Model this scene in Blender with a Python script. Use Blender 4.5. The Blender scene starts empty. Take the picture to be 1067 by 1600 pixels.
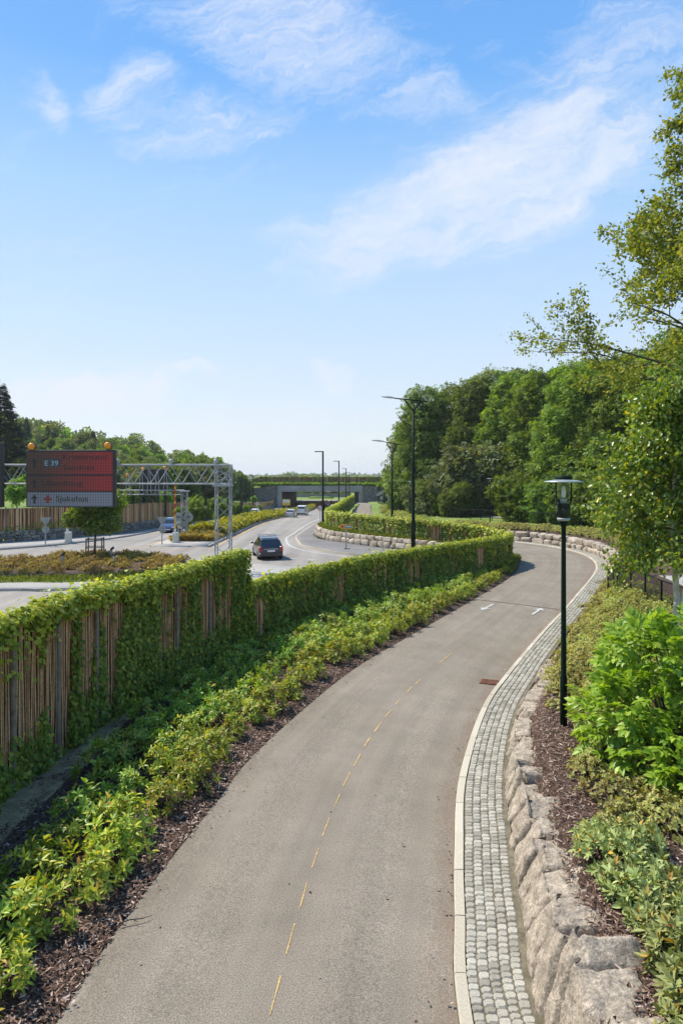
import bpy, math, random
import numpy as np
from mathutils import Vector, Matrix, noise as mnoise

R = math.radians
scene = bpy.context.scene
COL = scene.collection
rng = np.random.default_rng(7)
random.seed(7)

CAM_H, FPX, HZ, CX = 5.5, 1066.7, 748.0, 533.5     # eye height and the survey constants used to lay out the place


def G(px, py, z=0.0):
    """ground survey: the point of height z seen in that direction from the footbridge"""
    d = FPX * (CAM_H - z) / (py - HZ)
    return ((px - CX) * d / FPX, d)


# ------------------------------------------------------------------ numbers
def ss(t):
    t = np.clip(t, 0, 1)
    return t * t * (3 - 2 * t)


def zr(y):
    """road level: the motorway dips towards the underpass"""
    return -3.0 * ss((np.asarray(y, float) - 55) / 140)


ZP_Y = [-50, 90, 112, 128, 140, 152, 170, 200, 270]
ZP_Z = [0, 0, .1, .25, .3, .1, -1.0, -2.7, -3]


def zp(y):
    return np.interp(y, ZP_Y, ZP_Z)


def vnoise(x, y, seed=0):
    x = np.asarray(x, float); y = np.asarray(y, float)
    xi = np.floor(x).astype(np.int64); yi = np.floor(y).astype(np.int64)
    fx = x - xi; fy = y - yi
    fx = fx * fx * (3 - 2 * fx); fy = fy * fy * (3 - 2 * fy)

    def h(a, b):
        n = (a * 374761393 + b * 668265263 + seed * 1274126177) & 0x7fffffff
        n = ((n ^ (n >> 13)) * 1274126177) & 0x7fffffff
        return ((n ^ (n >> 16)) & 0xffff) / 65535.0
    return (h(xi, yi) * (1 - fx) + h(xi + 1, yi) * fx) * (1 - fy) + (h(xi, yi + 1) * (1 - fx) + h(xi + 1, yi + 1) * fx) * fy


def crom(pts, step):
    """Catmull-Rom through 2-D/3-D points, resampled at about `step` metres"""
    P = np.array(pts, float)
    P = np.vstack([2 * P[0] - P[1], P, 2 * P[-1] - P[-2]])
    out = []
    for i in range(1, len(P) - 2):
        n = max(2, int(np.linalg.norm(P[i + 1] - P[i]) / step * 2))
        t = np.linspace(0, 1, n, endpoint=False)[:, None]
        a, b, c, d = P[i - 1], P[i], P[i + 1], P[i + 2]
        out.append(.5 * ((2 * b) + (c - a) * t + (2 * a - 5 * b + 4 * c - d) * t ** 2 + (3 * b - a - 3 * c + d) * t ** 3))
    out.append(P[-2][None])
    return resample(np.vstack(out), step)


def resample(P, step):
    P = np.array(P, float)
    s = np.r_[0, np.cumsum(np.linalg.norm(np.diff(P[:, :2], axis=0), axis=1))]
    n = max(2, int(round(s[-1] / step)) + 1)
    q = np.linspace(0, s[-1], n)
    return np.stack([np.interp(q, s, P[:, k]) for k in range(P.shape[1])], 1)


class Line:
    """a polyline with arc length; at(s) -> point, tangent, right-hand normal"""
    def __init__(self, P):
        self.P = np.array(P, float)[:, :2]
        self.s = np.r_[0, np.cumsum(np.linalg.norm(np.diff(self.P, axis=0), axis=1))]
        self.L = self.s[-1]

    def at(self, s):
        s = np.asarray(s, float)
        p = np.stack([np.interp(s, self.s, self.P[:, k]) for k in (0, 1)], -1)
        e = .25
        a = np.stack([np.interp(np.clip(s - e, 0, self.L), self.s, self.P[:, k]) for k in (0, 1)], -1)
        b = np.stack([np.interp(np.clip(s + e, 0, self.L), self.s, self.P[:, k]) for k in (0, 1)], -1)
        t = b - a
        t /= np.linalg.norm(t, axis=-1, keepdims=True) + 1e-9
        n = np.stack([t[..., 1], -t[..., 0]], -1)
        return p, t, n

    def near(self, x, y):
        """arc length of the closest vertex"""
        d = np.hypot(self.P[:, 0] - x, self.P[:, 1] - y)
        return self.s[int(np.argmin(d))]


def sdist(x, y, P):
    """signed distance to polyline P, positive on its right-hand side"""
    P = np.array(P, float)[:, :2]
    best = np.full(np.shape(x), 1e9); sg = np.zeros(np.shape(x))
    for a, b in zip(P[:-1], P[1:]):
        d = b - a
        L2 = d @ d + 1e-9
        t = np.clip(((x - a[0]) * d[0] + (y - a[1]) * d[1]) / L2, 0, 1)
        ex = x - (a[0] + t * d[0]); ey = y - (a[1] + t * d[1])
        dd = np.hypot(ex, ey)
        m = dd < best - 1e-7
        best = np.where(m, dd, best)
        sg = np.where(m, np.sign(ex * d[1] - ey * d[0]), sg)
    return best * sg


# ------------------------------------------------------------------ meshes
class MB:
    def __init__(self):
        self.v = []; self.f = []

    def add(self, vs, fs):
        o = len(self.v)
        self.v.extend([tuple(map(float, p)) for p in vs])
        self.f.extend([tuple(i + o for i in q) for q in fs])
        return self

    def box(self, x0, x1, y0, y1, z0, z1, M=None):
        vs = [(x, y, z) for x in (x0, x1) for y in (y0, y1) for z in (z0, z1)]
        if M is not None:
            vs = [M @ Vector(p) for p in vs]
        return self.add(vs, [(0, 1, 3, 2), (4, 6, 7, 5), (0, 4, 5, 1), (2, 3, 7, 6), (0, 2, 6, 4), (1, 5, 7, 3)])

    def bevbox(self, x0, x1, y0, y1, z0, z1, b=.02, M=None):
        """box with chamfered vertical and top edges"""
        def ring(i, z):
            a, c, d, e = x0 + i, x1 - i, y0 + i, y1 - i
            k = b
            return [(a + k, d, z), (c - k, d, z), (c, d + k, z), (c, e - k, z), (c - k, e, z), (a + k, e, z), (a, e - k, z), (a, d + k, z)]
        vs = ring(0, z0) + ring(0, z1 - b) + ring(b * .7, z1)
        if M is not None:
            vs = [M @ Vector(p) for p in vs]
        fs = [tuple(range(7, -1, -1)), tuple(range(16, 24))]
        for r in (0, 8):
            fs += [(r + i, r + (i + 1) % 8, r + 8 + (i + 1) % 8, r + 8 + i) for i in range(8)]
        return self.add(vs, fs)

    def tube(self, pts, rad, n=6, cap=True):
        pts = [Vector(p) for p in pts]
        if not hasattr(rad, '__len__'):
            rad = [rad] * len(pts)
        vs = []; fs = []
        ref = None
        for i, p in enumerate(pts):
            t = (pts[min(i + 1, len(pts) - 1)] - pts[max(i - 1, 0)])
            t = t.normalized() if t.length > 1e-9 else Vector((0, 0, 1))
            if ref is None:
                ref = t.orthogonal().normalized()
            ref = (ref - t * ref.dot(t))
            ref = ref.normalized() if ref.length > 1e-6 else t.orthogonal().normalized()
            bn = t.cross(ref)
            for k in range(n):
                a = 2 * math.pi * k / n
                vs.append(p + (ref * math.cos(a) + bn * math.sin(a)) * rad[i])
        for i in range(len(pts) - 1):
            for k in range(n):
                fs.append((i * n + k, i * n + (k + 1) % n, (i + 1) * n + (k + 1) % n, (i + 1) * n + k))
        if cap:
            fs.append(tuple(range(n - 1, -1, -1))); fs.append(tuple((len(pts) - 1) * n + k for k in range(n)))
        return self.add(vs, fs)

    def lathe(self, prof, n=24, c=(0, 0, 0), M=None):
        """prof: (radius, z) list, closed where the radius is 0"""
        vs = []; fs = []
        for r, z in prof:
            for k in range(n):
                a = 2 * math.pi * k / n
                p = Vector((c[0] + r * math.cos(a), c[1] + r * math.sin(a), c[2] + z))
                vs.append(M @ p if M is not None else p)
        for i in range(len(prof) - 1):
            for k in range(n):
                fs.append((i * n + k, i * n + (k + 1) % n, (i + 1) * n + (k + 1) % n, (i + 1) * n + k))
        return self.add(vs, fs)

    def prism(self, poly, z0, z1):
        n = len(poly)
        vs = [(p[0], p[1], z0 if not callable(z0) else z0(p)) for p in poly] + [(p[0], p[1], z1 if not callable(z1) else z1(p)) for p in poly]
        fs = [tuple(range(n - 1, -1, -1)), tuple(range(n, 2 * n))] + [(i, (i + 1) % n, n + (i + 1) % n, n + i) for i in range(n)]
        return self.add(vs, fs)

    def mesh(self, name, mat=None, smooth=False):
        me = bpy.data.meshes.new(name)
        me.from_pydata(self.v, [], self.f)
        if mat:
            me.materials.append(mat)
        if smooth:
            me.polygons.foreach_set('use_smooth', [True] * len(me.polygons))
        me.update()
        return me

    def obj(self, name, mat=None, parent=None, smooth=False, M=None):
        return link(name, self.mesh(name, mat, smooth), parent)


def link(name, me, parent=None):
    o = bpy.data.objects.new(name, me)
    COL.objects.link(o)
    if parent is not None:
        o.parent = parent
    return o


def np_mesh(name, V, F, mat=None, smooth=False):
    """V (N,3), F (M,k) all faces of k corners"""
    V = np.ascontiguousarray(V, np.float32); F = np.ascontiguousarray(F, np.int32)
    me = bpy.data.meshes.new(name)
    k = F.shape[1]
    me.vertices.add(len(V)); me.vertices.foreach_set('co', V.ravel())
    me.loops.add(F.size); me.loops.foreach_set('vertex_index', F.ravel())
    me.polygons.add(len(F))
    me.polygons.foreach_set('loop_start', np.arange(0, F.size, k, dtype=np.int32))
    me.polygons.foreach_set('loop_total', np.full(len(F), k, np.int32))
    if smooth:
        me.polygons.foreach_set('use_smooth', np.ones(len(F), bool))
    me.update(calc_edges=True)
    me.validate()
    if mat:
        me.materials.append(mat)
    return me


def grid_mesh(name, A, mat, smooth=True):
    """A: (n, m, 3) array of points"""
    n, m = A.shape[:2]
    i = np.arange(n * m).reshape(n, m)
    F = np.stack([i[:-1, :-1], i[1:, :-1], i[1:, 1:], i[:-1, 1:]], -1).reshape(-1, 4)
    return np_mesh(name, A.reshape(-1, 3), F, mat, smooth)


def up_grid(name, A, mat, smooth=True):
    """grid_mesh with its faces turned upwards"""
    v = np.cross(A[1, 0] - A[0, 0], A[0, 1] - A[0, 0])
    return grid_mesh(name, A if v[2] > 0 else A[:, ::-1], mat, smooth)


def norm(a):
    return a / (np.linalg.norm(a, axis=-1, keepdims=True) + 1e-9)


def scatter(name, tv, tf, pos, axis, nrm, size, mat, wide=None):
    """copies of a small leaf template (x across, y along, z up) as one mesh"""
    pos = np.asarray(pos, float); axis = norm(np.asarray(axis, float))
    X = norm(np.cross(axis, nrm)); Z = np.cross(X, axis)
    size = np.asarray(size, float)[:, None, None]
    tv = np.array(tv, float); tf = np.array(tf, int)
    wd = 1.0 if wide is None else np.asarray(wide, float)[:, None, None]
    V = pos[:, None, :] + size * (tv[None, :, 0:1] * wd * X[:, None, :] + tv[None, :, 1:2] * axis[:, None, :] + tv[None, :, 2:3] * Z[:, None, :])
    N, K = V.shape[:2]
    F = (tf[None] + (np.arange(N) * K)[:, None, None]).reshape(-1, tf.shape[1])
    return np_mesh(name, V.reshape(-1, 3), F, mat)


LEAF = ([(0, 0, 0), (-.36, .42, .09), (0, 1, -.06), (.36, .42, .09)], [(0, 1, 2), (0, 2, 3)])
LONG = ([(0, 0, 0), (-.15, .45, .05), (0, 1, -.12), (.15, .45, .05)], [(0, 1, 2), (0, 2, 3)])
LONG6 = ([(0, 0, 0), (-.14, .3, .05), (-.15, .65, .02), (0, 1, -.12), (.15, .65, .02), (.14, .3, .05), (0, .5, -.01)],
         [(0, 1, 6), (1, 2, 6), (2, 3, 6), (3, 4, 6), (4, 5, 6), (5, 0, 6)])
IVY = ([(0, 0, 0), (-.32, .05, .05), (-.55, .42, -.02), (-.22, .62, .06), (0, 1.05, -.1), (.22, .62, .06), (.55, .42, -.02), (.32, .05, .05), (0, .4, .07)],
       [(8, i, (i + 1) % 8) for i in range(8)])
CARD = ([(-.5, 0, 0), (-.42, .6, .08), (0, 1, 0), (.45, .55, -.06), (.4, .05, 0), (0, .45, .16)], [(5, 4, 3), (5, 3, 2), (5, 2, 1), (5, 1, 0)])
# a spray of five small leaves, for crowns seen from some way off
_sv, _sf = [], []
for _k, (_a, _x, _y, _s) in enumerate([(0, 0, .45, .6), (.9, .08, .3, .55), (-.9, -.08, .3, .55), (1.6, .05, .05, .5), (-1.5, -.05, .05, .5)]):
    for _p in LEAF[0]:
        _px, _py = _p[0] * _s * 1.15, _p[1] * _s
        _sv.append((_x + _px * math.cos(_a) + _py * math.sin(_a), _y - _px * math.sin(_a) + _py * math.cos(_a), _p[2] * _s + .12 * (_k % 3) - .1))
    _sf += [tuple(4 * _k + i for i in q) for q in LEAF[1]]
SPRAY = (_sv, _sf)
# a pinnate leaf: seven drooping leaflets on a rib
_ev, _ef = [], []
for _k, (_a, _y, _s) in enumerate([(0, .55, .5), (.75, .5, .45), (-.75, .5, .45), (1.0, .3, .44), (-1.0, .3, .44), (1.2, .1, .34), (-1.2, .1, .34)]):
    for _p in LONG6[0]:
        _px, _py = _p[0] * _s * 1.5, _p[1] * _s
        _ev.append((_px * math.cos(_a) + _py * math.sin(_a), _y - _px * math.sin(_a) + _py * math.cos(_a), _p[2] * _s * 1.6 - .25 * (_y ** 2) - .18 * _p[1] * _s * abs(math.sin(_a))))
    _ef += [tuple(7 * _k + i for i in q) for q in LONG6[1]]
PINNATE = (_ev, _ef)


# ------------------------------------------------------------------ materials
def nodes(name):
    m = bpy.data.materials.new(name)
    m.use_nodes = True
    return m, m.node_tree.nodes, m.node_tree.links, m.node_tree.nodes['Principled BSDF']


def ramp(N, stops):
    r = N.new('ShaderNodeValToRGB')
    el = r.color_ramp.elements
    while len(el) < len(stops):
        el.new(.5)
    for e, (p, c) in zip(el, stops):
        e.position = p
        e.color = (*c, 1)
    return r


def mat_flat(name, col, rough=.6, metal=0.0, coat=0.0, var=.12, scale=8.0, spec=.5):
    """plain paint, metal or stone with a little uneven wear"""
    m, N, L, B = nodes(name)
    tc = N.new('ShaderNodeTexCoord'); nz = N.new('ShaderNodeTexNoise')
    nz.inputs['Scale'].default_value = scale; nz.inputs['Detail'].default_value = 5
    L.new(tc.outputs['Object'], nz.inputs['Vector'])
    r = ramp(N, [(.3, tuple(c * (1 - var) for c in col)), (.7, tuple(min(1, c * (1 + var)) for c in col))])
    L.new(nz.outputs['Fac'], r.inputs['Fac']); L.new(r.outputs['Color'], B.inputs['Base Color'])
    rr = N.new('ShaderNodeMapRange'); rr.inputs['To Min'].default_value = max(0, rough - .08); rr.inputs['To Max'].default_value = min(1, rough + .08)
    L.new(nz.outputs['Fac'], rr.inputs['Value']); L.new(rr.outputs['Result'], B.inputs['Roughness'])
    B.inputs['Metallic'].default_value = metal; B.inputs['Coat Weight'].default_value = coat
    B.inputs['Specular IOR Level'].default_value = spec
    return m


def mat_leaf(name, stops, trans=.35, rough=.42, tint=(1.5, 1.35, .5), big=None, spec=.4):
    """leaves: each one its own colour, letting light through"""
    m, N, L, B = nodes(name)
    ge = N.new('ShaderNodeNewGeometry')
    r = ramp(N, stops)
    L.new(ge.outputs['Random Per Island'], r.inputs['Fac'])
    col = r.outputs['Color']
    oi = N.new('ShaderNodeObjectInfo')
    hs = N.new('ShaderNodeHueSaturation')
    mr = N.new('ShaderNodeMapRange'); mr.inputs['To Min'].default_value = .8; mr.inputs['To Max'].default_value = 1.3
    mh = N.new('ShaderNodeMapRange'); mh.inputs['To Min'].default_value = .485; mh.inputs['To Max'].default_value = .515
    if name in ('elder', 'birch_leaf', 'beech_leaf', 'ivy', 'ivy_top'):
        mr.inputs['Value'].default_value = .62; mh.inputs['Value'].default_value = .5
    else:
        L.new(oi.outputs['Random'], mr.inputs['Value']); L.new(oi.outputs['Random'], mh.inputs['Value'])
    L.new(mr.outputs['Result'], hs.inputs['Value']); L.new(mh.outputs['Result'], hs.inputs['Hue'])
    L.new(col, hs.inputs['Color']); col = hs.outputs['Color']
    if big:
        tc = N.new('ShaderNodeTexCoord'); nz = N.new('ShaderNodeTexNoise'); nz.inputs['Scale'].default_value = big
        L.new(tc.outputs['Object'], nz.inputs['Vector'])
        m2 = N.new('ShaderNodeMapRange'); m2.inputs['From Min'].default_value = .3; m2.inputs['From Max'].default_value = .7
        m2.inputs['To Min'].default_value = .7; m2.inputs['To Max'].default_value = 1.35
        h2 = N.new('ShaderNodeHueSaturation')
        L.new(nz.outputs['Fac'], m2.inputs['Value']); L.new(m2.outputs['Result'], h2.inputs['Value']); L.new(col, h2.inputs['Color'])
        col = h2.outputs['Color']
    L.new(col, B.inputs['Base Color'])
    B.inputs['Roughness'].default_value = rough
    B.inputs['Specular IOR Level'].default_value = spec
    tr = N.new('ShaderNodeBsdfTranslucent')
    mu = N.new('ShaderNodeMix'); mu.data_type = 'RGBA'; mu.blend_type = 'MULTIPLY'; mu.inputs[0].default_value = 1
    L.new(col, mu.inputs[6]); mu.inputs[7].default_value = (*tint, 1)
    L.new(mu.outputs[2], tr.inputs['Color'])
    mx = N.new('ShaderNodeMixShader'); mx.inputs[0].default_value = trans
    L.new(B.outputs[0], mx.inputs[1]); L.new(tr.outputs[0], mx.inputs[2])
    L.new(mx.outputs[0], N['Material Output'].inputs['Surface'])
    return m


def mat_ground(name, stops, scale=1.0, fine=40.0, bump=.3, rough=.9, fine_amt=.35, dist=.02, coord='Object', stain=None):
    """large patches plus fine grain"""
    m, N, L, B = nodes(name)
    tc = N.new('ShaderNodeTexCoord')
    a = N.new('ShaderNodeTexNoise'); a.inputs['Scale'].default_value = scale; a.inputs['Detail'].default_value = 6; a.inputs['Roughness'].default_value = .6
    b = N.new('ShaderNodeTexNoise'); b.inputs['Scale'].default_value = fine; b.inputs['Detail'].default_value = 4; b.inputs['Roughness'].default_value = .7
    L.new(tc.outputs[coord], a.inputs['Vector']); L.new(tc.outputs[coord], b.inputs['Vector'])
    r = ramp(N, stops); L.new(a.outputs['Fac'], r.inputs['Fac'])
    mr = N.new('ShaderNodeMapRange'); mr.inputs['From Min'].default_value = .25; mr.inputs['From Max'].default_value = .75
    mr.inputs['To Min'].default_value = 1 - fine_amt; mr.inputs['To Max'].default_value = 1 + fine_amt
    L.new(b.outputs['Fac'], mr.inputs['Value'])
    hs = N.new('ShaderNodeHueSaturation'); L.new(r.outputs['Color'], hs.inputs['Color']); L.new(mr.outputs['Result'], hs.inputs['Value'])
    L.new(hs.outputs['Color'], B.inputs['Base Color'])
    B.inputs['Roughness'].default_value = rough
    B.inputs['Specular IOR Level'].default_value = .25
    bp = N.new('ShaderNodeBump'); bp.inputs['Strength'].default_value = bump; bp.inputs['Distance'].default_value = dist
    L.new(b.outputs['Fac'], bp.inputs['Height']); L.new(bp.outputs['Normal'], B.inputs['Normal'])
    return m


def mat_island(name, stops, fine=20.0, fine_amt=.3, rough=.85, bump=.4, dist=.01, spec=.3):
    """stones, sticks, chips: each piece its own tone plus grain"""
    m, N, L, B = nodes(name)
    ge = N.new('ShaderNodeNewGeometry'); r = ramp(N, stops)
    L.new(ge.outputs['Random Per Island'], r.inputs['Fac'])
    tc = N.new('ShaderNodeTexCoord'); b = N.new('ShaderNodeTexNoise'); b.inputs['Scale'].default_value = fine; b.inputs['Detail'].default_value = 6; b.inputs['Roughness'].default_value = .65
    L.new(tc.outputs['Object'], b.inputs['Vector'])
    mr = N.new('ShaderNodeMapRange'); mr.inputs['From Min'].default_value = .25; mr.inputs['From Max'].default_value = .75
    mr.inputs['To Min'].default_value = 1 - fine_amt; mr.inputs['To Max'].default_value = 1 + fine_amt
    L.new(b.outputs['Fac'], mr.inputs['Value'])
    hs = N.new('ShaderNodeHueSaturation'); L.new(r.outputs['Color'], hs.inputs['Color']); L.new(mr.outputs['Result'], hs.inputs['Value'])
    L.new(hs.outputs['Color'], B.inputs['Base Color'])
    B.inputs['Roughness'].default_value = rough; B.inputs['Specular IOR Level'].default_value = spec
    bp = N.new('ShaderNodeBump'); bp.inputs['Strength'].default_value = bump; bp.inputs['Distance'].default_value = dist
    L.new(b.outputs['Fac'], bp.inputs['Height']); L.new(bp.outputs['Normal'], B.inputs['Normal'])
    return m


def mat_glass(name, col=(.02, .025, .03), rough=.05):
    m, N, L, B = nodes(name)
    B.inputs['Base Color'].default_value = (*col, 1)
    B.inputs['Roughness'].default_value = rough
    B.inputs['Specular IOR Level'].default_value = .8
    return m


def mat_clear(name):
    m, N, L, B = nodes(name)
    g = N.new('ShaderNodeBsdfGlossy'); g.inputs['Roughness'].default_value = .04
    t = N.new('ShaderNodeBsdfTransparent'); t.inputs['Color'].default_value = (.86, .89, .87, 1)
    f = N.new('ShaderNodeLayerWeight'); f.inputs['Blend'].default_value = .2
    mx = N.new('ShaderNodeMixShader')
    L.new(f.outputs['Fresnel'], mx.inputs[0]); L.new(t.outputs[0], mx.inputs[1]); L.new(g.outputs[0], mx.inputs[2])
    L.new(mx.outputs[0], N['Material Output'].inputs['Surface'])
    return m


M = {}


def mat_path(name):
    """asphalt with faint wheel tracks, rusty dirt by the kerb, dark patches and grain"""
    m = mat_ground(name, [(.3, (.192, .161, .122)), (.5, (.214, .182, .141)), (.7, (.237, .203, .16))], scale=.35, fine=60, fine_amt=.8, bump=.35, dist=.006, rough=.85)
    N, L = m.node_tree.nodes, m.node_tree.links
    B = N['Principled BSDF']
    src = B.inputs['Base Color'].links[0].from_socket
    at = N.new('ShaderNodeAttribute'); at.attribute_name = 'lane'
    se = N.new('ShaderNodeSeparateXYZ'); L.new(at.outputs['Vector'], se.inputs[0])

    def val(a, op, b):
        n = N.new('ShaderNodeMath'); n.operation = op; L.new(a, n.inputs[0])
        if isinstance(b, float): n.inputs[1].default_value = b
        else: L.new(b, n.inputs[1])
        return n.outputs[0]

    def noise(su, sv, sc, lo, hi, a, c, det=5):
        cb = N.new('ShaderNodeCombineXYZ'); L.new(val(se.outputs['X'], 'MULTIPLY', su), cb.inputs[0]); L.new(val(se.outputs['Y'], 'MULTIPLY', sv), cb.inputs[1])
        nz = N.new('ShaderNodeTexNoise'); nz.inputs['Scale'].default_value = sc; nz.inputs['Detail'].default_value = det; nz.inputs['Roughness'].default_value = .6
        L.new(cb.outputs[0], nz.inputs['Vector'])
        mr = N.new('ShaderNodeMapRange'); mr.inputs['From Min'].default_value = lo; mr.inputs['From Max'].default_value = hi; mr.inputs['To Min'].default_value = a; mr.inputs['To Max'].default_value = c
        L.new(nz.outputs['Fac'], mr.inputs['Value'])
        return mr.outputs['Result']
    f = noise(9.0, .05, 1.0, .3, .7, .86, 1.1)                       # long streaks
    f = val(f, 'MULTIPLY', noise(4.0, 1.0, .8, .35, .7, .9, 1.08))   # broad mottling
    f = val(f, 'MULTIPLY', noise(5.0, 1.2, 2.6, .60, .72, 1.0, .87, 8))  # dark stains
    hs = N.new('ShaderNodeHueSaturation'); L.new(src, hs.inputs['Color']); L.new(f, hs.inputs['Value'])
    ed = N.new('ShaderNodeMapRange'); ed.inputs['From Min'].default_value = .86; ed.inputs['From Max'].default_value = 1.0; ed.interpolation_type = 'SMOOTHSTEP'
    L.new(se.outputs['X'], ed.inputs['Value'])
    k = val(ed.outputs['Result'], 'MULTIPLY', noise(6.0, .6, 1.5, .3, .7, .1, .62))
    mx = N.new('ShaderNodeMix'); mx.data_type = 'RGBA'; L.new(k, mx.inputs[0]); L.new(hs.outputs['Color'], mx.inputs[6]); mx.inputs[7].default_value = (.17, .115, .075, 1)
    e2 = N.new('ShaderNodeMapRange'); e2.inputs['From Min'].default_value = .14; e2.inputs['From Max'].default_value = 0.0; e2.interpolation_type = 'SMOOTHSTEP'
    L.new(se.outputs['X'], e2.inputs['Value'])
    k2 = val(e2.outputs['Result'], 'MULTIPLY', noise(6.0, .7, 1.7, .35, .7, .0, .6))
    m2 = N.new('ShaderNodeMix'); m2.data_type = 'RGBA'; L.new(k2, m2.inputs[0]); L.new(mx.outputs[2], m2.inputs[6]); m2.inputs[7].default_value = (.13, .1, .07, 1)
    L.new(m2.outputs[2], B.inputs['Base Color'])
    return m


M['asphalt_path'] = mat_path('asphalt_path')
M['asphalt_road'] = mat_ground('asphalt_road', [(.3, (.225, .205, .18)), (.7, (.29, .265, .235))], scale=.12, fine=8, fine_amt=.16, bump=.1)
_m = M['asphalt_road']; _N, _L = _m.node_tree.nodes, _m.node_tree.links; _B = _N['Principled BSDF']
_src = _B.inputs['Base Color'].links[0].from_socket
_tc = _N.new('ShaderNodeTexCoord'); _mp = _N.new('ShaderNodeMapping'); _mp.inputs['Scale'].default_value = (1.1, .035, 1); _mp.inputs['Rotation'].default_value = (0, 0, .05)
_nz = _N.new('ShaderNodeTexNoise'); _nz.inputs['Scale'].default_value = 1; _nz.inputs['Detail'].default_value = 4
_mr = _N.new('ShaderNodeMapRange'); _mr.inputs['From Min'].default_value = .32; _mr.inputs['From Max'].default_value = .68; _mr.inputs['To Min'].default_value = .8; _mr.inputs['To Max'].default_value = 1.12
_hs = _N.new('ShaderNodeHueSaturation')
_L.new(_tc.outputs['Object'], _mp.inputs[0]); _L.new(_mp.outputs[0], _nz.inputs['Vector']); _L.new(_nz.outputs['Fac'], _mr.inputs['Value']); _L.new(_src, _hs.inputs['Color']); _L.new(_mr.outputs['Result'], _hs.inputs['Value']); _L.new(_hs.outputs['Color'], _B.inputs['Base Color'])
M['pavement'] = mat_ground('pavement', [(.3, (.15, .142, .135)), (.7, (.2, .19, .18))], scale=.3, fine=12, fine_amt=.2, bump=.1)
M['paving_light'] = mat_ground('paving_light', [(.3, (.28, .265, .245)), (.7, (.35, .335, .31))], scale=.4, fine=6, fine_amt=.2, bump=.1)
M['kerb'] = mat_island('kerb', [(0, (.37, .325, .25)), (.5, (.43, .385, .3)), (1, (.48, .435, .35))], fine=35, fine_amt=.22, bump=.3, dist=.004)
M['granite_kerb'] = mat_island('granite_kerb', [(0, (.3, .28, .25)), (1, (.4, .37, .34))], fine=12, fine_amt=.15, bump=.2)
M['cobble'] = mat_island('cobble', [(0, (.23, .212, .168)), (.5, (.31, .288, .232)), (1, (.41, .382, .312))], fine=45, fine_amt=.35, bump=.5, dist=.004, rough=.8)
M['joint'] = mat_ground('joint', [(.35, (.11, .095, .06)), (.65, (.2, .17, .115))], scale=6, fine=60, fine_amt=.5, bump=.5)
M['mulch'] = mat_ground('mulch', [(.35, (.045, .027, .019)), (.65, (.12, .077, .055))], scale=9, fine=55, fine_amt=.7, bump=1.0, dist=.03)
M['chip'] = mat_island('chip', [(0, (.04, .022, .015)), (.4, (.12, .065, .043)), (.7, (.22, .135, .095)), (.9, (.36, .26, .2)), (1, (.5, .41, .34))], fine=30, fine_amt=.3, rough=.75)
M['gravel'] = mat_ground('gravel', [(.35, (.2, .15, .075)), (.65, (.36, .28, .16))], scale=5, fine=60, fine_amt=.8, bump=.9, dist=.015)
M['grass'] = mat_ground('grass', [(.3, (.1, .16, .028)), (.5, (.15, .215, .04)), (.72, (.25, .25, .07))], scale=.25, fine=9, fine_amt=.45, bump=.6, dist=.06)
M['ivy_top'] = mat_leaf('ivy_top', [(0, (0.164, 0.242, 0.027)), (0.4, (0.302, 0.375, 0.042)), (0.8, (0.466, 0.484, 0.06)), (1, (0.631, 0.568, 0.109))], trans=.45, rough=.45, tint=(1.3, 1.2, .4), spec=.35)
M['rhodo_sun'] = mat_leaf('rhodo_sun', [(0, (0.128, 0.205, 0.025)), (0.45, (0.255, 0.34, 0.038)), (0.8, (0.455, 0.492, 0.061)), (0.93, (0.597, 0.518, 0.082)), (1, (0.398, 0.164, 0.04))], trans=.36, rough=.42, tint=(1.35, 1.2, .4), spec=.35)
M['grass_blade'] = mat_leaf('grass_blade', [(0, (.1, .17, .025)), (.6, (.19, .28, .04)), (1, (.34, .33, .1))], trans=.35, spec=.2)


def mat_granite(name, stops):
    m = mat_island(name, stops, fine=7, fine_amt=.45, bump=.8, dist=.03)
    N, L = m.node_tree.nodes, m.node_tree.links
    B = N['Principled BSDF']
    tc = N.new('ShaderNodeTexCoord')
    src = B.inputs['Base Color'].links[0].from_socket
    for sc_, lo, hi, dk in ((95, .4, .6, .68), (30, .42, .62, .66), (2.2, .35, .7, .74)):
        nz = N.new('ShaderNodeTexNoise'); nz.inputs['Scale'].default_value = sc_; nz.inputs['Detail'].default_value = 8; nz.inputs['Roughness'].default_value = .7
        L.new(tc.outputs['Object'], nz.inputs['Vector'])
        mr = N.new('ShaderNodeMapRange'); mr.inputs['From Min'].default_value = lo; mr.inputs['From Max'].default_value = hi; mr.inputs['To Min'].default_value = dk; mr.inputs['To Max'].default_value = 1.12
        L.new(nz.outputs['Fac'], mr.inputs['Value'])
        h = N.new('ShaderNodeHueSaturation'); L.new(src, h.inputs['Color']); L.new(mr.outputs['Result'], h.inputs['Value']); src = h.outputs['Color']
    L.new(src, B.inputs['Base Color'])
    b0 = next(n for n in N if n.type == 'BUMP')
    vo = N.new('ShaderNodeTexNoise'); vo.inputs['Scale'].default_value = 14; vo.inputs['Detail'].default_value = 9; vo.inputs['Roughness'].default_value = .72; vo.inputs['Distortion'].default_value = .8
    L.new(tc.outputs['Object'], vo.inputs['Vector'])
    b1 = N.new('ShaderNodeBump'); b1.inputs['Strength'].default_value = .8; b1.inputs['Distance'].default_value = .045
    L.new(vo.outputs['Fac'], b1.inputs['Height']); L.new(b0.outputs['Normal'], b1.inputs['Normal']); L.new(b1.outputs['Normal'], B.inputs['Normal'])
    return m


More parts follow.
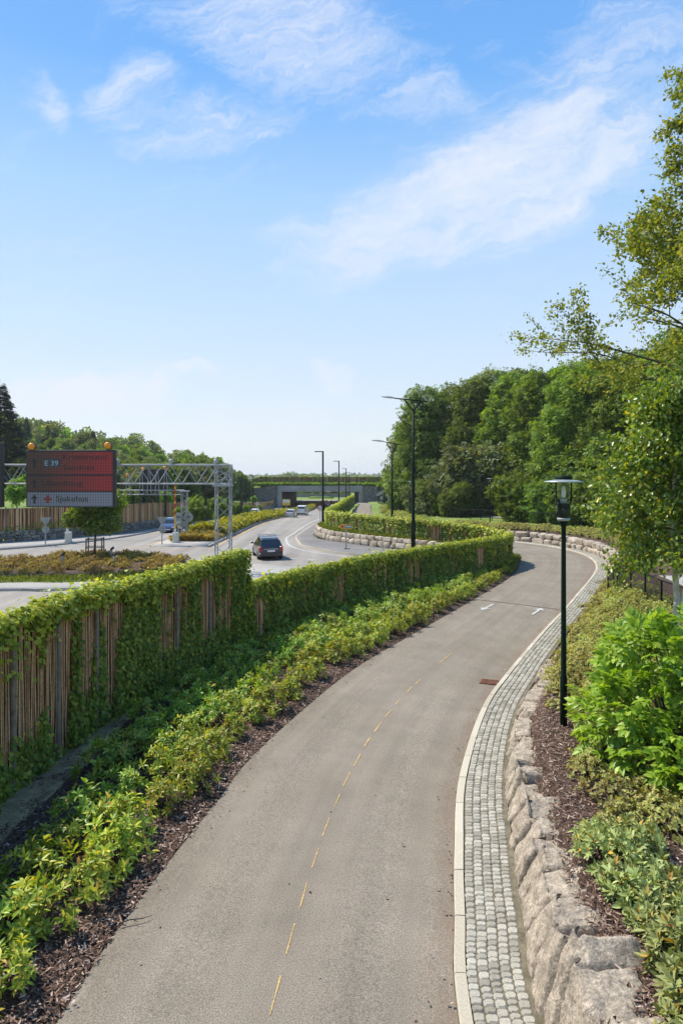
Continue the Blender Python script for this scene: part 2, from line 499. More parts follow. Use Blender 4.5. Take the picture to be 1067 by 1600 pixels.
M['granite'] = mat_granite('granite', [(0, (.44, .36, .27)), (.5, (.56, .47, .365)), (1, (.65, .56, .45))])
M['stone_grey'] = mat_island('stone_grey', [(0, (.12, .115, .1)), (.6, (.2, .19, .17)), (1, (.28, .265, .24))], fine=4, fine_amt=.35, bump=.6, dist=.03)
M['concrete'] = mat_ground('concrete', [(.3, (.22, .215, .2)), (.7, (.34, .33, .31))], scale=.25, fine=2.2, fine_amt=.16, bump=.1)
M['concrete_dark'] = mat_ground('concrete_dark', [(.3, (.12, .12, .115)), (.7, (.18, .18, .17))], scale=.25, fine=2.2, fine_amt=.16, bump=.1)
M['willow'] = mat_island('willow', [(0, (.17, .085, .037)), (.3, (.36, .2, .09)), (.65, (.53, .32, .155)), (1, (.72, .5, .3))], fine=18, fine_amt=.5, bump=.5, dist=.006)
M['willow_far'] = mat_ground('willow_far', [(.3, (.085, .055, .036)), (.7, (.15, .1, .066))], scale=1.2, fine=5, fine_amt=.4, bump=.3)
M['timber'] = mat_flat('timber', (.2, .165, .125), rough=.9, var=.35, scale=6)
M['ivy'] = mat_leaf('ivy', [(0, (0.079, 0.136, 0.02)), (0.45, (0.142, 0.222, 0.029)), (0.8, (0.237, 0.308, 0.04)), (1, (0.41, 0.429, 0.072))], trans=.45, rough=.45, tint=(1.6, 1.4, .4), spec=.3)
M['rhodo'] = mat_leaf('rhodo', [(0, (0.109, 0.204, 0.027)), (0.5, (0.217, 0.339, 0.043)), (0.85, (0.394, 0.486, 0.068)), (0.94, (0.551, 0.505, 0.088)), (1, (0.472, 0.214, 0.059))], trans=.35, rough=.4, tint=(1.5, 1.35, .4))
M['rhodo_grey'] = mat_leaf('rhodo_grey', [(0, (0.186, 0.231, 0.07)), (0.5, (0.306, 0.357, 0.119)), (0.9, (0.425, 0.463, 0.182)), (0.97, (0.598, 0.393, 0.056)), (1, (0.452, 0.21, 0.043))], trans=.25, rough=.5, tint=(1.2, 1.1, .5), spec=.3)
M['azalea'] = mat_leaf('azalea', [(0, (0.198, 0.245, 0.053)), (0.5, (0.317, 0.37, 0.092)), (0.85, (0.449, 0.475, 0.145)), (1, (0.475, 0.33, 0.106))], trans=.33, rough=.5, spec=.25)
M['azalea_brown'] = mat_leaf('azalea_brown', [(0, (0.204, 0.206, 0.055)), (0.5, (0.318, 0.318, 0.09)), (0.85, (0.42, 0.4, 0.138)), (1, (0.42, 0.235, 0.097))], trans=.28, rough=.55, spec=.25)
M['heather'] = mat_leaf('heather', [(0, (0.186, 0.139, 0.028)), (0.5, (0.305, 0.222, 0.048)), (0.8, (0.385, 0.253, 0.07)), (1, (0.199, 0.228, 0.045))], trans=.28, rough=.6, spec=.2)
M['hedge_yellow'] = mat_leaf('hedge_yellow', [(0, (0.196, 0.24, 0.022)), (0.5, (0.346, 0.372, 0.036)), (1, (0.484, 0.481, 0.06))], trans=.38, rough=.55, spec=.2)
M['elder'] = mat_leaf('elder', [(0, (0.123, 0.224, 0.021)), (0.5, (0.218, 0.342, 0.032)), (1, (0.355, 0.46, 0.059))], trans=.38, rough=.42, tint=(1.3, 1.3, .4), spec=.4)
M['birch_leaf'] = mat_leaf('birch_leaf', [(0, (0.08, 0.141, 0.019)), (0.5, (0.143, 0.22, 0.03)), (0.9, (0.24, 0.305, 0.043)), (0.97, (0.435, 0.378, 0.055)), (1, (0.48, 0.39, 0.042))], trans=.4, rough=.34, tint=(1.5, 1.4, .4), spec=.55)
M['beech_leaf'] = mat_leaf('beech_leaf', [(0, (0.103, 0.151, 0.024)), (0.5, (0.174, 0.223, 0.034)), (0.9, (0.268, 0.302, 0.048)), (1, (0.349, 0.302, 0.061))], trans=.42, rough=.5, tint=(1.5, 1.3, .4), spec=.25)
M['wood_leaf'] = mat_leaf('wood_leaf', [(0, (0.071, 0.115, 0.022)), (0.5, (0.128, 0.189, 0.032)), (1, (0.213, 0.277, 0.057))], trans=.33, big=.28, rough=.6, spec=.15)
M['wood_leaf_light'] = mat_leaf('wood_leaf_light', [(0, (0.093, 0.175, 0.022)), (0.5, (0.156, 0.256, 0.035)), (1, (0.25, 0.344, 0.057))], trans=.38, big=.28, rough=.6, spec=.15)
M['wood_leaf_grey'] = mat_leaf('wood_leaf_grey', [(0, (0.106, 0.144, 0.05)), (0.5, (0.169, 0.213, 0.083)), (1, (0.275, 0.312, 0.15))], trans=.28, big=.28, rough=.6, spec=.15)
M['conifer'] = mat_leaf('conifer', [(0, (.04, .06, .028)), (.5, (.065, .09, .042)), (1, (.1, .125, .06))], trans=.15, rough=.65, spec=.15)
M['bark'] = mat_flat('bark', (.075, .06, .047), rough=.9, var=.4, scale=5)
M['birch_bark'] = mat_flat('birch_bark', (.55, .52, .46), rough=.75, var=.3, scale=7)
M['green_paint'] = mat_flat('green_paint', (.006, .015, .009), rough=.6, var=.1, scale=3, spec=.12)
M['black_paint'] = mat_flat('black_paint', (.008, .009, .009), rough=.6, var=.15, scale=3, spec=.12)
M['galvanised'] = mat_flat('galvanised', (.33, .34, .335), rough=.55, metal=.3, var=.18, scale=5)
M['lamp_grey'] = mat_flat('lamp_grey', (.33, .35, .36), rough=.45, var=.08)
M['hat_metal'] = mat_flat('hat_metal', (.32, .36, .36), rough=.35, metal=.3, var=.08)
M['sign_back'] = mat_flat('sign_back', (.32, .33, .31), rough=.55, metal=.2, var=.1, scale=3)
M['white_paint'] = mat_flat('white_paint', (.72, .71, .68), rough=.6, var=.12, scale=2)
M['worn_white'] = mat_flat('worn_white', (.4, .39, .365), rough=.8, var=.4, scale=14)
M['road_yellow'] = mat_flat('road_yellow', (.52, .33, .12), rough=.8, var=.2, scale=1)
M['path_yellow'] = mat_flat('path_yellow', (.5, .33, .12), rough=.85, var=.45, scale=40)
M['amber'] = mat_flat('amber', (.75, .27, .01), rough=.25, var=.12, scale=20)
M['lampglass'] = mat_clear('lampglass')
M['glass'] = mat_glass('glass')
M['tyre'] = mat_flat('tyre', (.022, .022, .022), rough=.8)
M['alloy'] = mat_flat('alloy', (.5, .5, .52), rough=.3, metal=.7)
M['tail'] = mat_flat('tail', (.42, .015, .012), rough=.2, coat=.5, var=.05)
M['head'] = mat_flat('head', (.75, .76, .78), rough=.12, var=.03)
M['plate'] = mat_flat('plate', (.75, .75, .74), rough=.4, var=.03)
M['plastic'] = mat_flat('plastic', (.03, .03, .031), rough=.6)
M['rust'] = mat_flat('rust', (.17, .07, .038), rough=.9, var=.55, scale=22)
M['dark_void'] = mat_flat('dark_void', (.02, .02, .02), rough=.9)


# ------------------------------------------------------------------ things
def tag(o, label=None, cat=None, group=None, kind=None):
    if label: o['label'] = label
    if cat: o['category'] = cat
    if group: o['group'] = group
    if kind: o['kind'] = kind
    return o


def thing(name, label, cat, loc=(0, 0, 0), rotz=0.0, group=None):
    o = bpy.data.objects.new(name, None)
    COL.objects.link(o)
    o.empty_display_size = .2
    o.location = loc; o.rotation_euler = (0, 0, rotz)
    return tag(o, label, cat, group)


def part(name, me, parent, label=None):
    o = link(name, me, parent)
    if label: o['label'] = label
    return o


def structure(name, me, label=None):
    return tag(link(name, me), label or None, None, None, 'structure')


def dup(root, loc=None, rotz=None, scale=None, label=None, group=None):
    r = root.copy(); COL.objects.link(r)
    if loc is not None: r.location = loc
    if rotz is not None: r.rotation_euler = (0, 0, rotz)
    if scale is not None: r.scale = (scale,) * 3 if not hasattr(scale, '__len__') else scale
    if label: r['label'] = label
    if group: r['group'] = group
    for ch in list(root.children):
        c = ch.copy(); COL.objects.link(c); c.parent = r
        for g in list(ch.children):
            d = g.copy(); COL.objects.link(d); d.parent = c
    return r
M['added_rod_gap_backing'] = mat_flat('added_rod_gap_backing', (.05, .03, .018), rough=.95, var=.3, scale=6)
# =================================================================== LAYOUT
PAIRS = [((-3.15, 2.5), (1.05, 2.5)), (G(90, 1600), G(716, 1600)), (G(216, 1412), G(709, 1440)), (G(335, 1259), G(709, 1330)),
         (G(409, 1169), G(717, 1217)), (G(540, 1056), G(752, 1110)), (G(630, 1000), G(790, 1055)), (G(729, 944), G(845, 990)),
         (G(800, 900), G(895, 936)), (G(813, 877), G(930, 886)), ((12.7, 49), G(900, 864)), ((11.7, 52.3), (15.9, 57)),
         ((9.0, 55.8), (12.6, 61)), ((5.8, 61), (9.0, 66.5)), ((3.2, 70), (6.8, 75)), ((1.75, 85), (5.2, 88)), ((1.7, 106), (4.8, 106)),
         ((2.6, 125), (5.3, 125)), ((3.4, 140), (5.9, 140)), ((2.7, 170), (5.0, 170)), ((1.6, 200), (4.4, 200)), ((1.6, 265), (4.4, 265))]
P4 = crom([(*a, *b) for a, b in PAIRS], .35)
PL, PR = Line(P4[:, :2]), Line(P4[:, 2:])

WALL_TALL = crom([(-6.3, 2), (-6.05, 7), (-5.76, 11.5), (-5.55, 13.0), (-5.3, 15.1), (-4.45, 18.3), (-3.2, 22.1)], .2)
WALL_LOW = crom([(-3.2, 22.1), (-1.6, 25.2), (1.25, 30.1), (4.4, 34.5), (7.6, 38.6), (10.0, 41.8), (10.8, 43.9), (10.6, 46.2), (9.3, 48.6),
                 (5.9, 51.7), (3.96, 53.9), (.9, 58.9), (-.6, 62), (-1.35, 65), (-1.3, 68)], .2)
WALL_FAR = crom([(-1.3, 68), (-.6, 80), (.3, 100), (1.2, 120), (2.4, 140)], .4)
WT, WL, WF = Line(WALL_TALL), Line(WALL_LOW), Line(WALL_FAR)
# far kerb of the left carriageway, foot of the stone wall beyond it
KERB_L = crom([(-75, 18), (-40, 42.5), (-26.2, 52.4), (-22, 58.7), (-20.3, 64.9), (-19.7, 74), (-19.6, 96), (-19, 132), (-17.6, 198), (-15.6, 270)], .8)
BASE_L = crom([(-78, 24), (-41, 49), (-28.9, 57.8), (-24.3, 64.0), (-21.7, 69), (-21, 76), (-20.6, 96), (-20.2, 132), (-19.2, 198)], .5)
MED_R = crom([(-10.7, 54.6), (-10.6, 69), (-10.9, 93.6), (-10.2, 121), (-7.2, 200), (-6, 262)], .8)
MED_L = crom([(-15.5, 55.2), (-15.2, 60.5), (-14.5, 69), (-14.1, 93), (-13.1, 121), (-9.3, 200), (-8, 262)], .8)
RKERB = [(1.5, 200), (-.8, 140), (-2.6, 109), (-3.3, 88), (-3.76, 75), (-4.1, 66.7), (-4.1, 63), (-3.6, 58.7), (-2.7, 54.3), (1, 48.9), (9, 44)]
STONE_FOOT = crom([(-1.7, 71), (-2.6, 67.5), (-2.5, 65), (-1.27, 60), (.45, 57.1), (2, 54.8), (3.95, 52.4), (6.5, 49.6), (9.3, 46.6)], .2)

wy = np.r_[WALL_TALL[:, 1], 42.0, 46.2, 51.7, 53.9, 58.9, 62, 65, 68, 80, 100, 120, 140, 200, 400]
wx = np.r_[WALL_TALL[:, 0], 10.0, 10.6, 5.9, 3.96, .9, -.6, -1.35, -1.3, -.6, .3, 1.2, 2.4, 1.5, 1.5]
_k = np.array([22.1, 25.2, 30.1, 34.5, 38.6]); _kx = np.array([-3.2, -1.6, 1.25, 4.4, 7.6])
wy = np.r_[wy[:len(WALL_TALL)], _k[1:], wy[len(WALL_TALL):]]; wx = np.r_[wx[:len(WALL_TALL)], _kx[1:], wx[len(WALL_TALL):]]
ZRY, ZRZ = [0, 60, 75, 100, 130, 160, 200, 400], [.72, .85, .65, .1, -.3, -.3, -1.2, -3]


def terrain(x, y, mesh=False):
    x = np.asarray(x, float); y = np.asarray(y, float)
    road = zr(y) - .14
    pathz = zp(y) - .1
    m = ss((x - np.interp(y, wy, wx)) / .8)
    z = road * (1 - m) + pathz * m
    near = (x > -10) & (y < 330)
    so = np.full(x.shape, -9.0)
    so[near] = sdist(x[near], y[near], P4[::4, 2:])
    wid = np.interp(y, [0, 15, 20, 36, 40, 70, 100], [.55, .6, 2.2, 2.2, .55, .6, 3])
    zR = np.interp(y, ZRY, ZRZ) + .02 * np.clip(so - 8, 0, 60)
    z = z + (zR - z) * ss((so - .95) / wid)
    sl = sdist(x, y, BASE_L[::3]) * -1          # positive beyond the stone wall on the left
    sl = np.where(y > 198, -1, sl)
    zL = zr(y) * .75 + .8 + .085 * np.clip(sl, 0, 45) + 13 * ss((sl - 26) / 60) * ss((330 - y) / 130)
    z = z + (zL - z) * ss((sl - .25) / .4)
    # the planted mound that carries the green bridge
    along = np.clip(1 - np.maximum(0, np.abs(y - 232) - 30) / 3, 0, 1)
    side = np.where(x < -6, ss((x + 75) / 42) * (x < -18.0), ss((48 - x) / 36) * (x > 5.6))
    z = z + (3.3 - z) * ss(along) * side
    z = np.where(y > 330, z + (-4 - z) * ss((y - 330) / 200), z)
    if mesh:
        bed = (so > .6) & (so < 5.6) & (y < 70) & (y > 0)
        z = z - .3 * bed
    return z


def gz(x, y):
    return float(terrain(np.array([x]), np.array([y]))[0])


# =================================================================== GROUND
xs = np.r_[np.array([-5000, -3000, -1800, -1100, -700, -450, -320, -240, -190, -160]), np.arange(-140, -46, 4.0), np.arange(-46, 34, .65), np.arange(34, 120, 4.0),
           np.array([125, 150, 190, 250, 350, 500, 800, 1400, 2500, 5000])]
ys = np.r_[np.array([-200, -100, -50, -25, -12, -6]), np.arange(-3, 75, .65), np.arange(75, 190, 1.6), np.arange(190, 206, .8), np.arange(206, 330, 3.0),
           np.array([335, 360, 400, 470, 560, 700, 900, 1300, 2000, 3200, 5200])]
X, Y = np.meshgrid(xs, ys)
structure('ground', up_grid('ground', np.stack([X, Y, terrain(X.ravel(), Y.ravel(), True).reshape(X.shape)], -1), M['grass']))


def strip(name, A, B, dz, mat, n=4, zf=zr, skirt=.35, kind='structure'):
    """a paved strip between two matched lines, top dz above the level zf, with vertical sides"""
    A = np.array(A, float); B = np.array(B, float)
    t = np.linspace(0, 1, n)[None, :, None]
    g = A[:, None] * (1 - t) + B[:, None] * t
    z = (zf(g[..., 1]) + dz)[..., None]
    g = np.concatenate([g, z], -1)
    lo0 = g[:, :1].copy(); lo0[..., 2] -= skirt
    lo1 = g[:, -1:].copy(); lo1[..., 2] -= skirt
    g = np.concatenate([lo0, g, lo1], 1)
    e0 = g[:1].copy(); e0[..., 2] = g[:1, :1, 2]
    e1 = g[-1:].copy(); e1[..., 2] = g[-1:, :1, 2]
    g = np.concatenate([e0, g, e1], 0)
    v = np.cross(g[3, 2] - g[2, 2], g[2, 3] - g[2, 2])
    if v[2] < 0:
        g = g[:, ::-1]
    return tag(link(name, grid_mesh(name, g, mat, False)), kind=kind)


def match(A, n):
    A = np.array(A, float)
    s = np.r_[0, np.cumsum(np.linalg.norm(np.diff(A, axis=0), axis=1))]
    q = np.linspace(0, s[-1], n)
    return np.stack([np.interp(q, s, A[:, k]) for k in range(A.shape[1])], 1)


def ribbon(name, P, w, dz, mat, zf=zr, dash=None):
    """a painted line of width w along P"""
    ln = Line(resample(np.array(P, float), .5))
    vs, fs = [], []
    if dash:
        segs = [(a, min(a + dash[0], ln.L)) for a in np.arange(0, ln.L - .2, dash[0] + dash[1])]
    else:
        segs = [(0, ln.L)]
    for a, b in segs:
        q = np.linspace(a, b, max(2, int((b - a) / .6) + 1))
        p, t, nn = ln.at(q)
        o = len(vs)
        for i in range(len(q)):
            z = float(zf(p[i, 1])) + dz
            vs += [(*(p[i] - nn[i] * w / 2), z), (*(p[i] + nn[i] * w / 2), z)]
        for i in range(len(q) - 1):
            k = o + 2 * i
            fs.append((k, k + 1, k + 3, k + 2))
    me = MB().add(vs, fs).mesh(name, mat)
    return structure(name, me)


# the motorway: one sheet between the far kerb and the right-hand kerb
rows = np.r_[np.arange(16, 75, .8), np.arange(75, 275, 2.0)]
kl = KERB_L[np.argsort(KERB_L[:, 1])]
xl = np.interp(rows, kl[:, 1], kl[:, 0]) - .05
rk = np.array(RKERB)[::-1]
xr = np.where(rows < 47, np.interp(rows, wy, wx) - .25, np.interp(rows, np.r_[47, 48, rk[1:, 1], 270], np.r_[7, 5.5, rk[1:, 0] + .05, 2.2]))
T_ = np.linspace(0, 1, 40)[None]
gx = xl[:, None] * (1 - T_) + xr[:, None] * T_
gy = np.repeat(rows[:, None], 40, 1)
structure('road', up_grid('road', np.stack([gx, gy, zr(gy) + .02], -1), M['asphalt_road']))

# the walking and cycling path
t5 = np.linspace(0, 1, 9)[None, :, None]
g = P4[:, None, :2] * (1 - t5) + P4[:, None, 2:] * t5
camber = .03 * (1 - (2 * t5[..., 0] - 1) ** 2)
pa_ = np.concatenate([g, (zp(g[..., 1]) + .02 + camber)[..., None]], -1)
me = up_grid('path', pa_, M['asphalt_path'])
at_ = me.attributes.new('lane', 'FLOAT_VECTOR', 'POINT')
co_ = np.zeros(len(me.vertices) * 3, np.float32); me.vertices.foreach_get('co', co_)
lu = np.broadcast_to(t5[..., 0], g.shape[:2]); ls = np.repeat(PL.s[:, None], 9, 1)
lane = np.stack([lu, ls, lu * 0], -1)
flip = abs(co_[0] - pa_[0, 0, 0]) + abs(co_[1] - pa_[0, 0, 1]) > 1e-3
lane = (lane[:, ::-1] if flip else lane).reshape(-1, 3).astype(np.float32)
at_.data.foreach_set('vector', np.ascontiguousarray(lane).ravel())
structure('path', me)

# far pavement, central reservation, bus-stop pavement
n = 90
strip('pavement', match(KERB_L, n)[:], match(np.vstack([BASE_L, (-17.4, 270)]), n), .13, M['paving_light'])
strip('central_reservation', match(MED_L, 70), match(MED_R, 70), .14, M['granite_kerb'])
KW = crom(RKERB[3:], .5)
strip('bus_stop_pavement', match(KW, 60), match(crom([(-1.9, 88), (-2.0, 76), (-2.6, 67.5), (-2.4, 65), (-2.1, 62), (-1.2, 60), (3.95, 52.3), (9.7, 46.2)], .5), 60), .13, M['pavement'], n=6)


def kerbstones(name, ln, s0, s1, off, w, z0, z1, mat, step=1.0, zf=zp, gap=.012):
    b = MB()
    q = np.arange(s0, s1, step)
    for a in q:
        sub = np.linspace(a + gap / 2, a + step - gap / 2, 4)
        p, t, nn = ln.at(sub)
        jz = rng.normal(0, .003)
        vs = []
        for i in range(4):
            z = float(zf(p[i, 1]))
            for o, zz in ((off, z0), (off + .008, z1 - .02 + jz), (off + .025, z1 + jz), (off + w - .015, z1 + jz + .004), (off + w, z0)):
                vs.append((*(p[i] + nn[i] * o), z + zz))
        fs = []
        for i in range(3):
            for k in range(4):
                fs.append((i * 5 + k, (i + 1) * 5 + k, (i + 1) * 5 + k + 1, i * 5 + k + 1))
        fs += [(0, 1, 2, 3, 4), (19, 18, 17, 16, 15)]
        b.add(vs, fs)
    return structure(name, b.mesh(name, mat))


s_end = PR.near(12.6, 61) + 6
kerbstones('path_kerb', PR, 0, s_end, 0.0, .15, -.1, .085, M['kerb'])
kerbstones('far_kerb', Line(KERB_L), 6, Line(KERB_L).L - 60, -.14, .14, -.1, .15, M['granite_kerb'], 1.2, zr)
kerbstones('reservation_kerb', Line(MED_R), 0, Line(MED_R).L, -.02, .16, -.1, .165, M['granite_kerb'], 1.2, zr)
kerbstones('pavement_kerb', Line(KW), 0, Line(KW).L, .0, .16, -.1, .15, M['kerb'], 1.0, zr)

# cobbled margin: every sett its own little block
bj = MB()
q = np.arange(0, s_end, .5)
p, t, nn = PR.at(q)
A = p + nn * .15; B = p + nn * .86
structure('cobble_bed', up_grid('cobble_bed', np.stack([np.c_[A, zp(A[:, 1]) + .072], np.c_[B, zp(B[:, 1]) + .074]], 1), M['joint']))
b = MB()
for c in range(5):
    o0 = .158 + c * .124
    s = rng.uniform(0, .08)
    while s < s_end - .1:
        L_ = rng.uniform(.085, .125)
        p, t, nn = PR.at(s + L_ / 2)
        w_ = .120 + rng.uniform(-.007, .003)
        ctr = p + nn * (o0 + .058 + rng.normal(0, .003) + .012 * math.sin(s * .9))
        a = math.atan2(t[1], t[0]) + rng.normal(0, .03)
        Mx = Matrix.Translation((ctr[0], ctr[1], float(zp(ctr[1])) + .082 + rng.normal(0, .004))) @ Matrix.Rotation(a, 4, 'Z') @ Matrix.Rotation(rng.normal(0, .03), 4, 'X') @ Matrix.Rotation(rng.normal(0, .03), 4, 'Y')
        L2 = L_ - .007
        b.bevbox(-L2 / 2, L2 / 2, -w_ / 2, w_ / 2, -.05, .008, .014 + rng.uniform(0, .008), Mx)
        s += L_
structure('cobbled_margin', b.mesh('cobbled_margin', M['cobble']))

# ------------------------------------------------------------------- stones
def cube_surf(n):
    """surface of a cube of half size 1, n cells a side"""
    idx = {}; V = []; F = []

    def vid(p):
        k = tuple(np.round(p, 5))
        if k not in idx:
            idx[k] = len(V); V.append(p)
        return idx[k]
    ax = np.linspace(-1, 1, n + 1)
    for d in range(3):
        for sg in (-1, 1):
            for i in range(n):
                for j in range(n):
                    qd = []
                    for (a, c) in ((0, 0), (1, 0), (1, 1), (0, 1)):
                        p = [0, 0, 0]; p[d] = sg; p[(d + 1) % 3] = ax[i + a]; p[(d + 2) % 3] = ax[j + c]
                        qd.append(vid(p))
                    F.append(tuple(qd if sg > 0 else qd[::-1]))
    return np.array(V, float), F


CUBES = {k: cube_surf(k) for k in (2, 3, 4, 6, 9, 16)}


def stone(mb, ctr, yaw, hx, hy, hz, n=4, k=5.0, rough=.08, lean=0.0, cuts=3, roll=0.0):
    """a quarried block: rounded box, a few cleft faces, rough skin"""
    V, F = CUBES[n]
    V = V / ((np.abs(V) ** k).sum(1) ** (1 / k))[:, None]
    for _ in range(cuts):
        nv = norm(rng.normal(size=3) * (1, 1, .7)); d = rng.uniform(.72, .98)
        ex = np.maximum(0, V @ nv - d)
        V = V - ex[:, None] * nv[None] * .9
    off = rng.uniform(0, 50, 3)
    disp = np.array([mnoise.noise(Vector(v * 1.3 + off)) * .7 + mnoise.noise(Vector(v * 3.4 + off)) * .4 + (mnoise.ridged_multi_fractal(Vector(v * 2.1 + off), .9, 2.1, 4, 1.0, 2.0) * .22 if n > 9 else 0) for v in V])
    V = V * (1 + rough * disp[:, None]) * (hx, hy, hz)
    Mx = Matrix.Translation(ctr) @ Matrix.Rotation(yaw, 4, 'Z') @ Matrix.Rotation(lean, 4, 'X') @ Matrix.Rotation(roll, 4, 'Y')
    mb.add([Mx @ Vector(v) for v in V], F)


def block_course(mb, ln, s0, s1, off, z0, h, length, depth, n=3, zf=None, lean=0.0, sign=1, rough=.1):
    s = s0
    while s < s1:
        L_ = rng.uniform(*length)
        p, t, nn = ln.at(min(s + L_ / 2, ln.L))
        ctr = p + nn * off
        zb = float(zf(s + L_ / 2)) if zf else 0
        hh = h(s + L_ / 2) if callable(h) else h
        if hh > .04:
            stone(mb, (ctr[0], ctr[1], zb + z0 + hh / 2), math.atan2(t[1], t[0]), L_ / 2 * .985, depth, hh / 2 * 1.02, n, rng.uniform(4.5, 8), rough, lean + rng.normal(0, .03), 2)
        s += L_


# the rough quarried stones along the near side of the right-hand bed, tightly fitted and leaning back
hprof = lambda y: np.interp(y, [0, 6, 8, 10, 12, 14.5, 17, 19.5, 21], [.9, .83, .73, .62, .5, .35, .24, .14, .06])
sE = PR.near(7.6, 21)
cuts_ = [0.0]
while cuts_[-1] < sE:
    cuts_.append(cuts_[-1] + rng.uniform(.25, .8))
cuts_ = np.array(cuts_)
nbk = len(cuts_)
bh, bo, bt, bw, bl = rng.normal(0, .13, nbk), rng.normal(0, .06, nbk), rng.normal(.07, .13, nbk), rng.uniform(.42, .62, nbk), rng.normal(0, .09, nbk)
prof_u = np.r_[np.linspace(0, .45, 17), np.linspace(.475, 1, 17)]
V_ = []
svals = np.arange(0, sE, .018)
for si_ in svals:
    # the joint leans: lower rows belong to a slightly shifted block
    p, t, nn = PR.at(si_)
    h0 = float(hprof(p[1]))
    row = []
    for u in prof_u:
        sj = si_ + (.10 * math.sin(u * 4 + si_ * .7) if u < .5 else .13 * (u - .5) * math.sin(si_ * 3.1))
        k = int(np.searchsorted(cuts_, sj, side='right') - 1); k = max(0, min(nbk - 1, k))
        c1 = cuts_[k + 1] if k + 1 < nbk else cuts_[k] + 1
        f = (sj - cuts_[k]) / (c1 - cuts_[k])
        edge = min(sj - cuts_[k], c1 - sj)
        crack = math.exp(-(edge / .03) ** 2)
        h = h0 * (1 + bh[k]) + bt[k] * (f - .5) * min(1, h0 * 1.6) + .02
        if u <= .45:                                   # the leaning face
            v = u / .45
            off = .795 + bo[k] * v + (.10 + .27 * h0) * v ** 1.3 + .012 * math.sin(v * 3 + k)
            z = -.1 + (h + .1) * v ** .92
            dn = 1.0
        else:                                          # the uneven top
            v = (u - .45) / .55
            off = .795 + bo[k] + .10 + .27 * h0 + bw[k] * v * (.75 if h0 < .4 else 1)
            z = h + bl[k] * v * min(1, h0 * 1.5) - .22 * max(0, v - .8) ** 1.5 * 5 * .4
            dn = 0.0
        q = Vector((si_ * 1.0, off * 1.0, z * 1.0))
        d_ = mnoise.fractal(q * 2.6 + Vector((k * 3.7, 0, 0)), .9, 2.1, 5) * .032 + (mnoise.ridged_multi_fractal(q * 2.0 + Vector((0, k * 1.9, 0)), .9, 2.2, 4, 1.0, 2.0) - 1.0) * .018
        vo = mnoise.voronoi(q * 3.3 + Vector((k * 2.1, 0, 0)))[0]
        d_ += (vo[1] - vo[0]) * .05 - .02 + mnoise.fractal(q * 11.0, .7, 2.2, 4) * .02
        d_ = d_ * min(1, .35 + h0) - crack * .10
        off -= d_ * (.85 if dn else .2); z += d_ * (.3 if dn else .9)
        c = p + nn * off
        row.append((c[0], c[1], z))
    V_.append(row)
tag(link('retaining_wall', up_grid('retaining_wall', np.array(V_), M['granite'], False)), 'low wall of rough fitted granite blocks leaning back from the cobbled margin', 'stone wall')

# the coursed wall round the outside of the bend
b = MB()
s0 = PR.near(14.6, 39.5); s1 = PR.near(10.5, 64)
for k, (z0, h, off) in enumerate([(0.0, .46, 1.02), (.45, .44, 1.12)]):
    block_course(b, PR, s0 + .4 * k, s1, off, z0, h, (.7, 1.35), .3, 4, lean=-.12, rough=.07)
tag(link('bend_wall', b.mesh('bend_wall', M['granite'])), 'two courses of pale granite blocks round the outside of the path bend', 'stone wall')

# the wall below the ivy fence, beside the bus-stop pavement
b = MB()
SF = Line(STONE_FOOT)
hs = lambda s: float(np.interp(s, [0, SF.L - 4.5, SF.L], [.47, .47, .12]))
block_course(b, SF, 0, SF.L, -.25, .1, hs, (.6, 1.25), .3, 3, lean=.0, rough=.1)
block_course(b, SF, .5, SF.L - 3, -.38, .52, lambda s: hs(s) * .9, (.55, 1.1), .3, 3, rough=.1)
tag(link('verge_wall', b.mesh('verge_wall', M['granite'])), 'curved wall of rounded granite blocks beside the bus stop pavement', 'stone wall')
inner = crom([(-1.2, 73), (-1.35, 68), (-1.4, 65), (-.6, 62), (.9, 58.9), (3.96, 53.9), (5.9, 51.7), (8.2, 49.5), (10.5, 46.2)], .3)
SFo = np.stack([SF.at(q)[0] - SF.at(q)[2] * .3 for q in np.linspace(0, SF.L, 60)])
inn = match(inner, 60)
zz = np.interp(np.linspace(0, 1, 60), [0, .78, 1], [.86, .86, .12])
tt = np.linspace(0, 1, 5)[None, :, None]
g = SFo[:, None] * (1 - tt) + inn[:, None] * tt
structure('grass_verge', up_grid('grass_verge', np.concatenate([g, np.repeat(zz[:, None, None], 5, 1) + .06 * tt], -1), M['grass']))

# dry-stone wall under the far willow fence
b = MB()
BL = Line(BASE_L)
zfl = lambda s: float(zr(BL.at(s)[0][1]))
for k in range(4):
    block_course(b, BL, 14 + .3 * k, BL.L, -.2 - .03 * k, .08 + k * .23, .25, (.45, 1.0), .22, 2, zf=zfl, rough=.12)
tag(link('dry_stone_wall', b.mesh('dry_stone_wall', M['stone_grey'])), 'long grey dry stone wall along the far pavement under a willow fence', 'stone wall')

# ------------------------------------------------------------------- planting beds
# left bed between the ivy fence and the path
k0 = 0; k1 = PL.near(12.9, 47.5)
sp = np.linspace(0, k1, 170)
pe = PL.at(sp)[0]
WALLN = np.vstack([WALL_TALL, WALL_LOW[:np.argmin(np.hypot(WALL_LOW[:, 0] - 10.7, WALL_LOW[:, 1] - 44.6))]])
WN = Line(WALLN)
wi = np.array([WALLN[np.argmin(np.hypot(WALLN[:, 0] - a[0], WALLN[:, 1] - a[1]))] for a in pe])
for _ in range(6):
    wi[1:-1] = (wi[:-2] + wi[1:-1] * 2 + wi[2:]) / 4
tt = np.linspace(0, 1, 9)[None, :, None]
g = wi[:, None] * (1 - tt) + (pe[:, None] - np.array([.0, 0])) * tt
zb = .035 + .05 * np.sin(np.pi * tt) + .03 * (vnoise(g[..., 0] * 2, g[..., 1] * 2, 5)[..., None] - .5)
zb[:, -1] = -.02
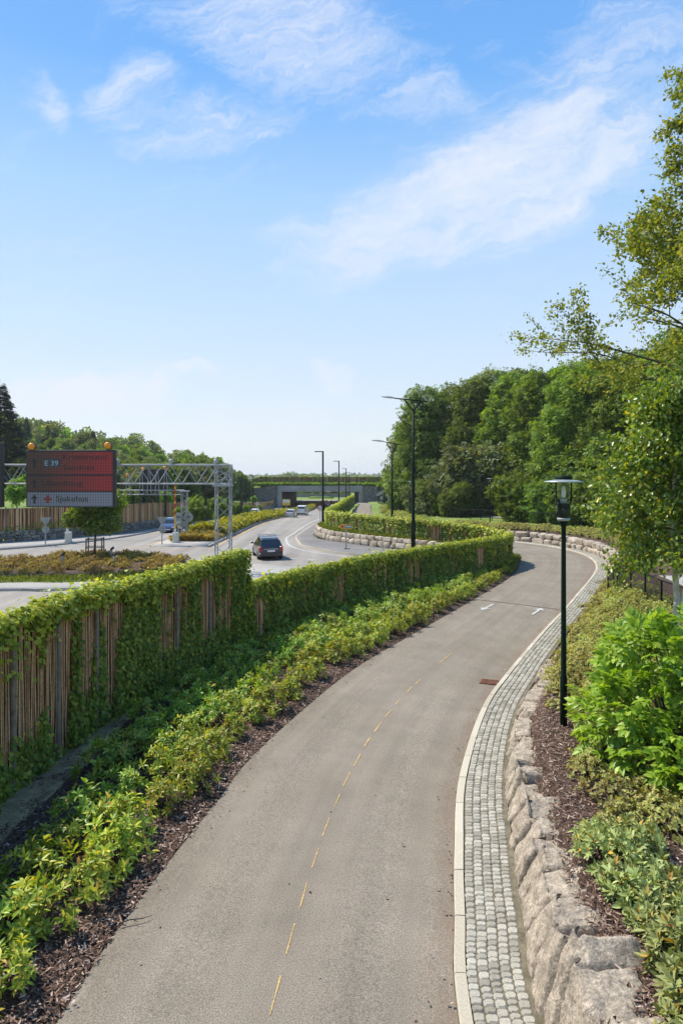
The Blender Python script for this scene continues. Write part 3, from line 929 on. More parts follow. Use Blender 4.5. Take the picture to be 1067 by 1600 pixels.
structure('left_planting_bed', up_grid('left_planting_bed', np.concatenate([g, zb], -1), M['mulch']))
# gravel strip at the foot of the tall fence
ga = WT.at(np.linspace(0, WT.near(-5.0, 16.3), 40))
gw = np.interp(np.linspace(0, 1, 40), [0, .55, .9, 1], [1.0, .85, .55, .15]) + .22 * (vnoise(np.arange(40) * .9, np.zeros(40), 3) - .5)
A = ga[0] + ga[2] * .05; B = ga[0] + ga[2] * gw[:, None]
g = A[:, None] * (1 - tt) + B[:, None] * tt
zz = .085 + .012 * vnoise(g[..., 0] * 4, g[..., 1] * 4, 8)
zz[:, -1] = .03
structure('gravel_strip', up_grid('gravel_strip', np.concatenate([g, zz[..., None]], -1), M['gravel']))
# right bed
sr = np.linspace(0, PR.near(9.5, 66), 200)
p, t, nn = PR.at(sr)
offs = np.array([.82, 1.0, 1.25, 1.6, 2.0, 2.6, 3.4, 4.3, 5.2, 6.0])
g = p[:, None] + nn[:, None] * offs[None, :, None]
zb = terrain(g[..., 0].ravel(), g[..., 1].ravel()).reshape(g.shape[:2]) + .06
zb += .05 * (vnoise(g[..., 0] * 1.5, g[..., 1] * 1.5, 9) - .5)
zb[:, 0] = .05; zb[:, 1] = np.maximum(.06, zb[:, 1]); zb[:, -1] -= .25
RB_G, RB_Z = g, zb
structure('right_planting_bed', up_grid('right_planting_bed', np.concatenate([g, zb[..., None]], -1), M['mulch']))

# planted island in the junction, its grass edge, sett pavement and kerb
isl = crom([(-38, 39), (-22.2, 44.3), (-19.9, 47.6), (-15.4, 48.3), (-11.5, 46.2), (-9.6, 42.5), (-10.6, 38.4), (-14.8, 36.6), (-18, 36.5), (-38, 33)], .6)[:-1]
structure('island_bed', MB().prism([tuple(q) for q in isl[::-1]], -.1, .16).mesh('island_bed', M['mulch']))
gr = crom([(-38, 31.6), (-18, 35.2), (-14.6, 35.3), (-10.0, 37.0), (-8.9, 41.5)], .5)
gi = crom([(-38, 33.8), (-18, 36.7), (-14.8, 36.8), (-10.9, 38.6), (-9.9, 42.3)], .5)
strip('grass_edging', match(gr, 40), match(gi, 40), .15, M['grass'])
go = crom([(-38, 29.4), (-18, 33.2), (-14.0, 33.4), (-8.6, 36.0), (-7.4, 41.5)], .5)
strip('sett_pavement', match(go, 40), match(gr, 40) , .13, M['paving_light'])
kerbstones('island_kerb', Line(go), 0, Line(go).L, 0, .16, -.1, .15, M['granite_kerb'], 1.2, zr)
strip('fence_pavement', match(crom([(-13, 12), (-10.5, 20), (-8.2, 30), (-7.9, 40.4), (-5.4, 43.4), (-1.5, 41.2), (3, 39.5), (8, 42.4)], .5), 50),
      match(WALLN - np.array([.2, 0]), 50), .1, M['paving_light'])

# ------------------------------------------------------------------- painted lines
ribbon('edge_line', crom([(1.0, 200), (-1.7, 140), (-3.6, 109), (-4.4, 88), (-4.8, 72), (-5.1, 64), (-5.0, 61.8), (-4.5, 57.3), (-3.7, 54), (-2.6, 51.6), (-.3, 48.6), (3, 45.6)], .5), .2, .032, M['worn_white'])
ribbon('lane_line', [(-7.6, 50), (-7.5, 57), (-7.3, 72), (-6.8, 92), (-6.2, 120), (-3, 200)], .15, .032, M['worn_white'], dash=(1.0, 2.2))
mo = Line(MED_R); ps = mo.at(np.linspace(1, mo.L - 1, 90))
ribbon('yellow_line', ps[0] + ps[2] * .55, .17, .032, M['road_yellow'])
mo = Line(MED_L); ps = mo.at(np.linspace(1, mo.L - 1, 90))
ribbon('left_yellow_line', ps[0] - ps[2] * .5, .17, .032, M['road_yellow'])
ribbon('tip_line', [(-17.5, 55), (-13, 52.3), (-10.4, 52.8), (-10.0, 54.5)], .15, .032, M['road_yellow'])
mo = Line(KERB_L); ps = mo.at(np.linspace(20, mo.L - 70, 110))
ribbon('far_edge_line', ps[0] + ps[2] * .6, .15, .032, M['worn_white'])
ribbon('far_lane_line', ps[0] + ps[2] * 3.1, .13, .032, M['worn_white'], dash=(1.0, 2.5))
ribbon('crossing_line', [(-3.6, 46.9), (-.6, 45.2)], .25, .032, M['worn_white'], dash=(.7, .8))

zc = lambda y: zp(y) + .045
bm = MB()
for (x0, y0, x1, y1) in [(165, 1565, 210, 1400), (233, 1310, 268, 1183), (290, 1117, 320, 1010), (340, 950, 368, 868), (383, 820, 413, 742), (430, 705, 455, 645), (470, 608, 500, 552),
                         (515, 525, 542, 475), (557, 445, 583, 405), (600, 382, 628, 345), (642, 322, 672, 292), (688, 270, 710, 245), (735, 220, 755, 195), (770, 185, 790, 165), (870, 95, 920, 55)]:
    a = np.array(G(360 + x0 / 2.667, 1000 + y0 / 2.667, .05)); c = np.array(G(360 + x1 / 2.667, 1000 + y1 / 2.667, .05))
    d = norm(c - a); e = np.array([d[1], -d[0]])
    n_ = 7
    L1, R1 = [], []
    for k in range(n_ + 1):
        m_ = a + (c - a) * k / n_
        w_ = .008 * rng.uniform(.4, 1.3) * (1.5 if a[1] > 12 else 1)
        L1.append((*(m_ - e * w_), .056)); R1.append((*(m_ + e * w_), .056))
    bm.add(L1 + R1, [(k, n_ + 1 + k, n_ + 2 + k, k + 1) for k in range(n_)])
structure('survey_dashes', bm.mesh('survey_dashes', M['path_yellow']))


def arrow(tail, tip):
    tail, tip = np.array(tail), np.array(tip)
    d = norm(tip - tail); e = np.array([d[1], -d[0]]); L_ = np.linalg.norm(tip - tail)
    pts = [(0, -.06), (L_ - .5, -.06), (L_ - .56, -.23), (L_, 0), (L_ - .56, .23), (L_ - .5, .06), (0, .06)]
    V = [(*(tail + d * u + e * v), .058) for u, v in pts]
    mb = MB().add(V, [(0, 1, 5, 6), (2, 3, 1), (1, 3, 5), (3, 4, 5)])
    me = mb.mesh('path_arrow', M['worn_white'])
    return structure('path_arrow', me)


arrow(G(770, 946), G(752, 955.5))
arrow(G(831, 962.5), G(846, 952))
a, c = G(742, 938), G(873, 954)
ribbon('tar_seam', [a, c], .06, .057, M['plastic'], zf=zp)
# rusty drain cover beside the kerb
d0 = G(764, 1068)
b = MB()
b.bevbox(-.24, .24, -.2, .2, 0, .025, .008)
dc = thing('drain_cover', 'small rusty square drain cover beside the pale kerb', 'drain cover', (d0[0], d0[1], .035), R(-20))
b.obj('frame', M['rust'], dc)
b = MB()
for k in range(7):
    b.box(-.2, .2, -.165 + k * .05, -.14 + k * .05, .025, .032)
b.obj('grate', M['rust'], dc)

# loose bark chips on both beds
def chips(n, pts, zs, smin, smax):
    ax = norm(np.c_[rng.normal(size=(n, 2)), rng.normal(0, .25, n)])
    nr = norm(np.c_[rng.normal(0, .35, (n, 2)), np.ones(n)])
    return scatter('c', [(-.13, 0, 0), (-.09, 1, .03), (.1, .9, 0), (.14, .05, .04)], [(0, 3, 2, 1)], np.c_[pts, zs], ax, nr, rng.uniform(smin, smax, n), M['chip'])


n1 = 42000
u = rng.uniform(0, 1, n1) ** 1.6; v = rng.uniform(.25, 1.0, n1) ** .8
si = u * PL.near(4.2, 27)
pe1 = PL.at(si)[0]
d_ = np.interp(si, sp, np.arange(len(sp))); w1 = np.stack([np.interp(d_, np.arange(len(sp)), wi[:, k]) for k in (0, 1)], 1)
pts = w1 * (1 - v[:, None]) + pe1 * v[:, None]
n2 = 70000
u2 = rng.uniform(0, 1, n2) ** 1.7 * PR.near(9, 29); o2 = .95 + 3.4 * rng.uniform(0, 1, n2) ** 1.2
p2, t2, q2 = PR.at(u2)
pts2 = p2 + q2 * o2[:, None]
z2 = terrain(pts2[:, 0], pts2[:, 1]) + .085
n5 = 9000
s5 = rng.uniform(0, WT.near(-5.0, 16.3), n5)
p5, t5_, q5 = WT.at(s5)
pts5 = p5 + q5 * (.1 + 1.15 * rng.uniform(0, 1, n5) ** 1.0)[:, None]
d5 = np.linalg.norm(pts5 - p5, axis=1)
sel5 = (vnoise(pts5[:, 0] * 2.2, pts5[:, 1] * 2.2, 12) > .64) | (rng.random(n5) < .1 + .8 * ss((d5 - .62) / .3))
pts5 = pts5[sel5]
keep = (o2 > 1.27) | (p2[:, 1] > 19)
pts2, z2 = pts2[keep], z2[keep]
me = chips(n1 + len(pts2) + len(pts5), np.vstack([pts, pts2, pts5]), np.r_[.035 + .05 * np.sin(np.pi * v) + .012, z2, np.full(len(pts5), .105)], .03, .085)
tag(link('bark_mulch', me), 'loose brown bark chips covering both planting beds', None, None, 'stuff')

n = 420
sl_ = rng.uniform(0, PL.near(8, 36), n); side = rng.random(n) < .6
pl0 = PL.at(sl_)[0]; i_ = np.interp(sl_, PL.s, np.arange(len(PL.s)))
pr0 = np.stack([np.interp(i_, np.arange(len(P4)), P4[:, 2 + k]) for k in (0, 1)], 1)
u = np.where(side, rng.exponential(.035, n), 1 - rng.exponential(.02, n)); u = np.where(rng.random(n) < .16, rng.uniform(0, 1, n), u)
pp = pl0 + (pr0 - pl0) * np.clip(u, 0, .995)[:, None]
me = scatter('litter', *LEAF, np.c_[pp, np.full(n, .062)], np.c_[rng.normal(size=(n, 2)), rng.normal(0, .15, n)], np.c_[rng.normal(0, .25, (n, 2)), np.ones(n)], rng.uniform(.02, .055, n), M['chip'])
tag(link('fallen_leaves', me), 'scattered dry leaf bits and bark along the path edges', None, None, 'stuff')
b = MB()
tx, ty = G(186, 1452)
b.tube([(tx, ty, .07), (tx + .12, ty + .05, .085), (tx + .27, ty + .09, .075), (tx + .36, ty + .16, .07)], [.009, .008, .006, .003], 5)
b.tube([(tx + .16, ty + .06, .08), (tx + .24, ty + .02, .075)], [.005, .002], 4)
tag(link('twig', b.mesh('twig', M['bark'])), 'thin fallen twig sticking out of the mulch onto the path', 'twig')
# =================================================================== IVY-COVERED WILLOW FENCES
def willow(name, ln, s0, s1, zb, zt, parent, spacing=.024, rad=.0088, off=.0, both=True):
    """upright willow rods woven close together, s0..s1 along the line"""
    V = []; F = []
    segs = 6
    q = np.linspace(max(0, s0 - .03), min(ln.L, s1 + .03), max(2, int((s1 - s0) / .3) + 1)); p, t, nn = ln.at(q)  # added dark sheet between the rods, keeps the gaps dark and closed to light
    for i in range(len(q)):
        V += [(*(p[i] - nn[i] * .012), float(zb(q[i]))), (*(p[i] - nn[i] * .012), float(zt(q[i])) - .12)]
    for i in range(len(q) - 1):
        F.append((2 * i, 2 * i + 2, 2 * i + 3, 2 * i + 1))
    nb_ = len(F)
    for side in ((1, -1) if both else (1,)):
        q = np.arange(s0 + .03, s1 - .03, spacing)
        q = q + rng.normal(0, spacing * .25, len(q))
        p, t, nn = ln.at(q)
        for i in range(len(q)):
            a, c = float(zb(q[i])), float(zt(q[i])) + rng.normal(-.06, .05)
            r = rad * rng.uniform(.65, 1.3)
            ph, am = rng.uniform(0, 6.3), rng.uniform(.006, .026)
            bow = rng.normal(0, .012)
            d0 = side * (.028 + off + rng.normal(0, .011))
            o = len(V)
            for k in range(segs + 1):
                h = k / segs
                sx = am * math.sin(ph + h * 5) + bow * h
                rr = r * (1 - .3 * h)
                c0 = p[i] + t[i] * sx + nn[i] * (d0 + .006 * math.sin(ph * 2 + h * 7))
                z = a + (c - a) * h
                for (u, v) in ((-rr, 0), (0, side * rr), (rr, 0)):
                    V.append((*(c0 + t[i] * u + nn[i] * v), z))
            for k in range(segs):
                for m_ in range(2):
                    j = o + 3 * k + m_
                    F.append((j, j + 1, j + 4, j + 3) if side < 0 else (j, j + 3, j + 4, j + 1))
    me = np_mesh(name, np.array(V), np.array(F), M['willow'])
    me.materials.append(M['added_rod_gap_backing'])
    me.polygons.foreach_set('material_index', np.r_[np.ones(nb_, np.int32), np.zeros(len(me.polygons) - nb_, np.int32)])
    return part(name, me, parent)


def ivy(name, ln, zb, zt, sides, parent, seed, size=(.07, .12), top=420, base_cover=.55, s0=0, s1=None, thr=.5, thick=.09, lush=None):
    s1 = s1 or ln.L
    L_ = s1 - s0
    P, A, Nn, S = [], [], [], []
    for side, dens in sides:
        H = float(np.max(zt(np.linspace(s0, s1, 50)) - zb(np.linspace(s0, s1, 50))))
        n = int(dens * L_ * H)
        s = rng.uniform(s0, s1, n); hf = rng.uniform(0, 1, n)
        col = vnoise(s * 2.1, hf * .55 + 20, seed) * .62 + vnoise(s * 4.6, hf * 1.9, seed + 1) * .38
        bias = np.where(hf < .45, (.45 - hf) * base_cover, 0) + np.where(hf > .86, (hf - .86) * 2.2, 0)
        if lush is not None:
            bias = bias + lush(s)
        k = col + bias > thr + rng.normal(0, .035, n)
        s, hf = s[k], hf[k]
        p, t, nn = ln.at(s)
        z = zb(s) + hf * (zt(s) - zb(s))
        bul = side * (.05 + rng.gamma(2.0, thick / 2.6, len(s)) * np.clip((col + bias)[k] - thr + .35, .3, 1.2) * 1.2)
        P.append(np.c_[p + nn * bul[:, None], z])
        A.append(np.c_[t * rng.normal(0, .5, len(s))[:, None] + nn * side * rng.uniform(.1, .7, len(s))[:, None], -rng.uniform(.35, 1.0, len(s))])
        Nn.append(np.c_[nn * side + t * rng.normal(0, .45, len(s))[:, None], rng.uniform(.15, .9, len(s))])
        S.append(rng.uniform(*size, len(s)))
    part(name, scatter(name, *IVY, np.vstack(P), np.vstack(A), np.vstack(Nn), np.hstack(S), M['ivy']), parent)
    P, A, Nn, S = [], [], [], []
    n = int(top * L_)
    s = rng.uniform(s0, s1, n)
    p, t, nn = ln.at(s)
    ang = rng.uniform(-2.0, 2.0, n)                       # 0 = straight up, +-pi/2 = down the sides
    wob = .4 + .75 * vnoise(s * 1.1, np.zeros(n), seed + 7) + .65 * vnoise(s * 3.4, np.sign(ang) + 2.0, seed + 8)
    hang = 1 + 2.2 * ss((vnoise(s * 1.7, np.sign(ang) * 3 + 9.0, seed + 9) - .5) / .35)
    rr = .165 * wob * rng.uniform(.45, 1.05, n)
    over = np.maximum(0, np.abs(ang) - 1.4)
    z = zt(s) - .04 + rr * np.cos(np.clip(ang, -1.5, 1.5)) * .95 - over * .42 * wob * hang * rng.uniform(.3, 1.3, n) + np.maximum(0, rng.normal(-.12, .12, n))
    P.append(np.c_[p + nn * (np.sin(np.clip(ang, -1.57, 1.57)) * (rr + .03))[:, None], z])
    A.append(np.c_[t * rng.normal(0, .7, n)[:, None] + nn * (np.sin(ang) + rng.normal(0, .5, n))[:, None], -.25 - .5 * np.abs(np.sin(ang)) + rng.normal(0, .25, n)])
    Nn.append(np.c_[nn * np.sin(ang)[:, None] * .8 + rng.normal(0, .4, (n, 2)), .35 + np.cos(ang)])
    S.append(rng.uniform(*size, n))
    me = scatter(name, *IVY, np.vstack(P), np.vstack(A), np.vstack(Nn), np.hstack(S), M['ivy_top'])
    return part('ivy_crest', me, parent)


def fence_posts(ln, ss_, zb, zt, parent, side=1, w=.05, off=.07, mat='timber'):
    for s in ss_:
        p, t, nn = ln.at(float(s))
        a = math.atan2(t[1], t[0])
        c = p + nn * off * side
        b = MB().bevbox(-w, w, -.035, .035, float(zb(s)) - .1, float(zt(s)) + .02, .012, Matrix.Translation((c[0], c[1], 0)) @ Matrix.Rotation(a, 4, 'Z'))
        b.obj('post', M[mat], parent)


# the tall stretch nearest the footbridge
f1 = thing('willow_fence', 'tall ivy-topped willow fence nearest the footbridge, ending in a step down', 'fence', (0, 0, 0))
zb1 = lambda s: np.zeros(np.shape(s)) + .02
zt1 = lambda s: np.full(np.shape(s), 3.02) + .05 * np.sin(np.asarray(s) * .7)
psn = [WT.near(*q) for q in ((-5.75, 11.8), (-5.5, 13.2), (-5.35, 14.7), (-5.0, 16.4), (-3.95, 20.1))]
pss = [WT.near(-6.2, 4.5), WT.near(-6.0, 8.3), WT.near(-5.85, 10.1)] + psn[:4] + [WT.near(-4.45, 18.3), psn[4], WT.L - .1]
edges = [0] + pss
for a, c in zip(edges[:-1], edges[1:]):
    if c - a > .15:
        willow('willow_panel', WT, a, c, zb1, zt1, f1)
fence_posts(WT, pss, zb1, zt1, f1)
ivy('ivy_cover', WT, zb1, zt1, [(1, 600), (-1, 120)], f1, 11, (.06, .115), top=760, base_cover=.68, thr=.50, lush=lambda s: .35 * ss((s - WT.L + 1.1) / .5))
# leafy end face at the step
n = 1500
p, t, nn = WT.at(WT.L)
hz = rng.uniform(0, 3.2, n); wv = rng.normal(0, .13, n)
pos = np.c_[np.repeat(p[None], n, 0) + t * rng.uniform(0, .16, n)[:, None] + nn * wv[:, None], hz]
me = scatter('ivy_end', *IVY, pos, np.c_[np.repeat(t[None], n, 0) * .5 + rng.normal(0, .4, (n, 2)), -rng.uniform(.3, 1, n)], np.c_[np.repeat(t[None], n, 0) + rng.normal(0, .4, (n, 2)), rng.uniform(.1, .8, n)], rng.uniform(.06, .11, n), M['ivy'])
part('ivy_end', me, f1)

# the lower stretch that sweeps round the bend
f2 = thing('willow_fence', 'lower ivy-covered willow fence sweeping round the hairpin of the path', 'fence', (0, 0, 0))
sA = WL.near(10.7, 45.0); sB = WL.near(5.9, 51.7)
zb2 = lambda s: np.interp(s, [0, sA, sB, WL.L], [.02, .04, .84, .86])
zt2 = lambda s: np.interp(s, [0, 6, sA, sB, WL.L], [2.02, 2.04, 1.86, 2.36, 2.42])
pss = list(np.arange(2.2, WL.L, 2.4)) + [WL.L - .05]
edges = [0] + pss
for a, c in zip(edges[:-1], edges[1:]):
    willow('willow_panel', WL, a, c, zb2, zt2, f2, spacing=.04, rad=.02)
fence_posts(WL, pss[:11:2], zb2, zt2, f2)
ivy('ivy_cover', WL, zb2, zt2, [(1, 330)], f2, 23, (.075, .14), top=480, base_cover=.6, thr=.40, s1=sA + 1)
ivy('ivy_cover', WL, zb2, zt2, [(-1, 240), (1, 60)], f2, 29, (.09, .16), top=330, base_cover=.15, thr=.42, s0=sA)
# the far stretch, clipped between motorway and path
f3 = thing('willow_fence', 'far narrow ivy hedge fence between the motorway and the sunken path', 'fence', (0, 0, 0))
zb3 = lambda s: np.interp(s, [0, 6, 14, WF.L], [.86, .5, .05, .25]) - .3 * np.interp(s, [0, 10, WF.L], [0, 0, 1])
zt3 = lambda s: np.interp(s, [0, 12, WF.L], [2.42, 2.3, 1.98])
willow('willow_panel', WF, 0, WF.L, zb3, zt3, f3, spacing=.14, rad=.06)
ivy('ivy_cover', WF, zb3, zt3, [(1, 90), (-1, 90)], f3, 31, (.16, .26), top=200, base_cover=.3, thr=.1)

# the bare willow fence along the far side of the motorway
f4 = thing('willow_fence', 'long bare brown willow fence standing on the dry stone wall beyond the motorway', 'fence', (0, 0, 0))
BLo = Line(BASE_L + 0.0)
zb4 = lambda s: zr(BL.at(np.asarray(s, float))[0][..., 1]) + .95
zt4 = lambda s: zb4(s) + np.interp(BL.at(np.asarray(s, float))[0][..., 1], [0, 70, 130, 200], [2.1, 2.1, 1.7, 1.4])
step = 4.2
sts = np.arange(14, BL.L - .5, step)
class _Off:
    L = BL.L
    @staticmethod
    def at(s):
        p, t, nn = BL.at(s)
        return p - nn * .42, t, nn
for a in sts:
    willow('willow_panel', _Off, a, min(a + step, BL.L), zb4, zt4, f4, spacing=.1, rad=.05, both=False)
fence_posts(_Off, sts[:32], zb4, zt4, f4, 1, .06, .1)
n = 5200
s = rng.uniform(14, BL.L, n); hf = rng.uniform(0, 1, n) ** 1.6
k = (vnoise(s * .22, hf * 2, 77) > .5 + .42 * hf)
s, hf = s[k], hf[k]
p, t, nn = _Off.at(s)
z = zb4(s) + hf * (zt4(s) - zb4(s)) * .9
me = scatter('ivy_growth', *CARD, np.c_[p + nn * (.14 + .08 * rng.random(len(s)))[:, None], z], np.c_[t * rng.normal(0, .5, len(s))[:, None] + nn * .3, -np.ones(len(s))], np.c_[nn, .5 * np.ones(len(s))], rng.uniform(.15, .28, len(s)), M['wood_leaf_light'])
part('ivy_growth', me, f4)

# =================================================================== SHRUBS
def shrub_mesh(name, n_whorl, rx, h, leaf, mat, seed, per=9, tmpl=LONG6, up=.45, flat=.55, wide=1.0):
    """a mound of leafy shoots, each ending in a ring of leaves"""
    r = np.random.default_rng(seed)
    th = r.uniform(0, 2 * np.pi, n_whorl); u = np.sqrt(r.uniform(0, 1, n_whorl))
    lob = 1 + .28 * np.sin(th * 3 + seed) + .16 * np.sin(th * 5 + 2 * seed)
    d = np.stack([u * np.cos(th), u * np.sin(th)], 1) * lob[:, None]
    hh = h * (np.sqrt(np.clip(1 - (u * .93) ** 2, 0.02, 1)) * r.uniform(.62, 1.12, n_whorl))
    hh = np.where(r.random(n_whorl) < .25, hh * .55, hh)
    tip = np.c_[d * rx, hh]
    ax = norm(np.c_[d * .8 + r.normal(0, .2, (n_whorl, 2)), np.full(n_whorl, .8)])
    P, A, N_, S = [], [], [], []
    for i in range(n_whorl):
        x = norm(np.cross(ax[i], r.normal(size=3))); y = np.cross(ax[i], x)
        m_ = per + r.integers(-2, 3)
        for k in range(m_):
            a = 2 * np.pi * k / m_ * 1.62 + r.normal(0, .15)
            lvl = k / m_
            el = up * (.1 + 1.5 * lvl) + r.normal(0, .15)
            dr = x * np.cos(a) * np.cos(el) + y * np.sin(a) * np.cos(el) + ax[i] * np.sin(el)
            P.append(tip[i] - ax[i] * (1 - lvl) * leaf * .6); A.append(dr); N_.append(ax[i] * .9 + r.normal(0, .2, 3)); S.append(leaf * r.uniform(.7, 1.15))
    me = scatter(name, *tmpl, np.array(P), np.array(A), np.array(N_), np.array(S), mat, np.full(len(P), wide))
    st = MB()
    for i in range(0, n_whorl, 3):
        b0 = Vector((d[i][0] * rx * .2, d[i][1] * rx * .2, 0))
        st.tube([b0, b0.lerp(Vector(tip[i]), .55) + Vector((0, 0, .02)), Vector(tip[i])], [.011, .008, .005], 4, False)
    return me, st.mesh(name + '_stem', M['bark'])


def make_shrub(name, label, group, meshes):
    t = thing(name, label, 'shrub', group=group)
    part('foliage', meshes[0], t); part('stem', meshes[1], t)
    return t


class Kinds:
    """first call of each variant places the original, later calls copies"""
    def __init__(self, protos):
        self.p = protos; self.used = [False] * len(protos)

    def put(self, loc, rotz, scale, label=None, group=None, i=None):
        i = rng.integers(len(self.p)) if i is None else i
        o = self.p[i]
        if not self.used[i]:
            self.used[i] = True
            o.location = loc; o.rotation_euler = (0, 0, rotz); o.scale = (scale,) * 3
            if label: o['label'] = label
            if group: o['group'] = group
            return o
        return dup(o, loc, rotz, scale, label, group)


rh = [shrub_mesh('rhododendron', 58, .40, .52, .105, M['rhodo'], 100 + i) for i in range(5)]
GA = 'rhododendrons along the sunny edge of the path'
GB = 'rhododendrons in the shade of the ivy fence'
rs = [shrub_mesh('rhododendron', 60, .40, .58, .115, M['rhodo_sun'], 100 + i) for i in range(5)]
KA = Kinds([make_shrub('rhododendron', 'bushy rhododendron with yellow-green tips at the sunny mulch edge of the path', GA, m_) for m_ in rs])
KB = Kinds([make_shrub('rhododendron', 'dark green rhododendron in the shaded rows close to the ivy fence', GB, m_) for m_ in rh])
sM = PL.near(11.6, 43.2)
for row in range(5):
    s = .5 + .25 * row
    while s < sM - 1.0 * row:
        pe_ = PL.at(s)[0]
        d_ = np.interp(s, sp, np.arange(len(sp)))
        w_ = np.array([np.interp(d_, np.arange(len(sp)), wi[:, k]) for k in (0, 1)])
        W = np.linalg.norm(pe_ - w_)
        gap = np.interp(pe_[1], [0, 9, 13, 22, 40], [.78, .78, .72, .55, .6])
        off = gap + row * np.interp(pe_[1], [0, 12, 20], [.84, .82, .72]) + rng.normal(0, .09)
        lim = W - np.interp(pe_[1], [12, 15.5], [1.3, .4])
        big = rng.uniform(.8, 1.12) * np.interp(pe_[1], [30, 40], [1, .75])
        if off < lim and not (rng.random() < .06):
            c = pe_ + (w_ - pe_) / W * off
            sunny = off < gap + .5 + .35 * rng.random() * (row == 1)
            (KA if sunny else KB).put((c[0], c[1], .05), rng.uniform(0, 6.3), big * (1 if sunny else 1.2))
        s += rng.uniform(.7, .95) * (1.0 if pe_[1] < 25 else 1.1)

# right bed: low grey-green rhododendrons in front, spreading azaleas beyond
rg = [shrub_mesh('low_rhododendron', 40, .36, .40, .12, M['rhodo_grey'], 140 + i, per=10, up=.75) for i in range(4)]
KG = Kinds([make_shrub('low_rhododendron', 'low grey-green rhododendron with upright leaf rosettes above the granite blocks', 'grey-green rhododendrons on the right-hand bed', m_) for m_ in rg])
az = [shrub_mesh('azalea', 150, .62, .46, .062, M['azalea'], 160 + i, per=7, tmpl=LEAF) for i in range(4)]
KZ = Kinds([make_shrub('azalea', 'spreading pale green azalea mound between the mesh fence and the lamp post', 'pale azaleas below the mesh fence', m_) for m_ in az])
ab = [shrub_mesh('azalea', 120, .46, .36, .06, M['azalea_brown'], 180 + i, per=7, tmpl=LEAF) for i in range(4)]
KY = Kinds([make_shrub('azalea', 'small olive-brown azalea lining the mulch next to the path margin', 'olive azaleas lining the right-hand margin', m_) for m_ in ab])


def bed_at(s, o):
    p, t, nn = PR.at(s)
    q_ = p + nn * o
    return q_[0], q_[1], gz(q_[0], q_[1]) + .05


for (px, py, sc_) in [(905, 1330, 1), (940, 1345, 1.05), (985, 1385, .9), (930, 1300, .9), (960, 1400, 1.0), (985, 1430, .95), (1000, 1460, .8), (1035, 1480, 1.1), (1045, 1530, 1.1), (1060, 1440, .7),
                      (1060, 1575, 1.15), (1085, 1510, 1.1), (1100, 1570, 1.2), (1090, 1640, 1.2), (1150, 1600, 1.2), (1130, 1450, 1), (1160, 1500, 1.1), (895, 1300, .8), (935, 1375, .9), (970, 1320, 1.0), (1010, 1400, 1.0), (1040, 1420, .9), (1055, 1640, 1.0), (1025, 1430, .6)]:
    x, y = G(px + 34, py + 20, .8)
    KG.put((x, y, gz(x, y) + .05), rng.uniform(0, 6.3), sc_ * .95)
lampx, lampy = G(880, 1146, .66)
# olive azaleas close to the margin from the lamp to the bend
s = PR.near(1.8, 9.6)
while s < PR.near(15.3, 41):
    p, t, nn = PR.at(s)
    base = np.interp(p[1], [9, 11, 13, 17, 21, 40], [2.35, 2.3, 2.15, 1.85, 1.35, 1.2])
    for k in range(3):
        o = base + k * .5 + rng.normal(0, .1)
        x, y, z = bed_at(s + rng.normal(0, .15), o)
        if (k < 2 or y < 24) and not (abs(x - lampx) < .45 and -1.3 < y - lampy < .35):
            KY.put((x, y, z), rng.uniform(0, 6.3), rng.uniform(.75, 1.1))
    s += .62
s = PR.near(3.6, 16.5)
while s < PR.near(14, 36.5):
    p, t, nn = PR.at(s)
    for k in range(4):
        o = np.interp(p[1], [16, 22, 40], [3.3, 2.3, 2.0]) + k * .85 + rng.normal(0, .15)
        x, y, z = bed_at(s + rng.normal(0, .2), o)
        if x < 12.2 and o < 5.9:
            KZ.put((x, y, z - .05), rng.uniform(0, 6.3), rng.uniform(.85, 1.25))
    s += .95
# shrub row above the bend wall
GH = 'azaleas above the bend wall'
s = PR.near(16.0, 41)
while s < PR.near(8.5, 67):
    for k in range(3):
        x, y, z = bed_at(s + rng.normal(0, .2), 2.6 + .95 * k + rng.normal(0, .15))
        KY.put((x, y, z), rng.uniform(0, 6.3), rng.uniform(1.2, 1.7), 'olive azalea in the row above the pale bend wall', GH)
    s += 1.0
# low shrubs beside the far path, seen over the fence
GF = 'low shrubs beside the far path'
for k in range(26):
    y = rng.uniform(78, 135); x = np.interp(y, [75, 88, 106, 140], [6.8, 5.4, 5.2, 6.4]) + rng.uniform(1.6, 3.6)
    KZ.put((x, y, gz(x, y) - .05), rng.uniform(0, 6.3), rng.uniform(1.2, 1.9), 'rounded pale shrub on the slope between the far path and the black railing', GF)
# the heathery planting on the junction island
he = [shrub_mesh('heather', 90, .5, .38, .075, M['heather'], 200 + i, per=6, tmpl=LEAF) for i in range(4)]
KHe = Kinds([make_shrub('heather', 'rusty green low bush in the mulch of the junction island', 'rusty low bushes on the junction island', m_) for m_ in he])
ipoly = isl
cnt = 0
for gx_ in np.arange(-32, -9.5, .95):
    for gy_ in np.arange(36.6, 48.6, .95):
        x, y = gx_ + rng.normal(0, .2), gy_ + rng.normal(0, .2)
        ins = False
        for (a, c) in zip(ipoly, np.roll(ipoly, -1, 0)):
            if (a[1] > y) != (c[1] > y) and x < (c[0] - a[0]) * (y - a[1]) / (c[1] - a[1]) + a[0]:
                ins = not ins
        px = CX + x / y * FPX
        if ins and px > -60 and rng.random() < np.interp(y, [36, 40, 43], [.55, .8, 1]):
            KHe.put((x, y, .14), rng.uniform(0, 6.3), rng.uniform(.7, 1.15) * np.interp(y, [37, 44], [.8, 1.15])); cnt += 1

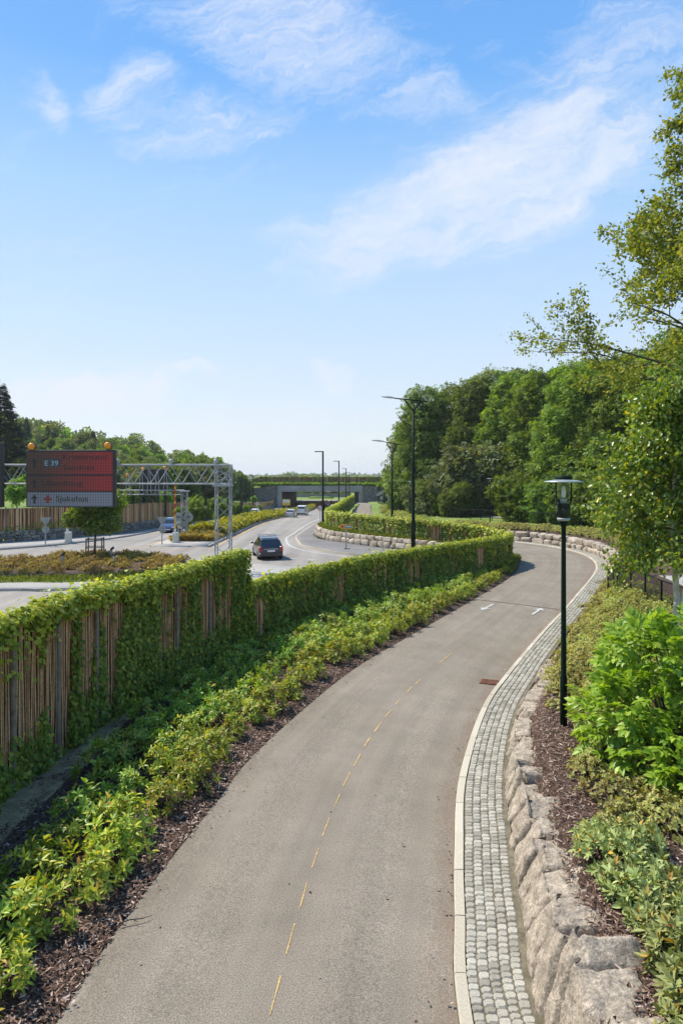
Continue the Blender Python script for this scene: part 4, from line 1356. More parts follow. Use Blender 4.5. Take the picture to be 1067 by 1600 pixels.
# the yellow-green hedge of the central reservation, brownish at its near tip
def hedge(name, label, y0, y1, h, mat, n, size, w0=.3, w1=.62):
    mr, ml = Line(MED_R), Line(MED_L)
    yy = rng.uniform(0, 1, n) ** 1.35 * (y1 - y0) + y0
    xr_ = np.interp(yy, MED_R[:, 1], MED_R[:, 0]) - w0; xl_ = np.interp(yy, MED_L[:, 1], MED_L[:, 0]) + w1
    u_ = rng.uniform(-1, 1, n)
    x = (xr_ + xl_) / 2 + u_ * (xr_ - xl_) / 2
    bump = .75 + .4 * vnoise(x * .9, yy * .7, 3)
    top = h * bump * (1 - np.abs(u_) ** 3 * .55)
    fr = 1 - rng.uniform(0, 1, n) ** 2.2
    z = zr(yy) + .14 + top * fr
    ax = np.c_[rng.normal(0, .6, n) + u_ * .5, rng.normal(0, .6, n), rng.uniform(-.1, .9, n)]
    me = scatter(name, *SPRAY, np.c_[x, yy, z], ax, np.c_[u_ * .6 + rng.normal(0, .4, n), rng.normal(0, .5, n), np.ones(n)], rng.uniform(*size, n), mat)
    tag(link(name, me), label, 'hedge')


hedge('reservation_hedge', 'long yellow-green clipped hedge on the central reservation', 63.5, 205, 1.0, M['hedge_yellow'], 11000, (.3, .6))
hedge('reservation_hedge', 'short low rusty-brown planting at the near tip of the central reservation', 58.5, 64.5, .5, M['heather'], 1500, (.25, .4))

# rough grass on the verge and inside the bend
n = 9000
a_ = rng.uniform(0, .97, n); b_ = rng.uniform(.12, .9, n)
ia = a_ * 59
p0 = np.stack([np.interp(ia, np.arange(60), SFo[:, k]) for k in (0, 1)], 1); p1 = np.stack([np.interp(ia, np.arange(60), inn[:, k]) for k in (0, 1)], 1)
zq = np.interp(a_, [0, .78, 1], [.86, .86, .12]) + .04
pa = np.c_[p0 * (1 - b_[:, None]) + p1 * b_[:, None], zq]
n3 = 1800
s = PL.near(9.6, 39) + rng.uniform(0, 1, n3) * 9
p, t, nn = PL.at(s)
pb = np.c_[p - nn * rng.uniform(.1, 1.0, n3)[:, None], np.full(n3, .07)]
n4 = 6000
s = rng.uniform(0, .95, n4); ia = s * 39
g0 = match(gr, 40); g1 = match(gi, 40)
p0 = np.stack([np.interp(ia, np.arange(40), g0[:, k]) for k in (0, 1)], 1); p1 = np.stack([np.interp(ia, np.arange(40), g1[:, k]) for k in (0, 1)], 1)
b_ = rng.uniform(0, 1, n4)[:, None]
pc = np.c_[p0 * (1 - b_) + p1 * b_, np.full(n4, .15)]
pos = np.vstack([pa, pb, pc])
me = scatter('g', [(-.09, 0, 0), (-.05, .6, .05), (0, 1, .25), (.09, 0, 0)], [(0, 3, 2, 1)], pos, np.c_[rng.normal(0, .35, (len(pos), 2)), np.ones(len(pos))], rng.normal(size=(len(pos), 3)), rng.uniform(.14, .34, len(pos)), M['grass_blade'])
tag(link('grass_tuft', me), 'rough grass on the verge above the curved wall and round the island', None, None, 'stuff')
# =================================================================== SIGNS, GANTRIES, LAMPS
def text_mesh(body, width, height=None, mat=None, extrude=.006, name='lettering'):
    cu = bpy.data.curves.new('t', 'FONT')
    cu.body = body; cu.extrude = extrude
    o = bpy.data.objects.new('t', cu); COL.objects.link(o)
    bpy.context.view_layer.update()
    me = bpy.data.meshes.new_from_object(o.evaluated_get(bpy.context.evaluated_depsgraph_get()))
    bpy.data.objects.remove(o); bpy.data.curves.remove(cu)
    n = len(me.vertices)
    co = np.zeros(n * 3, np.float32); me.vertices.foreach_get('co', co); co = co.reshape(-1, 3)
    w = co[:, 0].max() - co[:, 0].min()
    k = width / w
    kz = k if height is None else height / (co[:, 1].max() - max(0, co[:, 1].min()) + 1e-6)
    out = np.stack([(co[:, 0] - co[:, 0].min()) * k, -co[:, 2], co[:, 1] * kz], 1)
    me.vertices.foreach_set('co', out.astype(np.float32).ravel())
    me.name = name
    if mat: me.materials.clear(); me.materials.append(mat)
    me.update()
    return me


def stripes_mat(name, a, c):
    """louvred sign face: narrow upright slats, painted with shading that runs from dim to sunlit across it"""
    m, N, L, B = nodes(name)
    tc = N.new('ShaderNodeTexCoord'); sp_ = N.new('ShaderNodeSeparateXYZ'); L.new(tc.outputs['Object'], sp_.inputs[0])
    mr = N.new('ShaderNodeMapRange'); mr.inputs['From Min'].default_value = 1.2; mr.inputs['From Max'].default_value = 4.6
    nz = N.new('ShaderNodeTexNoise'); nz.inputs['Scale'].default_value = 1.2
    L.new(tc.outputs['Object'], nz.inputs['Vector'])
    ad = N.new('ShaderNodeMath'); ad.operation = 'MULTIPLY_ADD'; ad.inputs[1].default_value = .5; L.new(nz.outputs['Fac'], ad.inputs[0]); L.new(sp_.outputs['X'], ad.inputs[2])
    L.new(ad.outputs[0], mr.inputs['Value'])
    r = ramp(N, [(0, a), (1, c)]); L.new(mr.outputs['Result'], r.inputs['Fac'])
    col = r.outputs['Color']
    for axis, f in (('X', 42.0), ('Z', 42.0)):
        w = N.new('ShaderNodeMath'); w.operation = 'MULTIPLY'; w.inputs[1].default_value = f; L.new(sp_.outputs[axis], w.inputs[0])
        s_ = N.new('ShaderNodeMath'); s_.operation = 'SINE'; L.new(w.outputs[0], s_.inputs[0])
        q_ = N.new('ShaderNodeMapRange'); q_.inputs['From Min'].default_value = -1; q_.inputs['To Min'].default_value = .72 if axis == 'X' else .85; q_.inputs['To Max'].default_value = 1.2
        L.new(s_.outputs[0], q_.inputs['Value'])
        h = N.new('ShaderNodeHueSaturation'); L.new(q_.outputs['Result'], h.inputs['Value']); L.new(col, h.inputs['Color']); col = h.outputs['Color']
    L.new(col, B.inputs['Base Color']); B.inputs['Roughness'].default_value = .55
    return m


M['sign_red'] = stripes_mat('sign_red', (.07, .03, .017), (.3, .022, .02))  # dim brown to bright red: uneven light on the face put into the colour
M['sign_pale'] = stripes_mat('sign_pale', (.17, .17, .19), (.21, .21, .235))
M['sign_black'] = mat_flat('sign_black', (.016, .016, .018), rough=.5)
M['sign_blue'] = mat_flat('sign_blue', (.025, .045, .06), rough=.5)
M['sign_letter'] = mat_flat('sign_letter', (.02, .016, .016), rough=.6)
M['sign_grey_letter'] = mat_flat('sign_grey_letter', (.35, .38, .38), rough=.5)
M['sign_cross'] = mat_flat('sign_cross', (.2, .03, .02), rough=.6)
M['sign_yellow'] = mat_flat('sign_yellow', (.8, .5, .03), rough=.4)
M['sign_orange'] = mat_flat('sign_orange', (.85, .3, .03), rough=.4)
M['sign_teal'] = mat_flat('sign_teal', (.03, .22, .17), rough=.4)
M['sign_redring'] = mat_flat('sign_redring', (.42, .05, .045), rough=.4)
M['boom_red'] = mat_flat('boom_red', (.5, .05, .012), rough=.45)
M['boom_yellow'] = mat_flat('boom_yellow', (.8, .42, .02), rough=.45)
M['cabinet'] = mat_flat('cabinet', (.55, .54, .47), rough=.5)


def lattice_mast(b, x, y, z0, z1, w, r=.03, step=.75):
    for sx in (-1, 1):
        for sy in (-1, 1):
            b.tube([(x + sx * w / 2, y + sy * w / 2, z0), (x + sx * w / 2, y + sy * w / 2, z1)], r * 1.5, 6)
    z = z0 + .1; k = 0
    while z < z1 - step * .6:
        z2 = min(z + step, z1)
        for (ax, ay, bx, by) in ((-1, -1, 1, -1), (1, -1, 1, 1), (1, 1, -1, 1), (-1, 1, -1, -1)):
            if k % 2: ax, ay, bx, by = bx, by, ax, ay
            b.tube([(x + ax * w / 2, y + ay * w / 2, z), (x + bx * w / 2, y + by * w / 2, z2)], r * .7, 5, False)
        z = z2; k += 1


def truss(b, x0, x1, y, z0, z1, dep, r=.05, step=1.35):
    for yy in (y - dep / 2, y + dep / 2):
        for zz in (z0, z1):
            b.tube([(x0, yy, zz), (x1, yy, zz)], r * (1.25 if zz == z0 else 1.45), 8)
        n = int((x1 - x0) / step)
        xs_ = np.linspace(x0, x1, 2 * n + 1)
        ph = 0 if yy < y else 1
        for i in range(2 * n):
            za, zc_ = (z0, z1) if (i + ph) % 2 == 0 else (z1, z0)
            b.tube([(xs_[i], yy, za), (xs_[i + 1], yy, zc_)], r * .62, 5, False)
    for zz in (z0, z1):
        n = int((x1 - x0) / step)
        xs_ = np.linspace(x0, x1, n + 1)
        for i in range(n):
            b.tube([(xs_[i], y - dep / 2, zz), (xs_[i + 1], y + dep / 2, zz)], r * .5, 5, False)
            b.tube([(xs_[i], y - dep / 2, zz), (xs_[i], y + dep / 2, zz)], r * .5, 5, False)


# ---- gantry over the junction
ga_ = thing('sign_gantry', 'grey lattice gantry spanning the junction with its mast behind the ivy fence', 'gantry', (0, 0, 0))
GY = 40.0
b = MB(); lattice_mast(b, -6.9, GY, 0, 5.15, .82, .027); b.obj('mast', M['galvanised'], ga_)
b = MB(); truss(b, -37, -6.45, GY, 5.2, 6.3, .85, .039); b.obj('truss', M['galvanised'], ga_)
b = MB(); b.bevbox(-7.45, -6.4, GY - .5, GY + .5, 5.05, 5.18, .02); b.obj('mast_plate', M['galvanised'], ga_)
b = MB(); lattice_mast(b, -6.9, GY, 5.18, 6.34, .86, .03, .38); b.obj('mast_head', M['galvanised'], ga_)
b = MB(); lattice_mast(b, -36.5, GY, 0, 5.15, .82, .034); b.obj('mast', M['galvanised'], ga_)
b = MB()
for x in (-13.0, -9.9, -7.3):
    b.lathe([(0, 6.36), (.09, 6.36), (.13, 6.45), (.13, 6.58), (.06, 6.66), (0, 6.66)], 10, (x, GY - .3, 0))
b.obj('lamp_housing', M['lamp_grey'], ga_)


def beacon(parent, x, y, z, r=.21):
    b = MB()
    Mx = Matrix.Translation((x, y, z)) @ Matrix.Rotation(R(90), 4, 'X')
    b.lathe([(0, 0), (r * .95, 0), (r, .05), (r * .85, .1), (r * .4, .15), (0, .16)], 20, (0, 0, 0), Mx)
    o = b.obj('beacon', M['amber'], parent, True)
    b = MB(); b.lathe([(r * 1.0, -.12), (r * 1.12, -.12), (r * 1.12, .03), (r * 1.0, .03)], 20, (0, 0, 0), Mx)
    b.box(x - .04, x + .04, y - .02, y + .06, z - r - .12, z - r + .02)
    b.obj('housing', M['sign_black'], o)


def PXM(px, py, D):          # a point straight ahead at distance D
    return ((px - CX) * D / FPX, CAM_H - (py - HZ) * D / FPX)


SY = 39.2
x0, z1 = PXM(42, 703, SY); x1, z0 = PXM(180.5, 792.5, SY)
W_, H_ = x1 - x0, z1 - z0
sg = thing('direction_sign', 'big red and grey road sign reading Kristiansand, Sandnes, Ullandhaug and Sjukehus', 'road sign', (x0, SY, z0))
b = MB(); b.bevbox(0, W_, -.06, .3, 0, H_, .03); b.obj('case', M['sign_black'], sg)
px2m = SY / FPX
fz = lambda py: (792.5 - py) * px2m
fx = lambda px: (px - 42) * px2m
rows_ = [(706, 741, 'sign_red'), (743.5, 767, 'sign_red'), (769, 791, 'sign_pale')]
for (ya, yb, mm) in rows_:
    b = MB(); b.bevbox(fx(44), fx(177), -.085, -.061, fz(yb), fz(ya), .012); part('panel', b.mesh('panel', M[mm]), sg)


def put_text(body, pxa, pxb, pyb, mat, parent=sg, cap=None):
    me = text_mesh(body, (pxb - pxa) * px2m, cap, mat)
    o = part('lettering', me, parent)
    o.location = (fx(pxa), -.088, fz(pyb))
    return o


put_text('Kristiansand', 100, 168, 718, M['sign_letter'], cap=.30)
put_text('Sandnes', 100.5, 149, 734.5, M['sign_letter'], cap=.30)
put_text('Ullandhaug', 68, 130, 759, M['sign_letter'], cap=.30)
put_text('Sjukehus', 89, 139, 783.5, M['sign_letter'], cap=.33)
b = MB(); b.bevbox(fx(69), fx(95.5), -.1, -.086, fz(730), fz(717), .01); b.obj('number_plate', M['sign_blue'], sg)
o = put_text('E 39', 72, 92.5, 727.5, M['sign_grey_letter'], cap=.28); o.location.y = -.103
for (yc, dy) in ((723.5, 7.2), (755.5, 7.2), (780, 7)):
    cx_, cz_ = fx(55.5), fz(yc); h_ = dy * px2m
    b = MB()
    for (dx, za, zb_) in ((.055, -h_, h_ * .3),):
        b.box(cx_ - dx, cx_ + dx, -.092, -.086, cz_ + za, cz_ + zb_)
    b.add([(cx_ - .2, -.093, cz_ + h_ * .1), (cx_ + .2, -.093, cz_ + h_ * .1), (cx_, -.093, cz_ + h_)], [(0, 1, 2)])
    b.obj('arrow', M['sign_letter'], sg)
cx_, cz_ = fx(76.5), fz(780)
b = MB(); b.box(cx_ - .22, cx_ + .22, -.092, -.086, cz_ - .075, cz_ + .075); b.box(cx_ - .075, cx_ + .075, -.094, -.0865, cz_ - .22, cz_ + .22); b.obj('red_cross', M['sign_cross'], sg)
beacon(sg, fx(49.5), .05, H_ + .2); beacon(sg, fx(168.5), .05, H_ + .25)
b = MB()
for x in (W_ * .25, W_ * .75):
    b.tube([(x, .3, H_ * .25), (x, GY - SY - .35, H_ * .42)], .05, 6); b.tube([(x, .3, H_ * .8), (x, GY - SY - .35, H_ * .72)], .05, 6)
b.obj('bracket', M['galvanised'], sg)
# its neighbour, only the edge of which is in the picture
x0b, _ = PXM(-134, 700, SY); x1b, _ = PXM(4.2, 700, SY)
sb = thing('direction_sign', 'dark edge of a second road sign at the end of the gantry', 'road sign', (x0b, SY, z0))
b = MB(); b.bevbox(0, x1b - x0b, -.06, .3, 0, 3.7, .03); b.obj('case', M['sign_black'], sb)
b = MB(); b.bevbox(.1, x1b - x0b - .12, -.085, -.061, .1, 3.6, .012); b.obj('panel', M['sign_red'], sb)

# ---- the second gantry, sign seen from behind
g2 = thing('sign_gantry', 'slim farther gantry carrying a black sign seen from behind', 'gantry', (0, 0, 0))
G2Y = 62.4
xm = PXM(288.5, 0, G2Y)[0]
b = MB(); lattice_mast(b, xm, G2Y, .1, 4.35, .5, .028, .5); b.obj('mast', M['galvanised'], g2)
b = MB(); b.bevbox(xm - .42, xm + .42, G2Y - .35, G2Y + .35, 4.3, 4.42, .02); b.obj('mast_plate', M['galvanised'], g2)
b = MB()
for zz in (4.05, 4.45):
    b.tube([(-26, G2Y, zz), (xm, G2Y, zz)], .045, 6)
for i in range(20):
    xa = -26 + i * .6
    b.tube([(xa, G2Y, 4.05 if i % 2 else 4.45), (xa + .6, G2Y, 4.45 if i % 2 else 4.05)], .02, 4, False)
b.obj('beam', M['galvanised'], g2)
xa, za = PXM(220, 733, G2Y); xb, zb_ = PXM(262, 765, G2Y)
ds = thing('direction_sign', 'black back of a road sign on the farther gantry', 'road sign', (xa, G2Y, zb_))
b = MB(); b.bevbox(0, xb - xa, .12, .4, 0, za - zb_, .03); b.obj('case', M['sign_black'], ds)
for px in (200, 221, 233.5, 246, 259):
    b = MB(); x = PXM(px, 0, G2Y)[0] - xa
    for dx in (-.12, .12):
        b.tube([(x + dx * 1.6, 0, -.45), (x + dx * .5, 0, za - zb_ - (.1 if px > 201 else .5))], .035, 6)
    b.obj('support', M['galvanised'], ds)
for (px, py) in ((200, 742), (224, 733), (258, 731)):
    x, z = PXM(px, py, G2Y); beacon(ds, x - xa, .0, z - zb_, .17)

# ---- road signs seen from behind
def round_disc(b, x, y, z, r, th=.02, n=24):
    Mx = Matrix.Translation((x, y, z)) @ Matrix.Rotation(R(90), 4, 'X')
    b.lathe([(0, 0), (r, 0), (r, th), (0, th)], n, (0, 0, 0), Mx)


def yield_back(px, py, ptop, label):
    x, y = G(px, py, .14)
    t = thing('yield_sign', label, 'road sign', (x, y, .14), R(8))
    H = (py - ptop) * y / FPX
    b = MB(); b.tube([(0, 0, 0), (0, 0, H)], .045, 8); b.obj('post', M['galvanised'], t)
    b = MB()
    w = .42; tri = [(-w, H), (w, H), (.04, H - .68), (-.04, H - .68)]
    b.add([(a, .05, c) for a, c in tri] + [(a, .075, c) for a, c in tri], [(0, 1, 2, 3), (7, 6, 5, 4)] + [(i, i + 4, (i + 1) % 4 + 4, (i + 1) % 4) for i in range(4)])
    b.obj('triangle_plate', M['sign_back'], t)
    b = MB(); round_disc(b, 0, .08, H - 1.0, .29); b.obj('round_plate', M['sign_back'], t)


yield_back(71.5, 851, 808.5, 'grey back of a give-way sign on the far pavement near the dry stone wall')
yield_back(253.5, 850.5, 808, 'grey back of a give-way sign on the tip of the central reservation')
x, y = G(289, 839, .14)
t = thing('keep_sign', 'pair of round grey sign backs on two posts beside the brown planting', 'road sign', (x, y - .6, .14))
for dx in (-.2, .2):
    b = MB(); b.tube([(dx, 0, 0), (dx, 0, 2.2)], .045, 8); b.obj('post', M['galvanised'], t)
for dx in (-.46, .46):
    b = MB(); round_disc(b, dx, .02 + (.025 if dx > 0 else 0), 1.86, .43); o = b.obj('round_plate', M['sign_back'], t)
    b = MB(); b.box(dx - .18, dx + .18, -.03, .0, 1.80, 1.84); b.box(dx - .18, dx + .18, -.03, .0, 1.9, 1.94); b.obj('clamp', M['plastic'], o)
b = MB(); b.bevbox(-.36, .36, .01, .04, 1.0, 1.4, .01); b.obj('square_plate', M['sign_back'], t)


def boom_gate(px, py, ztop, label, rz=0):
    x, y = G(px, py, .14)
    t = thing('boom_barrier', label, 'barrier', (x, y, .14), rz)
    b = MB(); b.bevbox(-.24, .24, -.2, .2, 0, .86, .03); b.obj('cabinet', M['cabinet'], t)
    b = MB(); b.bevbox(-.33, .33, -.28, .28, -.03, .03, .01); b.obj('base', M['concrete'], t)
    b = MB(); b.bevbox(-.09, .09, -.28, -.2, .62, 1.14, .02); b.obj('hinge', M['white_paint'], t)
    b = MB(); b.bevbox(-.055, .055, -.27, -.22, .9, ztop, .012); bo = b.obj('boom', M['boom_yellow'], t)
    b = MB(); z = 2.3
    while z < ztop - .05:
        b.box(-.06, .06, -.275, -.215, z, min(z + .36, ztop + .01)); z += .6
    b.obj('stripe', M['boom_red'], bo)


boom_gate(275, 847.5, 4.9, 'raised red and yellow boom barrier on the tip of the central reservation')
boom_gate(107.5, 847, 4.9, 'raised yellow boom barrier on the far pavement by the dry stone wall')


def speed_sign(loc, zc_, r, digits, label):
    t = thing('speed_sign', label, 'road sign', loc)
    b = MB(); b.tube([(0, .03, 0), (0, .03, zc_ + r * .8)], .035, 8); b.obj('post', M['galvanised'], t)
    b = MB(); round_disc(b, 0, 0, zc_, r); b.obj('plate', M['sign_redring'], t)
    b = MB(); round_disc(b, 0, -.022, zc_, r * .74, .01); b.obj('face', M['plate'], t)
    me = text_mesh(digits, r * .95, r * .62, M['sign_letter']); o = part('lettering', me, t); o.location = (-r * .48, -.035, zc_ - r * .3)


yS = 86.0; xS = PXM(500, 0, yS)[0]
speed_sign((xS, yS, float(zr(yS)) + .1), 2.1, .35, '80', 'red-ringed speed sign on the kerb beside the first black lamp post')
yS = 96.0; xS = PXM(402, 0, yS)[0]
speed_sign((xS, yS, float(zr(yS)) + .14), 2.45, .33, '80', 'red-ringed speed sign in the yellow hedge of the central reservation')
yS = 90.0; xS = PXM(508.5, 0, yS)[0]
t = thing('round_sign', 'dark back of a round sign just behind the speed sign', 'road sign', (xS, yS, float(zr(yS)) + .1))
b = MB(); b.tube([(0, 0, 0), (0, 0, 2.3)], .04, 8); b.obj('post', M['galvanised'], t)
b = MB(); round_disc(b, 0, .03, 2.05, .36); b.obj('round_plate', M['black_paint'], t)
yS = 135.0; xS = PXM(447.5, 0, yS)[0]
t = thing('information_sign', 'small yellow information sign above the hedge near the underpass', 'road sign', (xS, yS, float(zr(yS)) + .1))
b = MB(); b.tube([(0, .04, 0), (0, .04, 2.7)], .06, 8); b.obj('post', M['galvanised'], t)
b = MB(); b.bevbox(-.78, .78, 0, .03, 1.95, 3.15, .01); b.obj('plate', M['sign_yellow'], t)
b = MB(); b.bevbox(-.66, .66, -.012, 0, 2.5, 3.05, .005); b.obj('pale_field', M['plate'], t)
x, y = G(540.5, 858, .13)
t = thing('finger_sign', 'low orange and green finger sign pointing left by the curved granite wall', 'road sign', (x, y, .13))
b = MB(); b.tube([(0, .04, 0), (0, .04, 1.85)], .05, 8); b.obj('post', M['galvanised'], t)
b = MB(); b.bevbox(-.16, .3, -.1, .18, 0, .04, .01); b.obj('foot', M['plastic'], t)
b = MB(); b.prism([(-.58, 1.7), (-.36, 1.55), (.5, 1.55), (.5, 1.87), (-.36, 1.87)], 0, .03)
me = b.mesh('plate', M['sign_orange'])
for v in me.vertices: v.co = Vector((v.co.x, v.co.z - .01, v.co.y))
part('plate', me, t)
b = MB(); b.box(-.1, .46, -.025, -.011, 1.61, 1.82); b.obj('green_field', M['sign_teal'], t)
b = MB()
for (a, c) in ((-.05, .1), (.13, .26), (.29, .4)):
    b.box(a, c, -.03, -.026, 1.68, 1.75)
b.obj('pale_mark', M['plate'], t)
b = MB(); b.box(-.36, -.2, -.02, -.011, 1.68, 1.74); b.box(-.31, -.25, -.022, -.0105, 1.62, 1.8); b.obj('symbol', M['sign_letter'], t)


# ---- lamps
def park_lamp(label, loc, H=4.87):
    t = thing('park_lamp', label, 'street lamp', loc)
    b = MB(); b.lathe([(0, -.2), (.066, -.2), (.066, 1.1), (.052, 1.16), (.043, H - 1.2), (.043, H - .92), (.075, H - .82), (.075, H - .76), (0, H - .76)], 20); b.obj('pole', M['green_paint'], t, True)
    z = H - .76
    b = MB(); b.lathe([(.09, z - .03), (.11, z - .02), (.12, z), (.12, z + .025), (0, z + .025)], 24); b.obj('collar', M['lamp_grey'], t, True)
    b = MB(); b.lathe([(0, z + .03), (.098, z + .03), (.1, z + .27), (.0, z + .27)], 24); b.lathe([(.106, z + .27), (.106, z + .3), (0, z + .3)], 24); b.obj('gear_box', M['plastic'], t, True)
    b = MB(); b.lathe([(.0, z + .305), (.06, z + .305), (.06, z + .39), (.0, z + .39)], 16); b.obj('lamp_holder', M['lamp_grey'], t, True)
    b = MB(); b.lathe([(0, z + .4), (.035, z + .42), (.042, z + .5), (.03, z + .62), (0, z + .65)], 12); b.obj('bulb', M['plate'], t, True)
    b = MB(); b.lathe([(.115, z + .03), (.12, z + .29), (.155, z + .36), (.155, z + .7)], 32)
    b.obj('glass', M['lampglass'], t, True)
    h = z + .7
    b = MB(); b.lathe([(0, h + .01), (.16, h + .005), (.365, h + .0), (.37, h + .012), (.3, h + .03), (.15, h + .055), (0, h + .06)], 40); b.obj('hat', M['hat_metal'], t, True)
    b = MB(); b.lathe([(.155, h + .05), (.16, h + .06), (.16, h + .11), (.12, h + .13), (0, h + .13)], 32); b.obj('cap', M['green_paint'], t, True)
    return t


x, y = G(880, 1146, .66)
pl_ = park_lamp('slim dark green park lamp with a flat metal hat, beside the big bright bush', (x, y, .62))
x, y = PXM(765, 0, 74)[0], 74
dup(pl_, (x, y, gz(x, y)), 0, None, 'small park lamp at the bend, in front of the woodland bush')
x, y = PXM(641, 0, 92)[0], 92
dup(pl_, (x, y, gz(x, y)), 0, None, 'small distant park lamp behind the tall green lamp posts')


def tall_lamp(label, loc, H, k=1.0, arm=2.0):
    """tapered mast, level arm carried by a Y fork, flat lantern"""
    t = thing('street_lamp', label, 'street lamp', loc)
    b = MB(); b.lathe([(0, -.2), (.16 * k, -.2), (.16 * k, 1.6), (.13 * k, 1.7), (.12 * k, H * .5), (.095 * k, H * .52), (.085 * k, H - .75), (0, H - .75)], 16); b.obj('pole', M['green_paint'], t, True)
    b = MB()
    z = H - .75
    b.tube([(0, 0, z - .05), (-.62 * k, 0, H - .02)], .05 * k, 8); b.tube([(0, 0, z - .05), (.55 * k, 0, H - .12)], .05 * k, 8)
    b.obj('fork', M['green_paint'], t)
    b = MB(); b.tube([(-arm * k, 0, H + .1), (1.0 * k, 0, H - .16)], [.04 * k, .055 * k], 8); b.obj('arm', M['green_paint'], t)
    b = MB()
    sh = [(-arm * k - .9, 0, .03, .03), (-arm * k - .75, .0, .11, .06), (-arm * k - .3, 0, .17, .1), (-arm * k + .05, 0, .1, .09)]
    ringv = []
    for (xx, _, hw, hh) in sh:
        for a in range(10):
            an = 2 * math.pi * a / 10
            ringv.append((xx, math.cos(an) * hw, H + .12 + (xx + arm * k) * -.08 + math.sin(an) * hh * (1 if math.sin(an) > 0 else .5)))
    fs = [(i * 10 + a, i * 10 + (a + 1) % 10, (i + 1) * 10 + (a + 1) % 10, (i + 1) * 10 + a) for i in range(3) for a in range(10)] + [tuple(range(10)), tuple(range(39, 29, -1))]
    b.add(ringv, fs); b.obj('lantern', M['lamp_grey'], t, True)
    return t


D1 = 48.3
tall_lamp('tallest dark green street lamp with a forked arm, on the verge above the granite wall', (PXM(645.5, 0, D1)[0], D1, .8), 10.3, 1.0, 1.35)
D1 = 54.2
tall_lamp('second, shorter dark green street lamp with a forked arm on the verge', (PXM(612.5, 0, D1)[0], D1, .85), 7.5, .72, 1.0)


def black_lamp(label, loc, H):
    t = thing('street_lamp', label, 'street lamp', loc)
    b = MB(); b.lathe([(0, -.3), (.13, -.3), (.12, 1.5), (.1, 1.6), (.085, H), (0, H)], 12); b.obj('pole', M['black_paint'], t, True)
    b = MB(); b.bevbox(-.3, .1, -.07, .07, H - .06, H + .04, .02); b.bevbox(-.85, -.3, -.13, .13, H - .05, H + .04, .03); b.obj('lantern', M['black_paint'], t)
    return t


for px, D, top, zb_, lab in ((504.5, 70.5, 705.5, .86, 'nearest of the plain black road lamps, at the corner of the ivy fence'), (529.5, 104, 720.5, None, 'second of the plain black road lamps'),
                             (540.5, 150, 732, None, 'third of the plain black road lamps, before the underpass'), (545.8, 190, 738, None, 'farthest of the plain black road lamps, at the mouth of the underpass')):
    x, zt_ = PXM(px, top, D)
    base = float(zr(D)) - .1 if zb_ is None else zb_
    black_lamp(lab, (x, D, base), zt_ - base)
x, zt_ = PXM(395.5, 742, 150); base = gz(x - 2, 150)
black_lamp('black road lamp behind the far willow fence', (x, 150, base - .2), zt_ - base)

for px, py, s_, lab in ((98, 882.5, 1, 'short grey spotlight bollard at the left of the island tree'), (180, 883.5, 1.05, 'front one of two grey spotlight bollards right of the island tree'), (174.5, 873, 1, 'rear one of two grey spotlight bollards right of the island tree')):
    x, y = G(px, py, .16)
    t = thing('spotlight_bollard', lab, 'bollard light', (x, y, .15), 0)
    b = MB(); b.lathe([(0, 0), (.085 * s_, 0), (.085 * s_, .52 * s_), (.07, .55 * s_), (0, .55 * s_)], 12); b.obj('post', M['lamp_grey'], t, True)
    b = MB(); b.tube([(-.06, 0, .56 * s_), (.02, -.03, .66 * s_), (.17, -.06, .78 * s_)], [.05, .085, .075], 10); b.obj('spot_head', M['plastic'], t)

# ---- railings
def railing(name, label, pts, H, spacing, wire, zoff=0.0, fine=False, post_w=.03, max_posts=60):
    t = thing(name, label, 'fence')
    ln = Line(resample(np.array(pts, float), .2))
    q = np.arange(0, ln.L + .01, spacing)
    for s in q[:max_posts]:
        p, tt_, nn = ln.at(s); z = gz(p[0], p[1]) + zoff
        b = MB(); b.bevbox(-post_w, post_w, -post_w, post_w, -.3, H + .02, .008, Matrix.Translation((p[0], p[1], z)) @ Matrix.Rotation(math.atan2(tt_[1], tt_[0]), 4, 'Z'))
        b.obj('post', M['black_paint'], t)
    zs = [gz(*ln.at(s)[0]) + zoff for s in q]
    ps = [ln.at(s)[0] for s in q]
    b = MB()
    for i in range(len(q) - 1):
        b.tube([(*ps[i], zs[i] + H), (*ps[i + 1], zs[i + 1] + H)], post_w * .9, 6, False)
    b.obj('top_rail', M['black_paint'], t)
    b = MB()
    for i in range(len(q) - 1):
        A_, B_ = np.array([*ps[i], zs[i]]), np.array([*ps[i + 1], zs[i + 1]])
        if fine:
            nx = int(np.linalg.norm(B_ - A_) / wire)
            nz = int(H / wire)
            r_ = .0035
            for k in range(-nz, nx):
                for sg_ in (1, -1):
                    k0, k1 = max(k, 0), min(k + nz, nx)
                    if k1 <= k0: continue
                    za, zc_ = (k0 - k) * wire, (k1 - k) * wire
                    if sg_ < 0: za, zc_ = H - za, H - zc_
                    a_ = A_ + (B_ - A_) * (k0 / nx); c_ = A_ + (B_ - A_) * (k1 / nx)
                    b.tube([(a_[0], a_[1], a_[2] + za), (c_[0], c_[1], c_[2] + zc_)], r_, 3, False)
        else:
            for h_ in np.arange(.1, H, wire):
                b.tube([A_ + (0, 0, h_), B_ + (0, 0, h_)], .007, 3, False)
            nx = int(np.linalg.norm(B_ - A_) / (wire * 1.2))
            for k in range(1, nx):
                a_ = A_ + (B_ - A_) * k / nx
                b.tube([a_ + (0, 0, .05), a_ + (0, 0, H)], .006, 3, False)
    b.obj('wire_mesh', M['black_paint'], t)


